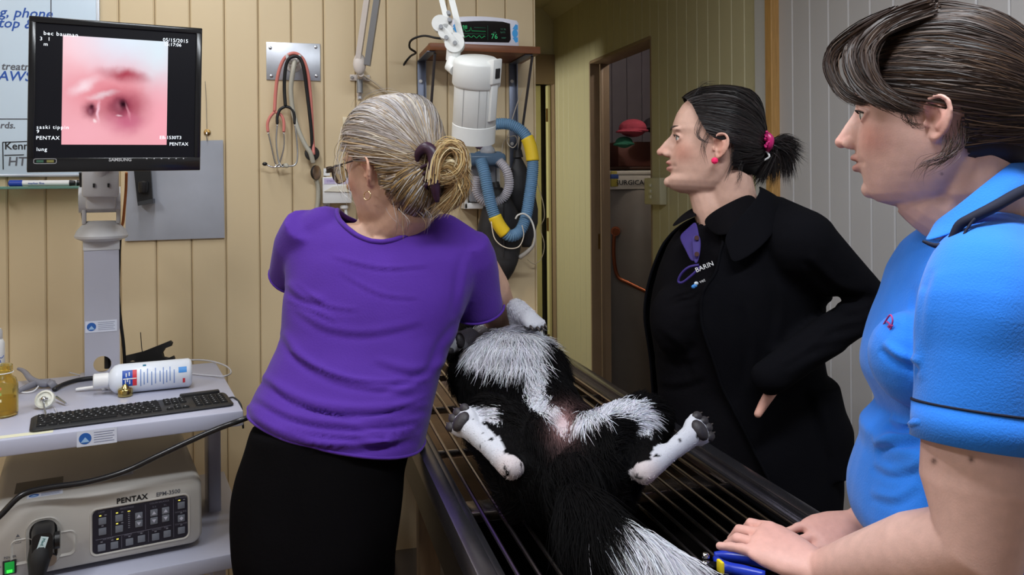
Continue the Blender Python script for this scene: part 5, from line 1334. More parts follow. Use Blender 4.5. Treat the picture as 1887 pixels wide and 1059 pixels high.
# ------------------------------------------------------------------ kit for people: heads, hands, garments, hair
from mathutils.bvhtree import BVHTree
CAPBVH = None
def npM(M): return np.array(M)
def xf(M, a):
    A = npM(M); return a @ A[:3, :3].T + A[:3, 3]
def project(a):
    d = a - np.array(CAM); r, u, f = d @ np.array(RV), d @ np.array(UV), d @ np.array(FV)
    return np.stack([CX + FPX * r / f, CY - FPX * u / f], 1)
HEAD = [  # z, front x, back x, half width, front roundness
    (0.1275, 0.000, -0.030, 0.012, 2.0), (0.122, 0.035, -0.060, 0.038, 2.0), (0.110, 0.060, -0.077, 0.053, 2.1), (0.095, 0.0755, -0.086, 0.062, 2.2),
    (0.075, 0.0870, -0.092, 0.068, 2.3), (0.055, 0.0935, -0.095, 0.071, 2.4), (0.040, 0.0960, -0.095, 0.0720, 2.5), (0.026, 0.0905, -0.094, 0.0720, 2.4),
    (0.010, 0.0915, -0.092, 0.0710, 2.3), (-0.005, 0.0935, -0.088, 0.0695, 2.2), (-0.020, 0.0975, -0.080, 0.0670, 2.1), (-0.033, 0.0990, -0.070, 0.0640, 2.0),
    (-0.045, 0.0970, -0.060, 0.0610, 1.95), (-0.058, 0.0935, -0.050, 0.0575, 1.9), (-0.072, 0.0955, -0.040, 0.0525, 1.85), (-0.085, 0.0920, -0.028, 0.0455, 1.8),
    (-0.095, 0.0820, -0.015, 0.0370, 1.8), (-0.102, 0.0620, 0.000, 0.0250, 1.9)]
def head_pieces(mb, H, jaw=1.0, nose=1.0, chin=0.0, ear_only=None):
    loc = MB(H)
    rings = []
    for z, xfr, xb, w, n in HEAD:
        if z < -0.06: xfr += chin
        xc = -0.012 if z > -0.01 else -0.012 + 0.03 * min(1, (-0.01 - z) / 0.09)
        w2 = w * (1 + (jaw - 1) * min(1.0, max(0.0, (0.0 - z) / 0.05)))
        ring = []
        for k in range(40):
            a = 2 * PI * k / 40; c, s = math.cos(a), math.sin(a)
            if c >= 0: x = xc + (xfr - xc) * abs(c) ** (2 / n); y = w2 * math.copysign(abs(s) ** (2 / max(n, 2.0)), s)
            else: x = xc + (xb - xc) * abs(c); y = w2 * s
            ring.append((x, y, z))
        rings.append(ring)
    loc.loft(rings[::-1])
    # nose
    loc.tube([(0.086, 0, 0.036), (0.0915, 0, 0.022), (0.101 + 0.003 * nose, 0, 0.006), (0.109 + 0.004 * nose, 0, -0.008)], [0.0085, 0.0080, 0.0085, 0.0095], 14, smooth=3)
    loc.ball((0.1125 + 0.005 * nose, 0, -0.0125), (0.0100, 0.0100, 0.0090), 16)
    for s in (-1, 1):
        loc.ball((0.104, s * 0.0115, -0.0165), (0.0105, 0.0068, 0.0080), 14)
        loc.ball((0.0925, s * 0.0085, -0.004), (0.011, 0.010, 0.020), 14)         # flank of the nose
        loc.ball((0.082, s * 0.028, 0.038), (0.014, 0.020, 0.0065), 14)          # brow
        # lids
        loc.tube([(0.076, s * 0.0455, 0.0195), (0.0855, s * 0.039, 0.0245), (0.0895, s * 0.030, 0.0265), (0.0875, s * 0.020, 0.0225)], 0.0032, 8, smooth=4)
        loc.tube([(0.076, s * 0.0455, 0.0190), (0.0845, s * 0.038, 0.0135), (0.0875, s * 0.030, 0.0125), (0.0865, s * 0.020, 0.0165)], 0.0028, 8, smooth=4)
    # lips
    loc.tube([(0.084, -0.025, -0.0415), (0.0955, -0.012, -0.0375), (0.1010, -0.004, -0.0355), (0.1010, 0.004, -0.0355), (0.0955, 0.012, -0.0375), (0.084, 0.025, -0.0415)], [0.0025, 0.0045, 0.0052, 0.0052, 0.0045, 0.0025], 12, smooth=4)
    loc.tube([(0.084, -0.024, -0.0430), (0.0950, -0.012, -0.0475), (0.0990, 0.0, -0.0490), (0.0950, 0.012, -0.0475), (0.084, 0.024, -0.0430)], [0.0025, 0.0050, 0.0062, 0.0050, 0.0025], 12, smooth=4)
    loc.ball((0.088 + chin, 0, -0.0785), (0.0125, 0.016, 0.0125), 16)
    # ears
    for s in (-1, 1):
        if ear_only and s != ear_only: pass
        Re = Matrix.Rotation(-s * 0.42, 3, 'Z') @ Matrix.Rotation(-0.16, 3, 'Y')
        e0 = Vector((-0.004, s * 0.0745, 0.004))
        loc.ball(e0, (0.0140, 0.0040, 0.0245), 14, R=Re)
        hel = [(0.010, 0.010, 0.004), (0.0125, 0.013, 0.016), (0.008, 0.015, 0.0275), (-0.004, 0.016, 0.0325), (-0.0145, 0.016, 0.0260), (-0.0190, 0.016, 0.010), (-0.0165, 0.014, -0.008), (-0.0095, 0.011, -0.020), (-0.002, 0.008, -0.027)]
        R2 = Matrix.Rotation(-s * 0.30, 3, 'Z') @ Matrix.Rotation(-0.16, 3, 'Y')
        loc.tube([e0 + R2 @ Vector((x * 0.95, s * (y - 0.0065), z * 0.86 - 0.002)) for x, y, z in hel], [0.0030, 0.0034, 0.0036, 0.0036, 0.0036, 0.0034, 0.0034, 0.0036, 0.004], 10, smooth=4)
        loc.tube([e0 + R2 @ Vector((x, s * y, z)) for x, y, z in ((-0.001, 0.006, 0.016), (-0.009, 0.008, 0.007), (-0.009, 0.008, -0.005), (-0.002, 0.006, -0.013))], 0.0030, 8, smooth=4)
        loc.ball(e0 + Vector((0.002, -s * 0.001, -0.0235)), (0.0070, 0.0040, 0.0080), 12)
        loc.ball(e0 + Vector((0.012, s * 0.0025, -0.007)), (0.0042, 0.0045, 0.0055), 10)
    mb.v, mb.f = mb.v, mb.f
    n = len(mb.v); mb.v.extend(loc.v); mb.f.extend([tuple(i + n for i in q) for q in loc.f])
def brush(co, c, r, vec):
    r = np.array(r if hasattr(r, '__len__') else (r, r, r)); q = (co - np.array(c)) / r
    return co + np.exp(-0.5 * (q * q).sum(1))[:, None] * np.array(vec)
def sculpt_head(co, H):
    L = xf(H.inverted(), co)
    near = (np.abs(L) < 0.16).all(1)
    l = L[near]
    for s in (-1, 1):
        l = brush(l, (0.092, s * 0.0215, 0.018), (0.012, 0.0085, 0.009), (-0.0055, 0, 0))     # inner eye corner
        l = brush(l, (0.090, s * 0.033, 0.0195), (0.010, 0.010, 0.0045), (-0.0050, 0, 0))     # eye opening
        l = brush(l, (0.070, s * 0.050, -0.004), (0.018, 0.016, 0.014), (0.002, s * 0.0035, 0))   # cheekbone
        l = brush(l, (0.060, s * 0.068, 0.045), 0.018, (0, -s * 0.003, 0))                    # temple
        l = brush(l, (0.068, s * 0.055, -0.035), 0.014, (0, -s * 0.002, 0))                   # hollow of the cheek
        l = brush(l, (0.108, s * 0.0065, -0.0235), (0.004, 0.0032, 0.004), (-0.002, 0, 0.0045))  # nostril
        l = brush(l, (0.004, s * 0.086, 0.000), (0.0060, 0.012, 0.0085), (0, -s * 0.0105, 0))  # ear bowl
        l = brush(l, (-0.010, s * 0.090, 0.016), (0.004, 0.010, 0.009), (0, -s * 0.0035, 0))
        l = brush(l, (0.086, s * 0.026, -0.0425), (0.004, 0.004, 0.003), (-0.003, 0, 0))      # mouth corner
    l = brush(l, (0.1020, 0, -0.0418), (0.006, 0.017, 0.0020), (-0.0058, 0, 0))               # mouth line
    l = brush(l, (0.100, 0, -0.0605), (0.006, 0.014, 0.0045), (-0.0015, 0, 0))
    l = brush(l, (0.1025, 0, -0.0285), (0.005, 0.0028, 0.005), (-0.0012, 0, 0))
    L[near] = l
    return xf(H, L)
def skin_tint(co, base, H=None, lips=(0.42, 0.13, 0.11), hands=()):
    n = len(co); c = np.tile(np.array(base), (n, 1))
    rs = np.random.RandomState(3)
    if H is not None:
        l = xf(H.inverted(), co)
        def g(p, r): r = np.array(r if hasattr(r, '__len__') else (r,) * 3); return np.exp(-0.5 * (((l - np.array(p)) / r) ** 2).sum(1))[:, None]
        red = np.array(base) * np.array((1.06, 0.78, 0.74))
        for s in (-1, 1):
            c += (red - c) * 0.75 * g((0.075, s * 0.045, -0.012), (0.022, 0.018, 0.016))
            c += (red - c) * 0.7 * g((-0.005, s * 0.082, 0.004), (0.02, 0.009, 0.03))
            c += (red * 0.75 - c) * 0.45 * g((0.085, s * 0.032, 0.019), (0.012, 0.014, 0.008))
        c += (red - c) * 0.8 * g((0.115, 0, -0.013), 0.010)
        for p, r in (((0.100, 0, -0.0365), (0.008, 0.017, 0.0035)), ((0.098, 0, -0.0475), (0.008, 0.016, 0.0045))):
            w_ = np.clip(g(p, r) * 1.5 - 0.25, 0, 1); c += (np.array(lips) - c) * w_ * 0.85
        w_ = np.clip(g((0.097, 0, -0.0418), (0.008, 0.018, 0.0014)), 0, 1); c += (np.array(lips) * 0.35 - c) * w_ * 0.9
    for p, rr in hands:
        d = np.linalg.norm(co - np.array(p), axis=1)[:, None]
        c += (np.array(base) * np.array((1.06, 0.80, 0.78)) - c) * 0.6 * np.exp(-0.5 * (d / rr) ** 2)
    return np.clip(c, 0, 1)
def hand_pieces(mb, M, thumb=1, curl=(0.5, 0.5, 0.5, 0.5), spread=0.06, tcurl=0.3, tdir=(0.62, 0.70, -0.35), s=1.0):
    """M: wrist origin, x to the fingers, y to the thumb side, z out of the back of the hand"""
    h = MB(M)
    def ov(x, w, t, z=0.0, y=0.0, n=18): return [(x * s, (y + w * math.cos(a)) * s, (z + t * math.sin(a)) * s) for a in np.linspace(0, 2 * PI, n, endpoint=False)]
    h.loft([ov(-0.035, 0.012, 0.010), ov(-0.02, 0.022, 0.018), ov(0.0, 0.026, 0.019), ov(0.02, 0.031, 0.018), ov(0.045, 0.039, 0.0165), ov(0.07, 0.042, 0.0150), ov(0.088, 0.040, 0.0125), ov(0.096, 0.036, 0.0085)])
    ln = (0.070, 0.079, 0.073, 0.056); by = (0.028, 0.0095, -0.0095, -0.0275); bx = (0.084, 0.088, 0.084, 0.076)
    for k in range(4):
        sp = spread * (1.5 - k); p = Vector((bx[k], by[k] * thumb, 0.001)); r0 = 0.0092 if k < 3 else 0.0080
        d = Vector((math.cos(sp), math.sin(sp) * thumb, 0)); ang = 0.0
        pts, rs = [p - d * 0.02, p], [r0, r0 * 1.06]
        cu = curl[k] if hasattr(curl[k], '__len__') else (curl[k] * 0.7, curl[k], curl[k] * 0.7)
        for j, fr in enumerate((0.45, 0.30, 0.25)):
            ang += cu[j]
            q = pts[-1] + (d * math.cos(ang) + Vector((0, 0, -1)) * math.sin(ang)) * (ln[k] * fr)
            pts.append(pts[-1].lerp(q, 0.5)); rs.append(r0 * (0.90 - 0.10 * j)); pts.append(q); rs.append(r0 * (0.97 - 0.10 * j))
        h.chain([x * s for x in pts], [r * s for r in rs], 12)
    td = Vector((tdir[0], tdir[1] * thumb, tdir[2])).normalized(); p = Vector((0.018, 0.020 * thumb, -0.006)); pts, rs = [p], [0.0155]
    for j, (l_, r_) in enumerate(((0.044, 0.0120), (0.032, 0.0105), (0.026, 0.0082))):
        pts.append(pts[-1] + td * l_); rs.append(r_)
        td = (td + Vector((tcurl * 0.8, -tcurl * 0.6 * thumb, -0.05))).normalized()
    h.chain([x * s for x in pts], [r * s for r in rs], 12)
    n = len(mb.v); mb.v.extend(h.v); mb.f.extend([tuple(i + n for i in q) for q in h.f])
def torso_rings(rows, zfun, bfun, n=36, grow=0.0, flat=2.3):
    """rows: (row, left, right) sight lines of the outline -> horizontal body sections with real depth"""
    out = []
    for py, l_, r_ in rows:
        z = zfun(py); L_, R_ = at(l_, py, z), at(r_, py, z); c = (L_ + R_) / 2; a = (R_ - L_).length / 2 + grow; b = bfun(py) + grow
        out.append([c + RV * (a * math.copysign(abs(math.cos(t)) ** (2 / flat), math.cos(t))) + FV * (b * math.copysign(abs(math.sin(t)) ** (2 / flat), math.sin(t))) for t in np.linspace(0, 2 * PI, n, endpoint=False)])
    return out
def lerp_rows(rows, n):
    py = np.array([r[0] for r in rows], float); q = np.linspace(py[0], py[-1], n)
    return [(y, np.interp(y, py, [r[1] for r in rows]), np.interp(y, py, [r[2] for r in rows])) for y in q]
def bisect(me, co, no):
    """cut the mesh and drop what lies on the side the normal points to"""
    bm = bmesh.new(); bm.from_mesh(me)
    bmesh.ops.bisect_plane(bm, geom=bm.verts[:] + bm.edges[:] + bm.faces[:], plane_co=co, plane_no=no, clear_outer=True)
    bm.to_mesh(me); bm.free(); return me
def drop(me, mask):
    bm = bmesh.new(); bm.from_mesh(me); bm.verts.ensure_lookup_table()
    bmesh.ops.delete(bm, geom=[bm.verts[i] for i in np.nonzero(mask)[0]], context='VERTS')
    bm.to_mesh(me); bm.free(); return me
def edge_loops(me):
    bm = bmesh.new(); bm.from_mesh(me)
    es = [e for e in bm.edges if len(e.link_faces) == 1]; nb = {}
    for e in es:
        a, b = e.verts; nb.setdefault(a.index, []).append(b.index); nb.setdefault(b.index, []).append(a.index)
    pos = {v.index: v.co.copy() for v in bm.verts if v.index in nb}; bm.free()
    loops, seen = [], set()
    for s in nb:
        if s in seen: continue
        lp, cur, prev = [s], s, None; seen.add(s)
        while True:
            nx = [k for k in nb[cur] if k != prev and k not in seen]
            if not nx: break
            prev, cur = cur, nx[0]; lp.append(cur); seen.add(cur)
        loops.append([pos[i] for i in lp])
    return sorted(loops, key=len, reverse=True)
def neck_hole(me, c, ru, rw, zmin):
    """open a garment round the neck: drop the cloth inside an upright elliptic cylinder and round off the edge"""
    co = get_co(me); d = co - np.array(c); u, w = d @ np.array(RV), d @ np.array(FV)
    e = (u / ru) ** 2 + (w / rw) ** 2
    me = drop(me, (e < 1) & (co[:, 2] > zmin))
    lp = edge_loops(me)[0]; n = len(lp)
    out = []
    for i in range(0, n, 2):
        out.append(sum((lp[(i + k) % n] for k in range(-6, 7)), Vector()) / 13)
    return out
def folds(me, lines, amp=0.004, width=7.0, gate=None):
    """cloth creases: each line of sight points, amplitude scale -> ridge with a valley under it"""
    co, no = get_co(me), get_no(me); p = project(co); add = np.zeros(len(co))
    face = (no @ np.array(FV)) < 0.25
    for ln in lines:
        k = ln[0]; pts = np.array(ln[1:], float)
        pts = np.array([[*q] for q in np.array([[v.x, v.y] for v in spline([Vector((x, y, 0)) for x, y in pts], 6)])])
        best = np.full(len(co), 1e9); sg = np.zeros(len(co)); tt = np.zeros(len(co)); m = len(pts) - 1
        for i in range(m):
            a, b = pts[i], pts[i + 1]; d = b - a; L2 = (d * d).sum() + 1e-9
            t = np.clip(((p - a) @ d) / L2, 0, 1); q = a + t[:, None] * d; e = p - q; dist = np.hypot(e[:, 0], e[:, 1])
            up_ = dist < best; best = np.where(up_, dist, best); tt = np.where(up_, (i + t) / m, tt)
            sg = np.where(up_, np.sign(d[0] * e[:, 1] - d[1] * e[:, 0]) * dist, sg)
        taper = np.sin(np.clip(tt, 0, 1) * PI) ** 0.5
        add += k * taper * (np.exp(-(sg / width) ** 2) - 0.9 * np.exp(-((sg - 1.5 * width) / (width * 0.8)) ** 2)) * (best < 5 * width)
    co += no * (add * amp * face)[:, None]
    set_co(me, co)
def wobble(me, amp, scale, seed=0.0):
    co, no = get_co(me), get_no(me)
    a = np.array([mnoise.noise(Vector(c) * scale + Vector((seed, seed, 0))) for c in co])
    set_co(me, co + no * (a * amp)[:, None])
def orth(x, approx_z):
    x = Vector(x).normalized(); z = Vector(approx_z); z = (z - x * z.dot(x)).normalized(); y = z.cross(x); return x, y, z
def head_matrix(px, py, z, fwd, pitch=0.0, roll=0.0, scale=1.0):
    """fwd: facing direction (horizontal); pitch > 0 bows the head"""
    f = Vector(fwd).normalized(); u = Vector((0, 0, 1)); l = u.cross(f)
    R = Matrix((f, l, u)).transposed() @ Matrix.Rotation(pitch, 3, 'Y') @ Matrix.Rotation(roll, 3, 'X') @ Matrix.Scale(scale, 3)
    M = R.to_4x4(); M.translation = at(px, py, z) if not isinstance(px, Vector) else px
    return M
def eyes(H, parent, iris=(0.10, 0.14, 0.17)):
    for s in (-1, 1):
        c = Vector((0.0755, s * 0.0315, 0.0185)); e = build('eye', MB(H).ball(c, 0.0120, 20), mat('eye_white', srgb(205, 198, 192), 0.15), parent, 180)
        g = Vector((1, s * 0.06, -0.02)).normalized()
        build('iris', MB(H).lathe([(0.0062, 0.0104), (0.0052, 0.0113), (0.002, 0.0120), (0.0001, 0.0122)], c, g, 18), mat('iris_%d' % int(iris[0] * 100), iris, 0.1), e, 180)
        build('lashes', MB(H).tube([(0.080, s * 0.0445, 0.0205), (0.0885, s * 0.038, 0.0243), (0.0920, s * 0.030, 0.0255), (0.0895, s * 0.022, 0.0222)], 0.0011, 6, smooth=4), mat('lash', (0.012, 0.009, 0.008), 0.7), e, 180)
def brows(H, parent, col, th=1.0, n=140):
    rs = np.random.RandomState(9); P_, W_, S_ = [], [], []
    for s in (-1, 1):
        for i in range(n):
            u = rs.rand(); x = 0.0985 - 0.030 * u ** 2.2; y = s * (0.014 + 0.034 * u); z = 0.0375 + 0.006 * math.sin(u * 2.4) + rs.uniform(-0.0028, 0.0028) * th * (1 - 0.5 * u)
            p = np.array((x, y, z)); d = np.array((-0.5 * u - 0.1, s * (0.9 - 0.3 * u), 0.35 - 0.5 * u)); d /= np.linalg.norm(d)
            k = np.linspace(0, 1, 3)[:, None]; P_.append(p + d * k * 0.0065 + np.array((0.001, 0, 0)) * np.sin(k * PI)); W_.append([0.0006, 0.0005, 0.0001]); S_.append(np.tile(np.cross(d, (1, s * 0.5, 0)), (3, 1)))
    P_ = xf(H, np.array(P_).reshape(-1, 3)).reshape(-1, 3, 3); S_ = np.array(S_); S_ /= np.linalg.norm(S_, axis=2, keepdims=True); S_ = S_ @ npM(H)[:3, :3].T
    me = ribbons('eyebrows', P_, np.array(W_), S_)
    o = link('eyebrows', me, mat('brow_' + parent.name, col, 0.6), parent, 0); o['kind'] = 'stuff'; return o
def strands(name, ctrl, count, spread, width, cols, parent, m, k=14, seed=1, jitter=0.002, surf=None, taper=0.35, label=None):
    """locks of hair: list of control curves (k0 world points each with own spread); strands are blends with offsets"""
    rs = np.random.RandomState(seed); P_, W_, S_, C_ = [], [], [], []
    per = max(1, count // len(ctrl))
    for c in ctrl:
        base = np.array([[*p] for p in spline([Vector(p) for p in c], 6)]); tt = np.linspace(0, 1, len(base)); q = np.linspace(0, 1, k)
        b = np.stack([np.interp(q, tt, base[:, i]) for i in range(3)], 1)
        for i in range(per):
            off = rs.normal(0, 1, 3) * spread; off2 = rs.normal(0, 1, 3) * spread; fr = (1 - q)[:, None]
            end = 1.0 - rs.rand() * 0.25; b2 = np.stack([np.interp(q * end, tt, base[:, j]) for j in range(3)], 1)
            w = rs.normal(0, jitter, (3,)); ph = rs.rand() * 6
            path = b2 + off * (0.5 + 0.5 * fr) + off2 * (1 - fr) * 0.9 + w * np.sin(q * 5 + ph)[:, None]
            P_.append(path); tw = width * (0.6 + 0.8 * rs.rand()); W_.append(tw * np.clip((1 - q) / taper, 0.08, 1)); 
            d = np.gradient(path, axis=0); vdir = path - np.array(CAM); s_ = np.cross(d, vdir); a = rs.uniform(-0.7, 0.7)
            s_ /= np.linalg.norm(s_, axis=1, keepdims=True) + 1e-9; v_ = vdir / np.linalg.norm(vdir, axis=1, keepdims=True)
            S_.append(s_ * math.cos(a) + v_ * math.sin(a)); C_.append(cols[rs.randint(len(cols))] * (0.8 + 0.4 * rs.rand()))
    me = ribbons(name, np.array(P_), np.array(W_), np.array(S_), np.array(C_))
    o = link(name, me, m, parent, 0, label); o['kind'] = 'stuff'; return o
def comb(name, H, c, rad, root_fn, gather, count, cols, parent, m, k=14, seed=2, width=0.0011, lift=0.03, wav=0.006, end=1.0, tintfn=None, onto=True):
    """hair combed over the skull: strands run on an ellipsoid from their roots to the gathering point"""
    rs = np.random.RandomState(seed); c, rad = np.array(c), np.array(rad)
    g = (np.array(gather) - c) / rad; gl = np.linalg.norm(g); g = g / gl
    P_, W_, S_, C_ = [], [], [], []
    q = np.linspace(0, 1, k)
    while len(P_) < count:
        d0 = root_fn(rs)
        if d0 is None: continue
        d0 = d0 / np.linalg.norm(d0); gj = g + rs.normal(0, 0.055, 3); gj /= np.linalg.norm(gj)
        om = math.acos(np.clip(d0 @ gj, -0.999, 0.999)); t = q * (end if rs.rand() > 0.25 else rs.uniform(0.35, end))
        path = (np.sin((1 - t) * om)[:, None] * d0 + np.sin(t * om)[:, None] * gj) / math.sin(om)
        side = np.cross(d0, gj); side /= np.linalg.norm(side) + 1e-9
        path = path + side * (wav * 8 * np.sin(t * PI + 0.0) * rs.normal(0, 0.6) + 0.012 * np.sin(t * 9 + rs.rand() * 6) * rs.rand())[:, None]
        path /= np.linalg.norm(path, axis=1, keepdims=True)
        lf = 1 + lift * rs.rand() * np.sin(np.clip(t * 1.15 + 0.06, 0, 1) * PI) ** 0.6
        nrm = path / rad; nrm /= np.linalg.norm(nrm, axis=1, keepdims=True)
        pts = c + path * rad * lf[:, None]
        if CAPBVH is not None and onto:
            for i in range(k):
                dr = Vector(path[i] * rad).normalized(); hit = CAPBVH.ray_cast(Vector(c), dr, 0.4)
                if hit[0] is not None: pts[i] = np.array(hit[0] + dr * ((lf[i] - 1) * 0.09 + 0.0006))
        dd = np.gradient(pts, axis=0); s_ = np.cross(dd, nrm); s_ /= np.linalg.norm(s_, axis=1, keepdims=True) + 1e-9
        a = rs.uniform(-0.5, 0.5); s_ = s_ * math.cos(a) + nrm * math.sin(a)
        P_.append(pts); S_.append(s_); W_.append(width * (0.5 + rs.rand()) * np.clip((1.02 - q) / 0.15, 0.2, 1)); col = cols[rs.randint(len(cols))] * (0.75 + 0.5 * rs.rand())
        if tintfn is not None: col = tintfn(pts[k // 2], col, rs)
        C_.append(col)
    P_, S_ = np.array(P_), np.array(S_)
    Pw = xf(H, P_.reshape(-1, 3)).reshape(P_.shape); Sw = S_ @ npM(H)[:3, :3].T
    me = ribbons(name, Pw, np.array(W_), Sw, np.array(C_))
    o = link(name, me, m, parent, 0); o['kind'] = 'stuff'; return o
def skull(mb, grow, zmin=-0.06, sx=1.0):
    rings = []
    for z, xfr, xb, w, n in HEAD:
        if z < zmin: continue
        xc = -0.012; ring = []
        for k in range(40):
            a = 2 * PI * k / 40; c, s = math.cos(a), math.sin(a)
            ex = xfr if c >= 0 else xb
            ring.append((xc + (ex - xc + math.copysign(grow, c)) * (abs(c) ** (2 / n) if c >= 0 else abs(c)) * (1 if c >= 0 else 1), (w + grow) * math.copysign(abs(s) ** (2 / max(n, 2.0)) if c >= 0 else abs(s), s), z + grow * max(0.0, z - 0.03) / 0.09))
        rings.append(ring)
    mb.loft(rings[::-1])
def hair_cap(H, pieces, voxel, keep, m, parent, col, name='hair', smooth=6):
    mb = MB(H)
    for kind, *a in pieces:
        if kind == 'skull': skull(mb, *a)
        else: getattr(mb, kind)(*a)
    me = skinmesh(mb, voxel, smooth); co = get_co(me); l = xf(H.inverted(), co); mask = ~keep(l)
    global CAPBVH
    CAPBVH = BVHTree.FromPolygons([tuple(p) for p in l], [tuple(p.vertices) for p in me.polygons])
    me = drop(me, mask)
    rs = np.random.RandomState(4); set_tint(me, np.array(col) * np.ones((len(me.vertices), 1)))
    return link(name, me, m, parent, 180)
M_SKIN = mat_attr('skin', rough=0.48, spec=0.35, sss=0.06, bump=0.10, bscale=420, var=0.06, vscale=70)
M_HAIR = mat_attr('hair_strands', rough=0.42, spec=0.28)
# ------------------------------------------------------------------ person in the purple shirt, seen from behind
PU = thing('person', (onZ(590, 1000, 0.0).x * 0 + at(590, 1000, 1.6).x, at(590, 1000, 1.6).y, 0), 'person with grey-blonde pinned-up hair, purple t-shirt and black trousers bending over the dog', 'person')
zpu = lambda py: float(np.interp(py, [380, 450, 600, 760, 900, 1400], [1.74, 1.74, 1.70, 1.62, 1.58, 1.58]))
rows_t = [(402, 604, 786), (412, 570, 832), (426, 546, 862), (450, 533, 882), (485, 530, 886), (520, 530, 874), (560, 528, 858), (600, 524, 842), (640, 516, 824), (680, 496, 810), (720, 477, 801), (760, 460, 793), (800, 450, 783), (840, 446, 774), (880, 440, 762), (930, 434, 756)]
bpu = lambda py: float(np.interp(py, [400, 430, 470, 560, 640, 720, 800, 930], [0.055, 0.085, 0.105, 0.120, 0.118, 0.130, 0.146, 0.152]))
Hpu = head_matrix(727, 318, 1.70, FV * 0.56 - RV * 0.83, pitch=0.12, roll=-0.02, scale=1.10)
SL, SR = at(556, 452, 1.74), at(864, 474, 1.74)          # shoulder joints
EL, WLp = at(575, 600, 2.02), at(760, 640, 2.20)
ER, WRp = at(928, 598, 1.90), at(893, 602, 2.10)
# skin: head, neck, trunk, arms and hands in one surface
b = MB(); head_pieces(b, Hpu, jaw=1.04)
nb_ = at(714, 455, 1.73)
b.tube([Hpu @ Vector((-0.030, 0, -0.02)), Hpu @ Vector((-0.030, 0, -0.07)), at(716, 425, 1.73), nb_, at(710, 500, 1.72)], [0.052, 0.054, 0.062, 0.075, 0.080], 20, smooth=3)
b.tube([Hpu @ Vector((0.020, 0, -0.085)), at(690, 430, 1.80)], [0.035, 0.05], 14)
b.loft(torso_rings(lerp_rows(rows_t[1:12], 22), zpu, lambda y: bpu(y) - 0.010, grow=-0.012))
b.chain([SL, at(556, 520, 1.86), EL, (EL + WLp) / 2, WLp], [0.050, 0.045, 0.038, 0.036, 0.026])
b.chain([SR, at(902, 532, 1.81), ER, (ER + WRp) / 2 + Vector((0.01, 0, 0)), WRp], [0.050, 0.046, 0.038, 0.036, 0.026])
x, y, z = orth((at(846, 598, 2.16) - WRp), UV)
hand_pieces(b, basis(WRp, x, y, z), thumb=-1, curl=(0.5, 0.55, 0.6, 0.6), s=0.92)
x, y, z = orth((at(835, 622, 2.26) - WLp), UV)
hand_pieces(b, basis(WLp, x, y, z), thumb=1, curl=(0.5, 0.5, 0.5, 0.5), s=0.92)
me = skinmesh(b, 0.0036, 3)
set_co(me, sculpt_head(get_co(me), Hpu))
set_tint(me, skin_tint(get_co(me), (0.56, 0.345, 0.25), Hpu, hands=((tuple(at(846, 598, 2.16)), 0.08),)))
link('body', me, M_SKIN, PU, 180)
# shirt
M_PURP = mat('purple_jersey', srgb(76, 40, 140), 0.8, var=0.05, vscale=9, bump=0.25, bscale=260, sheen=0.1, spec=0.2)
g = MB(); g.loft(torso_rings(lerp_rows(rows_t, 30), zpu, bpu, grow=0.003))
g.chain([at(600, 425, 1.735), SL], [0.055, 0.058]); g.chain([at(815, 440, 1.735), SR], [0.055, 0.058])
sl_a, sl_b = SL, at(536, 512, 1.80)
g.tube([SL + (SL - sl_b) * 0.6, SL, SL.lerp(sl_b, 0.5), sl_b], [0.05, 0.058, 0.054, 0.048], 20)
sr_b = at(884, 572, 1.80)
g.tube([SR + (SR - sr_b) * 0.3, SR, SR.lerp(sr_b, 0.5), sr_b], [0.05, 0.060, 0.058, 0.055], 20)
me = skinmesh(g, 0.006, 7)
nloop = neck_hole(me, at(713, 420, 1.74), 0.104, 0.092, at(713, 470, 1.7).z)
h0, h1, h2 = at(447, 792, 1.60), at(752, 868, 1.56), at(600, 836, 1.45)
hn = (h1 - h0).cross(h2 - h0).normalized(); hn = -hn if hn.z > 0 else hn
h0b = at(447, 796, 1.6)
hn = ((h1 - h0).cross(FV)).normalized(); hn = -hn if hn.z > 0 else hn
bisect(me, at(600, 832, 1.46), hn)
folds(me, [(1.0, (480, 690), (560, 735), (660, 752), (790, 742)), (0.9, (470, 728), (540, 765), (640, 780), (780, 770)), (1.1, (456, 762), (530, 800), (640, 822), (770, 800)), (0.8, (455, 745), (510, 785), (580, 805)), (0.7, (640, 800), (700, 812), (765, 790)),
           (0.8, (522, 610), (560, 660), (640, 700), (760, 718)), (0.5, (540, 560), (600, 600), (680, 610), (780, 590)), (0.7, (850, 600), (820, 640), (800, 690)), (0.6, (530, 520), (560, 545), (600, 552)), (0.6, (862, 470), (852, 530), (846, 585)), (0.5, (838, 640), (780, 700), (700, 735)),
           (0.6, (600, 845), (680, 858), (740, 850)), (0.5, (500, 800), (560, 825), (600, 832)), (0.5, (690, 660), (760, 680), (815, 665))], amp=0.0062, width=8)
folds(me, [(1.0, (535, 641), (585, 676), (667, 700), (790, 700)), (0.9, (500, 705), (560, 745), (680, 760), (790, 728)), (1.0, (468, 748), (540, 788), (640, 803), (770, 792)), (0.9, (462, 765), (520, 803), (600, 818), (740, 812)), (0.8, (560, 742), (680, 771), (790, 750)), (0.7, (530, 552), (580, 572), (622, 592)), (0.5, (625, 500), (700, 540), (770, 548)), (0.8, (640, 786), (720, 800), (778, 780)), (0.6, (610, 470), (700, 492), (790, 488)), (0.6, (545, 520), (600, 560), (660, 570))], amp=0.0042, width=4.2)
wobble(me, 0.0025, 16)
shirt = link('t_shirt', me, M_PURP, PU, 180)
build('neck_band', MB().tube(nloop, 0.0055, 8, closed=True), M_PURP, shirt, 180)
lps = sorted(edge_loops(me), key=lambda l: sum(v.z for v in l) / len(l))
build('hem', MB().tube(lps[0][::3], 0.003, 8, closed=True), M_PURP, shirt, 180)
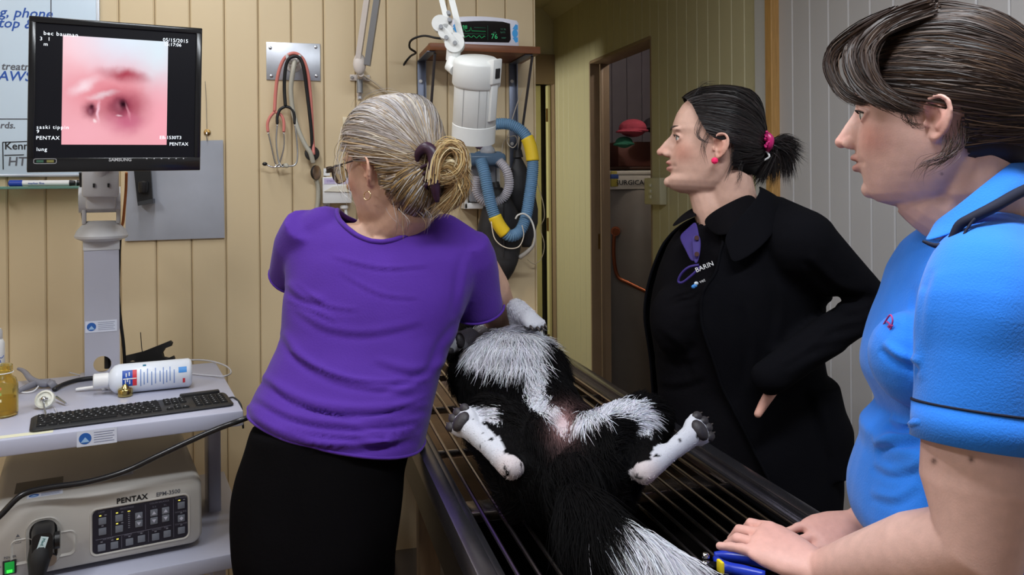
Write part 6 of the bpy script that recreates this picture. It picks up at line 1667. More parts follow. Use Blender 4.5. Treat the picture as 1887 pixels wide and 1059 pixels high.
for e_, s_, r_ in ((sl_b, SL, 0.048), (sr_b, SR, 0.0555)):
    d = (e_ - s_).normalized(); x, y, _ = frame_z(d)
    build('sleeve_hem', MB().tube([e_ - d * 0.004 + x * (r_ * math.cos(a)) + y * (r_ * math.sin(a)) for a in np.linspace(0, 2 * PI, 28, endpoint=False)], 0.0028, 6, closed=True), M_PURP, shirt, 180)
# trousers
M_BLKT = mat('black_trousers', srgb(12, 11, 13), 0.9, var=0.1, bump=0.2, bscale=220, spec=0.04)
tr_ = MB(); rows_p = [(780, 466, 768), (830, 454, 756), (870, 440, 746), (910, 432, 744), (960, 431, 738), (1010, 436, 730), (1059, 442, 722), (1110, 450, 712)]
tr_.loft(torso_rings(lerp_rows(rows_p, 16), lambda y: 1.58, lambda y: float(np.interp(y, [780, 900, 1000, 1110], [0.104, 0.126, 0.142, 0.12]))))
for px, sx in ((518, -1), (646, 1)):
    top = at(px, 1040, 1.58); kn = Vector((top.x - 0.01 * sx, top.y + 0.01, 0.48)); an = Vector((top.x - 0.01 * sx, top.y, 0.08))
    tr_.tube([top, top.lerp(kn, 0.5), kn, kn.lerp(an, 0.5), an], [0.088, 0.078, 0.062, 0.056, 0.050], 18, smooth=3)
me = skinmesh(tr_, 0.009, 5); bisect(me, at(600, 822, 1.46), -hn); wobble(me, 0.003, 9)
link('trousers', me, M_BLKT, PU, 180)
for px, sx in ((518, -1), (646, 1)):
    top = at(px, 1040, 1.58); c = Vector((top.x - 0.01 * sx, top.y + 0.05, 0.035))
    build('shoe', MB().loft([[c + Vector((w_ * math.cos(a), y_, h_ * math.sin(a) + (h_ - 0.035))) for a in np.linspace(0, 2 * PI, 16, endpoint=False)] for y_, w_, h_ in ((-0.11, 0.02, 0.03), (-0.09, 0.034, 0.045), (-0.02, 0.038, 0.045), (0.06, 0.042, 0.034), (0.12, 0.036, 0.026), (0.15, 0.015, 0.016))]), M_BLACKM, PU, 180)
# hair
cols_g = [np.array(srgb(*c)) for c in ((150, 146, 148), (122, 116, 116), (176, 166, 146), (150, 122, 78), (104, 84, 60), (190, 186, 184), (84, 70, 58))]
def tint_pu(p, col, rs):
    # silver over the crown and the temple, honey blonde and brown towards the nape
    t = np.clip((p[2] - 0.01) / 0.09, 0, 1) * 0.8 + np.clip(p[0] / 0.08, 0, 1) * 0.4
    silver = np.array(srgb(190, 188, 190)); brown = np.array(srgb(132, 104, 70))
    m_ = np.clip(t, 0, 1); return col * 0.55 + 0.45 * (silver * m_ + brown * (1 - m_)) * (0.7 + 0.6 * rs.rand())
def keep_pu(l):
    x, y, z = l[:, 0], l[:, 1], l[:, 2]
    front = 0.055 + 0.25 * (z - 0.05); front = np.where(z < 0.045, 0.040 - 0.9 * (0.045 - z), front)
    return (x < front) & (z > -0.088 + 0.3 * np.clip(x + 0.05, 0, 1)) & ~((np.abs(y) > 0.060) & (np.abs(x + 0.004) < 0.022) & (z < 0.030))
hc = ((-0.012, 0, 0.022), (0.102, 0.083, 0.117))
cap = hair_cap(Hpu, [('skull', 0.012, -0.05), ('ball', hc[0], hc[1], 28), ('ball', (-0.055, 0, -0.025), (0.058, 0.066, 0.068), 20)], 0.006, keep_pu, M_HAIR, PU, srgb(92, 78, 64))
def root_pu(rs):
    d = rs.normal(0, 1, 3)
    if d[2] < -0.75 * np.linalg.norm(d): return None
    n = d / np.linalg.norm(d); p = np.array(hc[0]) + n * np.array(hc[1])
    return n if keep_pu(p[None])[0] else None
gat = (-0.108, 0.022, 0.005)
comb('hair_strands', Hpu, hc[0], hc[1], root_pu, gat, 5200, cols_g, cap, M_HAIR, width=0.00085, lift=0.05, seed=3, tintfn=tint_pu)
comb('nape_strands', Hpu, (-0.055, 0, -0.022), (0.061, 0.069, 0.071), lambda rs: (lambda d: d if (d[2] < 0.2 and d[0] < 0.5) else None)(rs.normal(0, 1, 3)), (-0.115, 0.02, 0.01), 1500, cols_g[3:], cap, M_HAIR, width=0.0008, lift=0.05, seed=5, onto=False)
# bun: rolled loops and a loose tail, held by a claw clip
G = Hpu @ Vector((-0.118, 0.012, 0.005))
bz_ = (G - CAM).dot(FV) - 0.015
def q_(px, py, dz=0.0): return at(px, py, bz_ + dz)
bun_cols = [np.array(srgb(*c)) for c in ((186, 160, 112), (150, 118, 74), (120, 90, 58), (200, 184, 150))]
loops = []
for k in range(5):
    o_ = 0.01 * (k - 2)
    loops.append([q_(800, 330, o_), q_(806, 292, o_), q_(824, 270, o_), q_(846, 276, o_), q_(852, 300, o_), q_(840, 322, o_), q_(818, 328, o_), q_(806, 318, o_)])
strands('bun_roll', loops, 900, 0.0060, 0.0009, bun_cols, cap, M_HAIR, k=22, seed=7)
tails = []
for k, (ex, ey) in enumerate(((862, 330), (866, 345), (855, 368), (842, 388), (826, 396), (808, 398), (792, 396), (850, 356))):
    tails.append([q_(806, 322, 0.0), q_(832, 300 + 2 * k, -0.012), q_(850, 318 + 4 * k, -0.008), q_(ex, ey, 0.004)])
strands('bun_tail', tails, 1500, 0.0060, 0.0009, bun_cols, cap, M_HAIR, k=14, seed=8)
core = MB(); core.tube([q_(806, 330, 0.008), q_(824, 300, 0.010), q_(842, 322, 0.010), q_(838, 358, 0.012), q_(812, 388, 0.012)], [0.026, 0.030, 0.028, 0.026, 0.012], 14, smooth=3)
me = skinmesh(core, 0.006, 4); set_tint(me, np.ones((len(me.vertices), 1)) * np.array(srgb(112, 84, 54))); link('bun_core', me, M_HAIR, cap, 180)
strands('loose_wisps', [[Hpu @ Vector(p) for p in c] for c in (((0.03, 0.078, 0.06), (0.045, 0.088, 0.02), (0.04, 0.092, -0.03), (0.03, 0.094, -0.06)), ((0.04, 0.072, 0.075), (0.06, 0.082, 0.04), (0.062, 0.085, -0.005)), ((0.045, 0.03, 0.118), (0.02, 0.03, 0.142), (-0.04, 0.03, 0.140), (-0.08, 0.02, 0.125)), ((-0.07, 0.03, -0.06), (-0.09, 0.03, -0.09), (-0.085, 0.035, -0.115)), ((-0.05, 0.05, -0.06), (-0.06, 0.058, -0.1), (-0.05, 0.055, -0.12)))], 70, 0.007, 0.0003, cols_g, cap, M_HAIR, seed=11, jitter=0.004)
M_CLIP = mat('plum_clip', srgb(50, 26, 46), 0.4)
clip = build('claw_clip', MB().tube([q_(768, 300, 0.0), q_(772, 282, -0.006), q_(786, 272, -0.012), q_(798, 284, -0.016), q_(800, 310, -0.018), q_(802, 345, -0.016), q_(806, 372, -0.010)], [0.004, 0.009, 0.012, 0.012, 0.012, 0.010, 0.004], 12, smooth=4), M_CLIP, PU, 180, label='plum coloured hair claw clip')
for k, (px, py) in enumerate(((770, 305), (774, 318), (780, 330), (790, 342))):
    build('claw_tooth', MB().tube([q_(798, 300 + 12 * k, -0.014), q_(784, py, -0.010), q_(px, py + 8, 0.0)], [0.0045, 0.0035, 0.0015], 8, smooth=3), M_CLIP, clip, 180)
# glasses and earring
gl_ = build('glasses_temple', MB().tube([Hpu @ Vector(p) for p in ((0.105, 0.068, 0.022), (0.085, 0.076, 0.022), (0.03, 0.080, 0.026), (0.0, 0.081, 0.028))], 0.0018, 8, smooth=4), mat('dark_frame', (0.03, 0.022, 0.018), 0.3), PU, 180, label='dark half-rim glasses')
M_LENS = mat('spectacle_lens', srgb(214, 206, 190), 0.05, trans=0.9, ior=1.1)
for s in (-1, 1):
    ov = [Hpu @ Vector((0.113 - 0.010 * abs(math.cos(a)) * (1 if math.cos(a) * s > 0 else 0.0), s * 0.036 + 0.025 * math.cos(a), 0.012 + 0.018 * math.sin(a))) for a in np.linspace(0, 2 * PI, 28, endpoint=False)]
    lens = build('lens', MB().loft([ov, [p + (Hpu.to_3x3() @ Vector((0.0015, 0, 0))) for p in ov]]), M_LENS, gl_, 180)
    build('rim', MB().tube(ov, 0.0011, 6, closed=True), mat('dark_frame', (0, 0, 0)), gl_, 180)
build('hinge_block', MB(Hpu).box((0.104, 0.066, 0.020), (0.012, 0.006, 0.012), 0.001), mat('dark_frame', (0, 0, 0)), gl_)
er_ = Hpu @ Vector((-0.001, 0.080, -0.036))
fwd_ = Hpu.to_3x3() @ Vector((1, 0, 0))
build('hoop_earring', MB().tube([er_ + fwd_ * (0.0085 * math.cos(a)) + Vector((0, 0, -0.006 + 0.0085 * math.sin(a))) for a in np.linspace(0, 2 * PI, 24, endpoint=False)], 0.0011, 8, closed=True), mat('gold_hoop', srgb(230, 206, 160), 0.2, 1.0), PU, 180, label='thin gold hoop earring')
# ------------------------------------------------------------------ person in the black jacket, hand on hip
ZK = 1.84
BK = thing('person', (at(1370, 900, ZK).x, at(1370, 900, ZK).y, 0), 'person with dark ponytail, pink earring and black jacket standing hand on hip behind the table', 'person')
fk = -RV * 0.985 + FV * 0.17
Hbk = head_matrix(1318, 274, ZK, fk, pitch=-0.05, scale=1.02)
rows_b = [(392, 1290, 1420), (405, 1268, 1462), (425, 1246, 1498), (455, 1228, 1518), (500, 1211, 1524), (545, 1200, 1506), (590, 1195, 1494), (640, 1203, 1496), (700, 1209, 1508), (760, 1213, 1520), (820, 1222, 1530), (880, 1250, 1532), (930, 1280, 1526), (990, 1300, 1520)]
bbk = lambda py: float(np.interp(py, [392, 420, 460, 520, 590, 700, 800, 900, 990], [0.06, 0.11, 0.150, 0.165, 0.165, 0.150, 0.165, 0.17, 0.165]))
zbk = lambda py: ZK + 0.03
SN = at(1478, 452, 1.72)                 # near shoulder
EN, WN = at(1612, 556, 1.73), at(1456, 668, 1.66)
SF_ = at(1330, 450, 2.02)
EF, WF_ = at(1330, 640, 2.12), at(1270, 760, 2.02)
b = MB(); head_pieces(b, Hbk, jaw=1.05, nose=1.15, chin=0.009)
b.tube([Hbk @ Vector((-0.028, 0, -0.01)), Hbk @ Vector((-0.030, 0, -0.07)), at(1352, 400, ZK + 0.01), at(1368, 440, ZK + 0.02)], [0.050, 0.055, 0.062, 0.08], 20, smooth=3)
b.tube([Hbk @ Vector((0.022, 0, -0.086)), at(1318, 400, ZK), at(1330, 440, ZK + 0.02)], [0.036, 0.045, 0.06], 16, smooth=3)
b.loft(torso_rings(lerp_rows(rows_b[2:], 20), zbk, lambda y: bbk(y) - 0.02, grow=-0.022))
b.chain([SN, SN.lerp(EN, .5), EN, EN.lerp(WN, .5), WN], [0.05, 0.038, 0.030, 0.028, 0.025])
b.chain([SF_, EF, WF_], [0.05, 0.04, 0.028])
# near hand on the hip: thumb forward along the waist, fingers behind
x = (RV * 0.10 + FV * 0.72 - UV * 0.45).normalized(); y = -RV * 0.57 - UV * 0.82; y = (y - x * y.dot(x)).normalized()
hand_pieces(b, basis(WN + FV * 0.01, x, y, x.cross(y)), thumb=1, curl=(0.6, 0.6, 0.6, 0.6), tdir=(0.10, 1.0, 0.0), tcurl=0.0, s=1.0)
x, y, z = orth((at(1240, 800, 1.98) - WF_), UV)
hand_pieces(b, basis(WF_, x, y, z), thumb=-1)
me = skinmesh(b, 0.0030, 3)
set_co(me, sculpt_head(get_co(me), Hbk))
set_tint(me, skin_tint(get_co(me), (0.58, 0.36, 0.285), Hbk, hands=((tuple(at(1400, 740, 1.66)), 0.06),)))
link('body', me, M_SKIN, BK, 180)
eyes(Hbk, BK); brows(Hbk, BK, (0.05, 0.035, 0.03), 0.9)
# black fleece top
M_FLE = mat('black_fleece', srgb(15, 14, 17), 1.0, var=0.15, bump=0.3, bscale=200, spec=0.05)
M_JAK = mat('black_softshell', srgb(11, 11, 15), 0.95, var=0.1, bump=0.2, bscale=160, spec=0.07)
g = MB(); g.loft(torso_rings(lerp_rows(rows_b, 30), zbk, bbk, grow=-0.004))
g.ball(at(1248, 590, ZK - 0.05), (0.06, 0.07, 0.08)); g.ball(at(1248, 590, ZK + 0.10), (0.06, 0.07, 0.08))
me = skinmesh(g, 0.007, 6)
nl = neck_hole(me, at(1338, 420, ZK + 0.015), 0.075, 0.072, at(1338, 470, ZK).z)
folds(me, [(0.8, (1210, 640), (1240, 660), (1290, 655)), (0.7, (1212, 700), (1250, 705), (1300, 690)), (0.6, (1215, 600), (1260, 640), (1290, 700))], amp=0.004, width=8)
top_ = link('fleece_top', me, M_FLE, BK, 180)
# polo collar and purple placket
M_PLA = mat('purple_placket', srgb(46, 30, 104), 0.7, var=0.06, bump=0.2, bscale=260)
def sheet(name, pts, m, parent, th=0.004):
    """curved flap: rows of points, given thickness"""
    n = len(pts[0]); A = [Vector(p) for r in pts for p in r]; N = []
    for i, r in enumerate(pts):
        for j in range(n):
            du = Vector(pts[i][min(j + 1, n - 1)]) - Vector(pts[i][max(j - 1, 0)]); dv = Vector(pts[min(i + 1, len(pts) - 1)][j]) - Vector(pts[max(i - 1, 0)][j])
            q = du.cross(dv); q = q.normalized() if q.length > 1e-9 else Vector((0, 0, 1)); N.append(q)
    k = len(A); vs = A + [a + q * th for a, q in zip(A, N)]; fs = []
    R_ = len(pts)
    for i in range(R_ - 1):
        for j in range(n - 1):
            a_ = i * n + j; fs.append((a_, a_ + n, a_ + n + 1, a_ + 1)); fs.append((k + a_, k + a_ + 1, k + a_ + n + 1, k + a_ + n))
    for i in range(R_ - 1):
        a_ = i * n; fs.append((a_, k + a_, k + a_ + n, a_ + n)); a_ = i * n + n - 1; fs.append((a_, a_ + n, k + a_ + n, k + a_))
    for j in range(n - 1):
        a_ = j; fs.append((a_, a_ + 1, k + a_ + 1, k + a_)); a_ = (R_ - 1) * n + j; fs.append((a_, k + a_, k + a_ + 1, a_ + 1))
    me = MB().add(vs, fs).mesh(name)
    me = evaluated(me, [('SUBSURF', dict(levels=2, render_levels=2))])
    return link(name, me, m, parent, 180)
def K(px, py, d=0.0): return at(px, py, ZK + d)
sheet('polo_collar', [[K(1292, 404, -0.045), K(1318, 384, -0.075), K(1350, 368, -0.085), K(1384, 352, -0.06)], [K(1300, 420, -0.075), K(1326, 402, -0.10), K(1360, 388, -0.105), K(1400, 368, -0.075)], [K(1318, 436, -0.10), K(1345, 432, -0.13), K(1372, 420, -0.13), K(1412, 398, -0.095)]], M_FLE, top_)
sheet('polo_collar', [[K(1288, 400, -0.03), K(1280, 388, 0.02), K(1288, 380, 0.06)], [K(1268, 404, -0.04), K(1258, 398, 0.02), K(1266, 390, 0.07)], [K(1242, 420, -0.04), K(1238, 418, 0.02), K(1246, 410, 0.08)]], M_FLE, top_)
pl_ = sheet('placket', [[K(1284, 404, -0.06), K(1270, 420, -0.055), K(1252, 434, -0.05)], [K(1288, 424, -0.09), K(1276, 436, -0.085), K(1254, 446, -0.075)], [K(1292, 450, -0.115), K(1280, 458, -0.11), K(1264, 462, -0.10)], [K(1290, 480, -0.135), K(1280, 484, -0.13), K(1272, 482, -0.125)]], M_PLA, top_)
sheet('placket', [[K(1272, 428, -0.105), K(1292, 428, -0.112)], [K(1276, 456, -0.128), K(1293, 458, -0.132)], [K(1278, 486, -0.145), K(1286, 488, -0.148)]], M_PLA, top_)
for px, py, d in ((1284, 438, -0.118), (1284, 468, -0.140)):
    build('button', MB().cyl(K(px, py, d), K(px, py, d - 0.006), 0.005, n=14), mat('brown_button', srgb(70, 46, 44), 0.3), top_)
build('placket_edge', MB().tube([K(1288, 488, -0.145), K(1270, 492, -0.14), K(1256, 504, -0.13), K(1250, 518, -0.125), K(1258, 520, -0.132), K(1276, 506, -0.142), K(1290, 492, -0.148)], 0.0028, 8, smooth=4), M_PLA, top_, 180)
# open jacket
j = MB(); j.loft(torso_rings(lerp_rows([(r[0], r[1], r[2]) for r in rows_b], 30), zbk, bbk, grow=0.012))
for (s_, e_, w_, k_) in ((SN, EN, WN, 1), (SF_, EF, WF_, 0)):
    mid = e_.lerp(w_, .5)
    j.chain([s_, s_.lerp(e_, .5), e_, mid, w_ + (w_ - mid) * (0.45 * k_)], [0.076, 0.056, 0.050, 0.041, 0.037], 28)
j.chain([at(1420, 415, ZK), SN], [0.07, 0.078])
# flared tail of the jacket behind the hip
j.loft(torso_rings(lerp_rows([(690, 1400, 1528), (740, 1400, 1540), (772, 1405, 1556), (835, 1420, 1553), (846, 1450, 1545)], 10), zbk, lambda y: 0.15))
me = skinmesh(j, 0.007, 6)
nl = neck_hole(me, at(1335, 420, ZK + 0.01), 0.095, 0.085, at(1338, 475, ZK).z)
co = get_co(me); p_ = project(co); d_ = (co - np.array(CAM)) @ np.array(FV)
edge = np.interp(p_[:, 1], [380, 440, 500, 540, 600, 720, 800, 900, 960], [1300, 1330, 1318, 1288, 1290, 1330, 1372, 1420, 1440])
edge_far = np.interp(p_[:, 1], [380, 420, 470, 520, 640, 760, 900], [1250, 1238, 1226, 1214, 1200, 1206, 1250])
mask = (p_[:, 0] < edge) & (d_ < ZK + 0.10) & (p_[:, 1] < 980)
me = drop(me, mask)
folds(me, [(1.0, (1490, 470), (1540, 520), (1590, 540)), (0.9, (1500, 520), (1545, 560), (1600, 575)), (0.9, (1640, 570), (1590, 590), (1540, 600)), (1.0, (1620, 600), (1560, 620), (1500, 640)), (0.9, (1560, 640), (1500, 660), (1450, 690)), (0.8, (1420, 480), (1440, 560), (1430, 640)), (0.9, (1530, 600), (1480, 650), (1440, 670)), (0.7, (1380, 560), (1390, 640), (1380, 720)), (0.7, (1500, 720), (1520, 780), (1530, 840))], amp=0.005, width=9)
jk = link('jacket', me, M_JAK, BK, 180)
lp = max(edge_loops(me), key=lambda l: len(l))
lp = [sum((lp[(i + k) % len(lp)] for k in range(-5, 6)), Vector()) / 11 for i in range(0, len(lp), 3)]
build('front_edge', MB().tube(lp, 0.0035, 8, closed=True), M_JAK, jk, 180)
sheet('jacket_collar', [[K(1392, 342, -0.03), K(1402, 352, -0.07), K(1380, 380, -0.11), K(1352, 410, -0.125), K(1330, 440, -0.125)], [K(1412, 352, -0.04), K(1424, 372, -0.085), K(1408, 404, -0.125), K(1380, 436, -0.14), K(1342, 466, -0.14)], [K(1438, 366, -0.02), K(1450, 392, -0.08), K(1420, 440, -0.15), K(1392, 468, -0.16), K(1346, 494, -0.155)]], M_JAK, jk, 0.006)
text_on('BARIN', 0.014, basis(K(1283, 502, -0.172), (RV + UV * 0.42).normalized(), (UV - RV * 0.42).normalized()), M_WHITEP, jk, name='embroidered_lettering')
text_on('vet', 0.010, basis(K(1290, 522, -0.172), (RV + UV * 0.42).normalized(), (UV - RV * 0.42).normalized()), M_OFFW, jk, name='embroidered_lettering')
for k, (c, dx, dy) in enumerate((((60, 130, 200), 0, 0), ((190, 200, 210), 5, -6), ((60, 130, 200), 3, -2))):
    build('embroidered_mark', MB().ball(K(1278 + dx, 528 + dy, -0.172), (0.005, 0.003, 0.004), 10), mat('embroidery_%d' % c[0], srgb(*c), 0.7), jk, 180)
# trousers and shoes
t_ = MB(); rb = [(820, 1230, 1525), (880, 1256, 1524), (950, 1275, 1520), (1010, 1290, 1515), (1100, 1300, 1500)]
t_.loft(torso_rings(lerp_rows(rb, 10), zbk, lambda y: 0.15))
for dd in (-0.08, 0.09):
    tp = at(1400, 1060, ZK + 0.03 + dd); kn = Vector((tp.x, tp.y, 0.46)); an = Vector((tp.x + 0.03, tp.y, 0.08))
    t_.tube([tp, tp.lerp(kn, .5), kn, an], [0.09, 0.08, 0.062, 0.05], 16, smooth=3)
    c = Vector((an.x - 0.05, an.y, 0.035))
    build('shoe', MB().loft([[c + Vector((y_, w_ * math.cos(a), h_ * math.sin(a) + (h_ - 0.035))) for a in np.linspace(0, 2 * PI, 16, endpoint=False)] for y_, w_, h_ in ((0.11, 0.02, 0.03), (0.09, 0.034, 0.045), (0.02, 0.038, 0.045), (-0.06, 0.042, 0.034), (-0.12, 0.036, 0.026), (-0.15, 0.015, 0.016))]), M_BLACKM, BK, 180)
link('trousers', skinmesh(t_, 0.010, 4), M_BLKT, BK, 180)
# hair
cols_k = [np.array(srgb(*c)) for c in ((22, 18, 18), (30, 25, 25), (16, 14, 15), (40, 34, 34))]
def keep_bk(l):
    x, y, z = l[:, 0], l[:, 1], l[:, 2]
    fr = np.interp(z, [-0.05, -0.02, 0.0, 0.02, 0.032, 0.055, 0.080, 0.095, 0.108, 0.14], [-0.03, -0.022, -0.018, 0.006, 0.022, 0.034, 0.044, 0.060, 0.074, 0.078])
    return (x < fr) & (z > -0.055 + 0.25 * np.clip(x + 0.06, 0, 1)) & ~((np.abs(y) > 0.058) & (np.abs(x + 0.006) < 0.024) & (z < 0.032))
hk_ = ((-0.014, 0, 0.030), (0.094, 0.079, 0.103))
cap = hair_cap(Hbk, [('skull', 0.009, -0.05), ('ball', hk_[0], hk_[1], 28), ('ball', (-0.05, 0, 0.0), (0.058, 0.062, 0.075), 20)], 0.005, keep_bk, M_HAIR, BK, srgb(18, 15, 15))
def root_bk(rs):
    n = rs.normal(0, 1, 3); n /= np.linalg.norm(n); p = np.array(hk_[0]) + n * np.array(hk_[1])
    return n if (keep_bk(p[None])[0] and n[2] > -0.6) else None
comb('hair_strands', Hbk, hk_[0], hk_[1], root_bk, (-0.112, 0.0, 0.012), 3600, cols_k, cap, M_HAIR, width=0.0008, lift=0.025, seed=13)
def hairline_bk(rs):
    z = rs.uniform(0.02, 0.108); s = rs.choice([-1, 1]); fr = np.interp(z, [0.02, 0.032, 0.055, 0.080, 0.095, 0.108], [0.006, 0.022, 0.034, 0.044, 0.058, 0.075])
    q = (fr - hk_[0][0]) / hk_[1][0]; r = (z - hk_[0][2]) / hk_[1][2]; y2 = 1 - q * q - r * r
    return np.array((q, s * math.sqrt(max(y2, 0.0)), r))
comb('hairline_strands', Hbk, hk_[0], np.array(hk_[1]), hairline_bk, (-0.112, 0.0, 0.012), 900, cols_k, cap, M_HAIR, width=0.0007, lift=0.03, seed=14)
GK = Hbk @ Vector((-0.115, 0, 0.012)); gz = (GK - CAM).dot(FV)
def k_(px, py, dz=0.0): return at(px, py, gz + dz)
tl_ = []
for ex, ey, mx, my in ((1478, 270, 1448, 258), (1482, 285, 1450, 268), (1470, 262, 1440, 258), (1462, 330, 1452, 285), (1450, 338, 1445, 290), (1437, 330, 1436, 290), (1425, 345, 1428, 300), (1400, 342, 1412, 310), (1474, 300, 1452, 276), (1390, 340, 1404, 315), (1460, 312, 1448, 280)):
    tl_.append([k_(1412, 268), k_(1426, 266 + 0.15 * (my - 266), -0.006), k_(mx, my), k_(ex, ey, 0.006)])
strands('ponytail', tl_, 1500, 0.0055, 0.0008, cols_k, cap, M_HAIR, k=10, seed=15)
strands('loose_wisps', [[Hbk @ Vector(p) for p in c] for c in (((0.02, 0.074, 0.03), (0.03, 0.080, 0.0), (0.02, 0.080, -0.04)), ((-0.03, 0.072, 0.01), (-0.028, 0.078, -0.04), (-0.012, 0.074, -0.085)), ((0.035, 0.066, 0.06), (0.045, 0.072, 0.03), (0.032, 0.079, 0.012), (0.012, 0.081, 0.008)), ((-0.05, 0.06, -0.03), (-0.05, 0.062, -0.06), (-0.04, 0.06, -0.08)), ((0.05, 0.05, 0.11), (0.035, 0.05, 0.135), (0.0, 0.05, 0.138)))], 60, 0.003, 0.0003, cols_k, cap, M_HAIR, seed=16, jitter=0.003)
M_PNK = mat('hot_pink', srgb(240, 40, 100), 0.35)
rs = np.random.RandomState(2)
sc = build('scrunchie', MB().tube([k_(1412, 246, -0.03), k_(1420, 256, -0.035), k_(1417, 270, -0.03), k_(1410, 276, 0.0), k_(1408, 256, 0.03)], [0.006, 0.008, 0.008, 0.007, 0.006], 10, smooth=4), mat('magenta_beads', srgb(176, 30, 100), 0.3), BK, 180, label='magenta beaded hair tie')
for k in range(14):
    q = k_(1411 + rs.uniform(-2, 7), 243 + k * 2.1, -0.036 + rs.uniform(-0.004, 0.004)); build('bead', MB().ball(q, 0.0034, 8), mat('magenta_beads', (0, 0, 0)), sc, 180)
build('hair_band', MB().tube([k_(1408, 275, -0.02), k_(1418, 288, -0.024), k_(1404, 298, -0.012), k_(1396, 312, -0.008)], 0.0022, 8, smooth=4), M_WHITEP, sc, 180)
build('ear_stud', MB(Hbk).ball((0.006, 0.0825, -0.029), (0.0075, 0.0070, 0.0075), 10), M_PNK, BK, 0, label='hot pink faceted ear stud')
# ------------------------------------------------------------------ person in the blue polo shirt, leaning on the table end
ZU = 1.05
BU = thing('person', (at(1760, 900, ZU).x, at(1760, 900, ZU).y, 0), 'person with brown tied-back hair and light blue polo shirt resting both hands on the table', 'person')
rdir = (at(1720, 230, 1.0) - CAM); rdir.z = 0; rdir.normalize()
lat = Vector((-rdir.y, rdir.x, 0))                 # to the left across the line of sight
Hbu = head_matrix(1726, 230, ZU, lat * 0.998 + rdir * 0.05, pitch=0.05, scale=1.0)
def ring_u(py, l_, r_, b_, dz=0.0, n=36, flat=2.25, grow=0.0):
    """body section across the line of sight of this person"""
    z = ZU + dz; L_, R_ = at(l_, py, z), at(r_, py, z); c = (L_ + R_) / 2; a = (R_ - L_).length / 2 + grow; b_ += grow
    ax = (R_ - L_).normalized(); bx = Vector((0, 0, 1)).cross(ax)
    return [c + ax * (a * math.copysign(abs(math.cos(t)) ** (2 / flat), math.cos(t))) + bx * (b_ * math.copysign(abs(math.sin(t)) ** (2 / flat), math.sin(t))) for t in np.linspace(0, 2 * PI, n, endpoint=False)]
rows_u = [(400, 1740, 1900, 0.050), (425, 1708, 1925, 0.09), (455, 1690, 1950, 0.13), (500, 1672, 1975, 0.160), (550, 1654, 1985, 0.165), (600, 1634, 1985, 0.163), (640, 1618, 1975, 0.160), (670, 1612, 1965, 0.158), (700, 1614, 1955, 0.152), (735, 1632, 1945, 0.146), (765, 1644, 1942, 0.144), (788, 1622, 1945, 0.148), (806, 1604, 1950, 0.152), (826, 1616, 1955, 0.154), (860, 1602, 1965, 0.160), (900, 1591, 1975, 0.168), (950, 1588, 1985, 0.172), (985, 1600, 1990, 0.174), (1020, 1640, 1992, 0.172), (1080, 1665, 1995, 0.165)]
def urows(rows, n, grow=0.0, dz=0.02):
    py = np.array([r[0] for r in rows], float); out = []
    for y in np.linspace(py[0], py[-1], n):
        l_, r_, b_ = (np.interp(y, py, [r[k] for r in rows]) for k in (1, 2, 3)); out.append(ring_u(y, l_, r_, b_, dz, grow=grow))
    return out
SU = at(1812, 562, 0.905); EU = at(1800, 1000, 0.885); WU = at(1520, 1054, 1.065)
SU2 = at(1760, 505, 1.22); EU2 = at(1720, 900, 1.25); WU2 = at(1592, 966, 1.20)
b = MB(); head_pieces(b, Hbu, jaw=1.10, nose=0.5, chin=-0.005)
b.tube([Hbu @ Vector((-0.030, 0, -0.005)), Hbu @ Vector((-0.036, 0, -0.07)), at(1802, 372, ZU + 0.01), at(1822, 430, ZU + 0.02)], [0.050, 0.055, 0.062, 0.08], 20, smooth=3)
b.tube([Hbu @ Vector((0.030, 0, -0.082)), Hbu @ Vector((0.000, 0, -0.105)), at(1776, 395, ZU), at(1800, 450, ZU + 0.02)], [0.036, 0.044, 0.046, 0.050], 16, smooth=3)
b.ball(Hbu @ Vector((0.045, 0, -0.080)), (0.035, 0.035, 0.024), 14)
b.loft(urows(rows_u[1:], 24, grow=-0.016))
b.chain([SU, SU.lerp(EU, .35), SU.lerp(EU, .75), EU, EU.lerp(WU, .35), EU.lerp(WU, .75), WU], [0.046, 0.057, 0.0585, 0.050, 0.0475, 0.036, 0.0275], 44)
b.chain([SU2, SU2.lerp(EU2, .5), EU2, EU2.lerp(WU2, .5), WU2], [0.055, 0.05, 0.042, 0.040, 0.028], 18)
# near hand: knuckles up, fingers folded under, little finger stretched out over the blue clipper
x = (at(1395, 990, 1.115) - WU).normalized(); zz = (UV * 0.80 - FV * 0.45); y_ = zz.cross(x).normalized()
far = FV - x * FV.dot(x); far.normalize(); zz = x.cross(far) if x.cross(far).z > 0 else -x.cross(far)
far = (far * math.cos(0.45) + zz * math.sin(0.45)).normalized(); zz = x.cross(far); zz = zz if zz.z > 0 else -zz
Mh = Matrix((x, far, zz)).transposed().to_4x4(); Mh.translation = WU
hand_pieces(b, Mh, thumb=1, curl=((0.45, 0.80, 0.5), (0.42, 0.85, 0.5), (0.30, 0.75, 0.5), (0.08, 0.20, 0.15)), spread=0.10, tdir=(0.8, 0.35, -0.55), s=1.0)
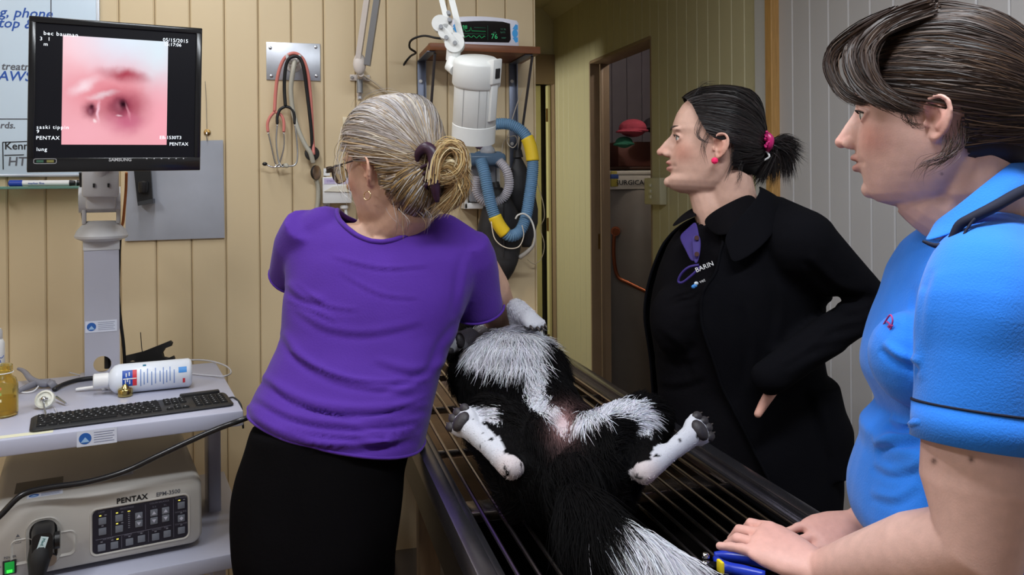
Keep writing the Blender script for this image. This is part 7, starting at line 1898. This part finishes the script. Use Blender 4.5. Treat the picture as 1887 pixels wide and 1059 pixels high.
# far hand resting flat on the rods
x = (at(1490, 1004, 1.165) - WU2).normalized(); ty = (-FV * 0.8 - UV * 0.5); ty = (ty - x * ty.dot(x)).normalized(); zz = x.cross(ty); zz = zz if zz.z > 0 else -zz
Mh2 = Matrix((x, ty, zz)).transposed().to_4x4(); Mh2.translation = WU2
hand_pieces(b, Mh2, thumb=1, curl=(0.16, 0.20, 0.24, 0.28), spread=0.13, tdir=(0.60, 0.85, -0.10), tcurl=0.1, s=0.95)
me = skinmesh(b, 0.0026, 3)
set_co(me, sculpt_head(get_co(me), Hbu))
tn = skin_tint(get_co(me), (0.68, 0.43, 0.37), Hbu, lips=(0.50, 0.20, 0.17), hands=((tuple(at(1400, 990, 1.12)), 0.06), (tuple(at(1530, 985, 1.18)), 0.07)))
co = get_co(me)
for (px, py, z_, r_, c_) in ((1721, 849, 0.835, 0.0022, (0.10, 0.05, 0.04)), (1790, 846, 0.825, 0.0020, (0.10, 0.05, 0.04)), (1735, 320, 0.99, 0.0012, (0.15, 0.07, 0.05)), (1326, 1020, 1.09, 0.0035, (0.30, 0.05, 0.04))):
    pp = project(co); d_ = np.hypot(pp[:, 0] - px, pp[:, 1] - py) * z_ / FPX; nr = np.abs((co - np.array(CAM)) @ np.array(FV) - z_) < 0.12
    w_ = np.exp(-0.5 * (d_ / r_) ** 2)[:, None] * nr[:, None]; tn = tn + (np.array(c_) - tn) * w_
set_tint(me, tn)
link('body', me, M_SKIN, BU, 180)
eyes(Hbu, BU, (0.16, 0.20, 0.20)); brows(Hbu, BU, (0.07, 0.045, 0.035), 0.8)
# polo shirt
M_POLO = mat('sky_blue_pique', srgb(36, 122, 226), 0.85, var=0.05, vscale=14, bump=0.35, bscale=420, sheen=0.2, spec=0.3)
M_NAVY = mat('navy_piping', srgb(16, 20, 44), 0.8)
g = MB(); g.loft(urows(rows_u, 40))
sA, sB = SU, at(1802, 812, 0.885)
sd = (sB - sA).normalized()
sp_, sr_ = spline([at(1840, 458, ZU + 0.02), at(1826, 500, 0.955), SU + Vector((0, 0, 0.002)), SU.lerp(sB, 0.35), SU.lerp(sB, 0.7), sB], 6, [0.056, 0.064, 0.0665, 0.0672, 0.0668, 0.0660])
g.tube(sp_, sr_, 44); g.ball(sp_[0], 0.056, 20)
g.chain([at(1800, 455, ZU + 0.08), SU2, SU2.lerp(EU2, 0.45)], [0.06, 0.07, 0.064], 20)
g.ball(at(1686, 660, ZU - 0.04), (0.052, 0.06, 0.06), 18); g.ball(at(1686, 660, ZU + 0.11), (0.052, 0.06, 0.06), 18)
me = skinmesh(g, 0.0042, 9)
nl = neck_hole(me, at(1815, 420, ZU + 0.01), 0.058, 0.062, at(1780, 470, ZU).z)
folds(me, [(1.8, (1610, 818), (1650, 806), (1700, 800)), (1.6, (1640, 770), (1665, 782), (1700, 778)), (1.4, (1630, 632), (1660, 655), (1700, 668)), (0.7, (1610, 850), (1650, 866), (1700, 850)), (0.6, (1604, 905), (1650, 915), (1690, 890)), (0.9, (1700, 530), (1692, 610), (1694, 700)), (0.5, (1730, 500), (1715, 560), (1706, 640))], amp=0.0045, width=9)
wobble(me, 0.0020, 18, 3.0)
polo = link('polo_shirt', me, M_POLO, BU, 180)
x_, y_, _ = frame_z(sd)
def cuff(t0, t1, r, m, nm):
    c0, c1 = sB + sd * t0, sB + sd * t1
    build(nm, MB().lathe([(r - 0.004, 0), (r, 0.001), (r, (t1 - t0)), (r - 0.004, (t1 - t0) + 0.001)], c0, sd, 40), m, polo, 180)
cuff(-0.034, 0.004, 0.0672, M_POLO, 'sleeve_cuff'); cuff(-0.0365, -0.0335, 0.0680, M_NAVY, 'cuff_piping')
def U(px, py, z=0.0): return at(px, py, ZU + z)
col = sheet('collar', [[U(1862, 300, 0.072), U(1902, 284, 0.035), U(1910, 276, -0.02), U(1880, 285, -0.055), U(1840, 318, -0.078), U(1800, 350, -0.085), U(1755, 388, -0.078), U(1722, 410, -0.055)], [U(1875, 335, 0.092), U(1925, 314, 0.045), U(1928, 306, -0.03), U(1893, 316, -0.075), U(1858, 344, -0.10), U(1812, 378, -0.105), U(1765, 415, -0.095), U(1712, 436, -0.075)], [U(1882, 360, 0.105), U(1938, 340, 0.050), U(1942, 332, -0.035), U(1905, 338, -0.085), U(1862, 370, -0.112), U(1818, 400, -0.118), U(1768, 430, -0.108), U(1694, 452, -0.085)]], M_POLO, polo, 0.004)
build('collar_piping', MB().tube([U(1910, 340, -0.093), U(1872, 358, -0.112), U(1830, 382, -0.124), U(1790, 402, -0.122), U(1768, 415, -0.117), U(1755, 440, -0.112), U(1742, 452, -0.105), U(1722, 452, -0.100), U(1700, 444, -0.092)], [0.0060, 0.0065, 0.0065, 0.0060, 0.0055, 0.005, 0.004, 0.003, 0.0015], 10, smooth=5), M_NAVY, polo, 180)
build('shoulder_piping', MB().tube([U(1796, 402, -0.127), U(1780, 425, -0.128), U(1770, 450, -0.130), U(1764, 472, -0.132)], [0.0016, 0.0016, 0.0014, 0.001], 8, smooth=4), M_NAVY, polo, 180)
M_LOGO = mat('logo_thread', srgb(180, 60, 130), 0.7)
for pts in (((1628, 598), (1634, 588), (1641, 580), (1645, 590), (1641, 606), (1634, 612), (1628, 604)), ((1630, 612), (1638, 600), (1645, 600)), ((1634, 592), (1640, 598), (1636, 608))):
    build('embroidered_logo', MB().tube([at(x, y, 0.998 + (1641 - x) * 0.0015) for x, y in pts], 0.0011, 6, smooth=3), M_LOGO, polo, 180)
# trousers
t_ = MB(); t_.loft(urows([(1040, 1665, 1985, 0.145), (1120, 1700, 1995, 0.140), (1250, 1710, 2000, 0.140), (1420, 1720, 1990, 0.140)], 12, grow=-0.004))
for s in (-1, 1):
    tp = at(1810, 1400, ZU + 0.02) + rdir * (s * 0.085); kn = Vector((tp.x, tp.y, 0.45)); an = Vector((tp.x, tp.y, 0.08))
    t_.tube([tp, tp.lerp(kn, .5), kn, an], [0.092, 0.08, 0.064, 0.05], 16, smooth=3)
    c = an + lat * 0.05; c.z = 0.035
    build('shoe', MB().loft([[c + lat * y_ + rdir * (w_ * math.cos(a)) + Vector((0, 0, h_ * math.sin(a) + (h_ - 0.035))) for a in np.linspace(0, 2 * PI, 16, endpoint=False)] for y_, w_, h_ in ((-0.11, 0.02, 0.03), (-0.09, 0.034, 0.045), (-0.02, 0.038, 0.045), (0.06, 0.042, 0.034), (0.12, 0.036, 0.026), (0.15, 0.015, 0.016))]), M_BLACKM, BU, 180)
link('trousers', skinmesh(t_, 0.010, 4), mat('navy_trousers', srgb(20, 22, 34), 0.9), BU, 180)
# hair
cols_u = [np.array(srgb(*c)) for c in ((48, 36, 32), (60, 46, 40), (36, 28, 26), (78, 60, 48), (52, 40, 36))]
def keep_bu(l):
    x, y, z = l[:, 0], l[:, 1], l[:, 2]
    fr = np.interp(z, [-0.05, -0.03, 0.0, 0.022, 0.035, 0.055, 0.075, 0.095, 0.14], [-0.035, -0.028, -0.022, 0.012, 0.040, 0.060, 0.072, 0.085, 0.11])
    return (x < fr) & (z > -0.058 + 0.25 * np.clip(x + 0.06, 0, 1)) & ~((np.abs(y) > 0.058) & (np.abs(x + 0.006) < 0.024) & (z < 0.028))
hu_ = ((-0.020, 0, 0.035), (0.106, 0.084, 0.112))
cap = hair_cap(Hbu, [('skull', 0.010, -0.05), ('ball', hu_[0], hu_[1], 28), ('ball', (-0.06, 0, 0.005), (0.066, 0.066, 0.075), 20), ('ball', (0.002, 0, 0.092), (0.080, 0.064, 0.064), 20)], 0.005, keep_bu, M_HAIR, BU, srgb(40, 31, 28))
def root_bu(rs):
    n = rs.normal(0, 1, 3); n /= np.linalg.norm(n); p = np.array(hu_[0]) + n * np.array(hu_[1])
    return n if (keep_bu(p[None])[0] and n[2] > -0.6) else None
comb('hair_strands', Hbu, hu_[0], hu_[1], root_bu, (-0.125, 0.0, 0.010), 6500, cols_u, cap, M_HAIR, width=0.00065, lift=0.05, seed=23, k=16)
# swept fringe: locks from the crown over the brow and back above the ear
def uh(px, py, d=0.0): return at(px, py, ZU + d)
fr = []
for k in range(9):
    t = k / 8
    fr.append([uh(1715, 6 + 14 * t, -0.030 - 0.02 * t), uh(1640 - 4 * t, 34 + 18 * t, -0.022 - 0.02 * t), uh(1570 + 30 * t, 84 + 18 * t, -0.018 - 0.026 * t), uh(1572 + 44 * t, 142 + 12 * t, -0.036 - 0.022 * t), uh(1618 + 40 * t, 184 + 6 * t, -0.062 - 0.012 * t), uh(1690 + 10 * t, 202 + 4 * t, -0.080)])
strands('side_locks', fr, 2200, 0.0034, 0.0006, cols_u, cap, M_HAIR, k=20, seed=24)
fr2 = []
for k in range(4):
    t = k / 3
    fr2.append([uh(1650, 22, -0.02), uh(1590 + 5 * t, 48 + 6 * t, -0.02), uh(1536 + 10 * t, 88 + 8 * t, -0.01), uh(1526 + 9 * t, 118 + 6 * t, -0.01), uh(1540 + 9 * t, 158 + 2 * t, -0.02), uh(1566 + 8 * t, 182, -0.035), uh(1602 + 6 * t, 190, -0.05)])
strands('fringe', fr2, 620, 0.0024, 0.0006, cols_u, cap, M_HAIR, k=20, seed=25)
strands('loose_wisps', [[uh(1752, 250, -0.078), uh(1740, 285, -0.085), uh(1700, 305, -0.08), uh(1686, 335, -0.072)], [uh(1770, 225, -0.075), uh(1768, 270, -0.082), uh(1735, 300, -0.082), uh(1705, 322, -0.076)], [uh(1668, 205, -0.078), uh(1680, 228, -0.08), uh(1712, 232, -0.08)], [uh(1850, 250, -0.05), uh(1862, 280, -0.05), uh(1850, 295, -0.05)]], 110, 0.0030, 0.00022, cols_u, cap, M_HAIR, seed=26, jitter=0.003)
GU = Hbu @ Vector((-0.135, 0, 0.006))
strands('ponytail', [[GU, GU - lat * 0.03 + Vector((0, 0, 0.0)), GU - lat * 0.045 + Vector((0, 0, -0.05)) + rdir * (-0.01 * k), GU - lat * 0.04 + Vector((0, 0, -0.16)) + rdir * (0.008 * k)] for k in (-2, -1, 0, 1, 2)], 1200, 0.007, 0.0007, cols_u, cap, M_HAIR, k=14, seed=27)
build('hair_tie', MB().tube([GU + Vector((0, 0, 0.016 * math.sin(a))) + rdir * (0.016 * math.cos(a)) for a in np.linspace(0, 2 * PI, 20, endpoint=False)], 0.004, 8, closed=True), M_BLACKM, BU, 180)
# ------------------------------------------------------------------ the dog on its back
def D(px, py, z): return at(px, py, z)
dog = thing('dog', Vector((D(990, 760, 1.5).x, D(990, 760, 1.5).y, TH)), 'long-haired black and white dog lying on its back on the grille', 'dog')
pel, abd, rib, che, nec = D(1043, 852, 1.32), D(1002, 788, 1.50), D(948, 722, 1.68), D(922, 684, 1.84), D(898, 650, 1.98)
hed, muz = D(868, 622, 2.14), D(846, 590, 2.26)
HL, HR = D(1000, 862, 1.30), D(1092, 858, 1.30)
SLg, SRg = D(908, 782, 1.40), D(1182, 782, 1.40)
KL, KR = D(942, 862, 1.225), D(1186, 872, 1.235)
PL, PR = D(862, 786, 1.345), D(1276, 800, 1.345)
E1, W1, T1 = D(980, 656, 1.80), D(952, 568, 1.79), D(974, 586, 1.75)
E2, W2, T2 = D(902, 672, 1.84), D(866, 622, 1.82), D(840, 628, 1.79)
TA = [D(1050, 890, 1.24), D(1072, 935, 1.17), D(1110, 975, 1.12), D(1165, 1012, 1.085), D(1215, 1044, 1.06), D(1250, 1070, 1.045)]
for q in TA: q.z = max(q.z, TH + 0.024)
segs = []           # (a, b, region, flow sign)
dm = MB()
def limb(pts, rs, reg, n=16):
    dm.chain(pts, rs, n)
    for a, b in zip(pts[:-1], pts[1:]): segs.append((np.array(a), np.array(b), reg))
limb([nec, che, rib, abd, pel], [0.066, 0.092, 0.103, 0.082, 0.084], 'trunk', 22)
dm.ball(rib + Vector((0, 0, 0.012)), (0.105, 0.15, 0.105), 20)
limb([pel, TA[0]], [0.075, 0.05], 'rump')
limb(TA, [0.034, 0.028, 0.024, 0.020, 0.016, 0.008], 'tail')
limb([nec, hed], [0.064, 0.060], 'neck'); limb([hed, muz], [0.055, 0.026], 'head')
limb([HL, SLg], [0.078, 0.048], 'thigh'); limb([HR, SRg], [0.078, 0.050], 'thigh')
limb([SLg, SLg.lerp(KL, 0.9)], [0.044, 0.018], 'shin'); limb([SRg, SRg.lerp(KR, 0.9)], [0.044, 0.018], 'shin')
limb([KL, KL.lerp(PL, 0.5), PL], [0.0185, 0.0150, 0.0185], 'meta'); limb([KR, KR.lerp(PR, 0.5), PR], [0.0175, 0.0150, 0.0185], 'meta')
limb([che + Vector((0.05, 0, 0.0)), E1], [0.06, 0.036], 'arm'); limb([E1, W1], [0.034, 0.022], 'fore'); limb([W1, T1], [0.022, 0.020], 'paw')
limb([che + Vector((-0.05, 0, 0.0)), E2], [0.06, 0.036], 'arm'); limb([E2, W2], [0.032, 0.022], 'fore'); limb([W2, T2], [0.020, 0.020], 'paw')
def toes(end, d, sole, s=1.0):
    """four toes fanned over the end of a paw; returns their tips"""
    d = d.normalized(); sole = (sole - d * sole.dot(d)).normalized(); lt = d.cross(sole)
    dm.ball(end + d * 0.008, (0.022 * s, 0.022 * s, 0.020 * s), 14)
    tips = []
    for k, o_ in enumerate((-1.5, -0.5, 0.5, 1.5)):
        ln = (0.024, 0.032, 0.032, 0.024)[k] * s
        a = end + lt * (o_ * 0.0095 * s) + d * 0.006; b_ = end + lt * (o_ * 0.0125 * s) + d * (0.006 + ln)
        dm.chain([a, b_], [0.0105 * s, 0.0095 * s], 10); segs.append((np.array(a), np.array(b_), 'toe')); tips.append((b_, lt * o_))
    return d, sole, lt, tips
paws = [toes(PL, (PL - KL), -FV + UV * 0.25), toes(PR, (PR - KR), -FV * 0.9 + UV * 0.3), toes(T1, (T1 - W1), -FV * 0.3 - UV * 0.6 + RV * 0.2, 0.95), toes(T2, (T2 - W2), -FV * 0.7 - RV * 0.5, 0.95)]
ends = [PL, PR, T1, T2]
me = skinmesh(dm, 0.005, 4)
co = get_co(me); co[:, 2] = np.maximum(co[:, 2], TH - 0.004); set_co(me, co)
# ---- coat colouring
def inpoly(p, poly):
    x, y = p[:, 0], p[:, 1]; ins = np.zeros(len(p), bool); n = len(poly)
    for i in range(n):
        x1, y1 = poly[i]; x2, y2 = poly[(i + 1) % n]
        c = ((y1 > y) != (y2 > y)) & (x < (x2 - x1) * (y - y1) / (y2 - y1 + 1e-9) + x1); ins ^= c
    return ins
WHITE = [[(868, 612), (900, 585), (930, 550), (990, 550), (992, 600), (984, 630), (988, 650), (992, 680), (1000, 715), (1018, 745), (1046, 776), (1048, 800), (1034, 796), (1012, 778), (990, 760), (966, 736), (970, 710), (966, 680), (935, 664), (900, 664), (872, 658), (872, 645), (862, 635)],
         [(1052, 790), (1062, 764), (1100, 752), (1122, 742), (1180, 745), (1202, 776), (1198, 804), (1176, 796), (1150, 772), (1104, 770), (1074, 788)],
         [(850, 748), (905, 750), (935, 760), (925, 778), (890, 778)]]
regs = ['trunk', 'rump', 'tail', 'neck', 'head', 'thigh', 'shin', 'meta', 'arm', 'fore', 'paw', 'toe']
def classify(P):
    best = np.full(len(P), 1e9); reg = np.zeros(len(P), int); fl = np.zeros((len(P), 3)); par = np.zeros(len(P)); rad = np.zeros((len(P), 3)); tail_i = 0
    for a, b, r in segs:
        d = b - a; L2 = d @ d; t = np.clip(((P - a) @ d) / L2, 0, 1); q = a + t[:, None] * d; e = np.linalg.norm(P - q, axis=1)
        bias = {'trunk': -0.06, 'thigh': -0.03, 'rump': -0.03, 'neck': -0.03, 'shin': -0.004}.get(r, 0.0)
        u = e + bias < best; best = np.where(u, e + bias, best); reg[u] = regs.index(r); fl[u] = d / math.sqrt(L2); rad[u] = (P - q)[u]
        if r == 'tail':
            par[u] = (tail_i + t[u]) / 5.0; tail_i += 1
        else: par[u] = t[u]
    far_ = (reg == regs.index('meta')) & (best > 0.0205); reg = np.where(far_, regs.index('shin'), reg)
    return reg, fl, par
def coat(P, reg, par, rs):
    pp = project(P); j = pp + rs.normal(0, 3.5, pp.shape)
    w = np.zeros(len(P), bool)
    for poly in WHITE: w |= inpoly(j, poly)
    R_ = lambda n: reg == regs.index(n)
    w &= ~(R_('tail') | R_('rump'))
    w |= R_('meta') | R_('toe') | R_('fore') | R_('paw')
    w |= R_('tail') & (par + rs.normal(0, 0.03, len(P)) > 0.46)
    w &= ~(R_('head') & (par < 0.35))
    # dark freckles on the legs
    sp = np.array([mnoise.noise(Vector(p) * 75) for p in P]) > 0.47
    w &= ~(sp & R_('meta'))
    c = np.where(w[:, None], np.array(srgb(202, 203, 212)), np.array((0.0035, 0.0032, 0.0035)))
    pk = np.exp(-0.5 * (((pp[:, 0] - 1036) / 16) ** 2 + ((pp[:, 1] - 776) / 18) ** 2))[:, None]
    c = c + (np.array(srgb(196, 150, 150)) - c) * pk * 0.6 * (R_('trunk') | R_('thigh') | R_('rump'))[:, None]
    hk = np.zeros(len(P))
    for q in (KL, KR): hk = np.maximum(hk, np.exp(-0.5 * (np.linalg.norm(P - np.array(q), axis=1) / 0.016) ** 2))
    c = c + (np.array(srgb(206, 176, 166)) - c) * (0.7 * hk * w)[:, None]
    return c, w, pk[:, 0]
rs = np.random.RandomState(77)
co = get_co(me); reg, fl, par = classify(co); cc_, w_, pk = coat(co, reg, par, rs); set_tint(me, cc_ * 0.8)
M_COAT = mat_attr('dog_coat', rough=0.65, spec=0.05)
bd = link('body', me, M_COAT, dog, 180)
# ---- fur
me.calc_loop_triangles()
tri = np.empty(len(me.loop_triangles) * 3, np.int32); me.loop_triangles.foreach_get('vertices', tri); tri = tri.reshape(-1, 3)
A, B_, C_ = co[tri[:, 0]], co[tri[:, 1]], co[tri[:, 2]]; cr = np.cross(B_ - A, C_ - A); ar = np.linalg.norm(cr, axis=1) / 2; nr = cr / (2 * ar[:, None] + 1e-12)
NF = 90000
wt = ar * (1 + 1.0 * (nr @ np.array(-FV) > 0)); wt[nr[:, 2] < -0.75] *= 0.05
idx = rs.choice(len(tri), NF, p=wt / wt.sum()); u, v = rs.rand(NF), rs.rand(NF); f = u + v > 1; u[f], v[f] = 1 - u[f], 1 - v[f]
P0 = A[idx] + (B_ - A)[idx] * u[:, None] + (C_ - A)[idx] * v[:, None]; N0 = nr[idx]
reg, fl, par = classify(P0); col, wht, pk = coat(P0, reg, par, rs)
LEN = {'trunk': 0.034, 'rump': 0.045, 'tail': 0.075, 'neck': 0.045, 'head': 0.02, 'thigh': 0.034, 'shin': 0.026, 'meta': 0.0045, 'arm': 0.045, 'fore': 0.024, 'paw': 0.008, 'toe': 0.004}
ln = np.array([LEN[r] for r in regs])[reg]
pp = project(P0)
chest = np.exp(-0.5 * (((pp[:, 0] - 950) / 42) ** 2 + ((pp[:, 1] - 655) / 32) ** 2)); ln = ln * (1 + 1.2 * chest * (reg < 2)) * (1 - 0.85 * pk)
frr = reg == regs.index('fore'); ln = np.where(frr, np.where(par < 0.6, ln * (1.7 - 1.6 * par), 0.008), ln)
shn = reg == regs.index('shin'); ln = np.where(shn & wht, 0.02, ln)
for a_, b_ in ((KL, PL), (KR, PR)):
    a_, b_ = np.array(a_), np.array(b_); d_ = b_ - a_; tt_ = np.clip(((P0 - a_) @ d_) / (d_ @ d_), 0, 1); ds_ = np.linalg.norm(P0 - a_ - tt_[:, None] * d_, axis=1)
    ln = np.where(reg == regs.index('meta'), ln, ln * np.clip((ds_ - 0.012) / 0.06, 0.15, 1))
ln *= rs.uniform(0.6, 1.25, NF)
sgn = np.where(np.isin(reg, [regs.index(n) for n in ('neck', 'head')]), -1.0, 1.0)
flow = fl * sgn[:, None]
side = np.array([mnoise.noise_vector(Vector(p) * 14) for p in P0])
flow = flow + side * np.where(chest > 0.25, 0.45, 0.9)[:, None] + rs.normal(0, 0.22, (NF, 3)); flow[:, 2] -= 0.35
flow -= N0 * (flow * N0).sum(1)[:, None]; flow /= np.linalg.norm(flow, axis=1, keepdims=True) + 1e-9
K_ = 5; t = np.linspace(0, 1, K_)[None, :, None]
short = (ln < 0.012)[:, None, None]
lift = np.where(short, 0.25, 0.55 + 0.35 * (chest * (reg < 2))[:, None, None])
path = P0[:, None] - N0[:, None] * 0.001 + ln[:, None, None] * (N0[:, None] * (lift * t - 0.30 * t ** 2 * (~short)) + flow[:, None] * (0.55 * t + 0.45 * t ** 2) + np.array((0, 0, -0.22)) * t ** 2 * (~short))
path[:, :, 2] = np.maximum(path[:, :, 2], TH - 0.008)
wd = np.where(ln < 0.012, 0.00045, 0.00055)[:, None] * np.array([1, 1, 0.85, 0.6, 0.12])[None]
dd = np.gradient(path, axis=1); sv = np.cross(dd, (path - np.array(CAM))); sv /= np.linalg.norm(sv, axis=2, keepdims=True) + 1e-9
rnd_ = rs.normal(0, 0.35, (NF, 1, 3)); sv = sv + rnd_; sv /= np.linalg.norm(sv, axis=2, keepdims=True)
colf = col * rs.uniform(0.75, 1.15, (NF, 1)); colf = np.where(wht[:, None], colf * (1 + rs.normal(0, 0.03, (NF, 3))), colf)
fm = ribbons('fur', path, wd, sv, np.clip(colf, 0, 1))
fo = link('fur', fm, M_COAT, dog, 0); fo['kind'] = 'stuff'
# ---- pads, claws, nose, ear
M_PADS = mat('paw_pad', srgb(44, 40, 44), 0.55, var=0.2, vscale=60, bump=0.3, bscale=200)
M_CLAW = mat('dark_claw', srgb(60, 52, 50), 0.3)
for (d, sole, lt, tips), e, s in zip(paws, ends, (1.0, 1.0, 0.85, 0.95)):
    Rm_ = Matrix((lt, d, sole)).transposed()
    build('paw_pad', MB().ball(e + sole * 0.0165 * s + d * 0.002, (0.0185 * s, 0.0140 * s, 0.009 * s), 14, R=Rm_), M_PADS, dog, 180)
    for (tp, o_) in tips:
        build('toe_pad', MB().ball(tp + sole * 0.0065 - d * 0.002, (0.0085 * s, 0.0115 * s, 0.0065), 12, R=Rm_), M_PADS, dog, 180)
        build('claw', MB().tube([tp + d * 0.006, tp + d * 0.014 + sole * 0.001, tp + d * 0.019 + sole * 0.005], [0.0032, 0.0024, 0.0006], 8, smooth=2), M_CLAW, dog, 180)
hd_ = (muz - hed).normalized()
build('nose_leather', MB().ball(muz + hd_ * 0.022, (0.014, 0.012, 0.011), 12), M_PADS, dog, 180)
build('tongue', MB().tube([hed.lerp(muz, 0.5) + UV * 0.028, hed.lerp(muz, 0.85) + UV * 0.034, muz + UV * 0.028], [0.010, 0.012, 0.006], 10, smooth=3), mat('tongue_pink', srgb(206, 104, 86), 0.35), dog, 180)
ex_ = hed - RV * 0.055 - FV * 0.02
build('ear_flap', MB().loft([[ex_ + RV * (0.02 * c_ * s_) - UV * (0.012 * k) - RV * (0.010 * k) + FV * (0.008 * math.sin(a)) for a in np.linspace(0, 2 * PI, 12, endpoint=False) for c_ in (math.cos(a),)] for k, s_ in ((0, 0.7), (1, 1.0), (2.5, 0.9), (4, 0.4), (4.6, 0.05))]), mat('dog_ear', (0.012, 0.011, 0.012), 0.8), dog, 180)
# breathing tube tied at the muzzle
cable('tracheal_tube', [D(850, 600, 2.2), D(905, 612, 2.2), D(960, 606, 2.15), D(985, 596, 2.12), D(993, 608, 2.1), D(997, 625, 2.1)], 0.0045, M_RUBBER, 'thin dark tube curving out beside the white front paw', 'tubing')

# ------------------------------------------------------------------ blue and yellow clipper under the near hand
cq = onZ(1372, 1034, TH + 0.014)
clp = thing('nail_clipper', cq - Vector((0, 0, 0.014)), 'blue and yellow handled pet clipper lying under the little finger', 'clipper')
M_BLUP = mat('royal_blue_plastic', srgb(28, 54, 176), 0.3); M_YELP = mat('bright_yellow_plastic', srgb(232, 206, 40), 0.35)
def cz_(px, py, h=0.008): return onZ(px, py, TH + h)
build('upper_handle', MB().tube([cz_(1316, 1022, 0.004), cz_(1340, 1024, 0.004), cz_(1385, 1030, 0.004), cz_(1430, 1046, 0.004)], [0.004, 0.0075, 0.008, 0.006], 12, smooth=4), M_BLUP, clp, 180)
build('lower_handle', MB().tube([cz_(1318, 1028, 0.004), cz_(1335, 1044, 0.004), cz_(1370, 1052, 0.004), cz_(1410, 1060, 0.004)], [0.004, 0.008, 0.008, 0.006], 12, smooth=4), M_BLUP, clp, 180)
build('yellow_latch', MB().span(cz_(1322, 1050, 0.006) + Vector((-0.002, 0, 0)), cz_(1336, 1036, 0.022), 0.002), M_YELP, clp)
build('blade', MB().prism([cz_(1262, 1034, 0.004), cz_(1322, 1040, 0.004), cz_(1322, 1046, 0.004), cz_(1262, 1040, 0.004)], (0, 0, 0.004)), M_CHROME, clp)
build('pivot_screw', MB().ball(cz_(1300, 1025, 0.010), 0.006, 14).cyl(cz_(1300, 1028, 0.004), cz_(1300, 1028, 0.010), 0.003), M_CHROME, clp, 180)
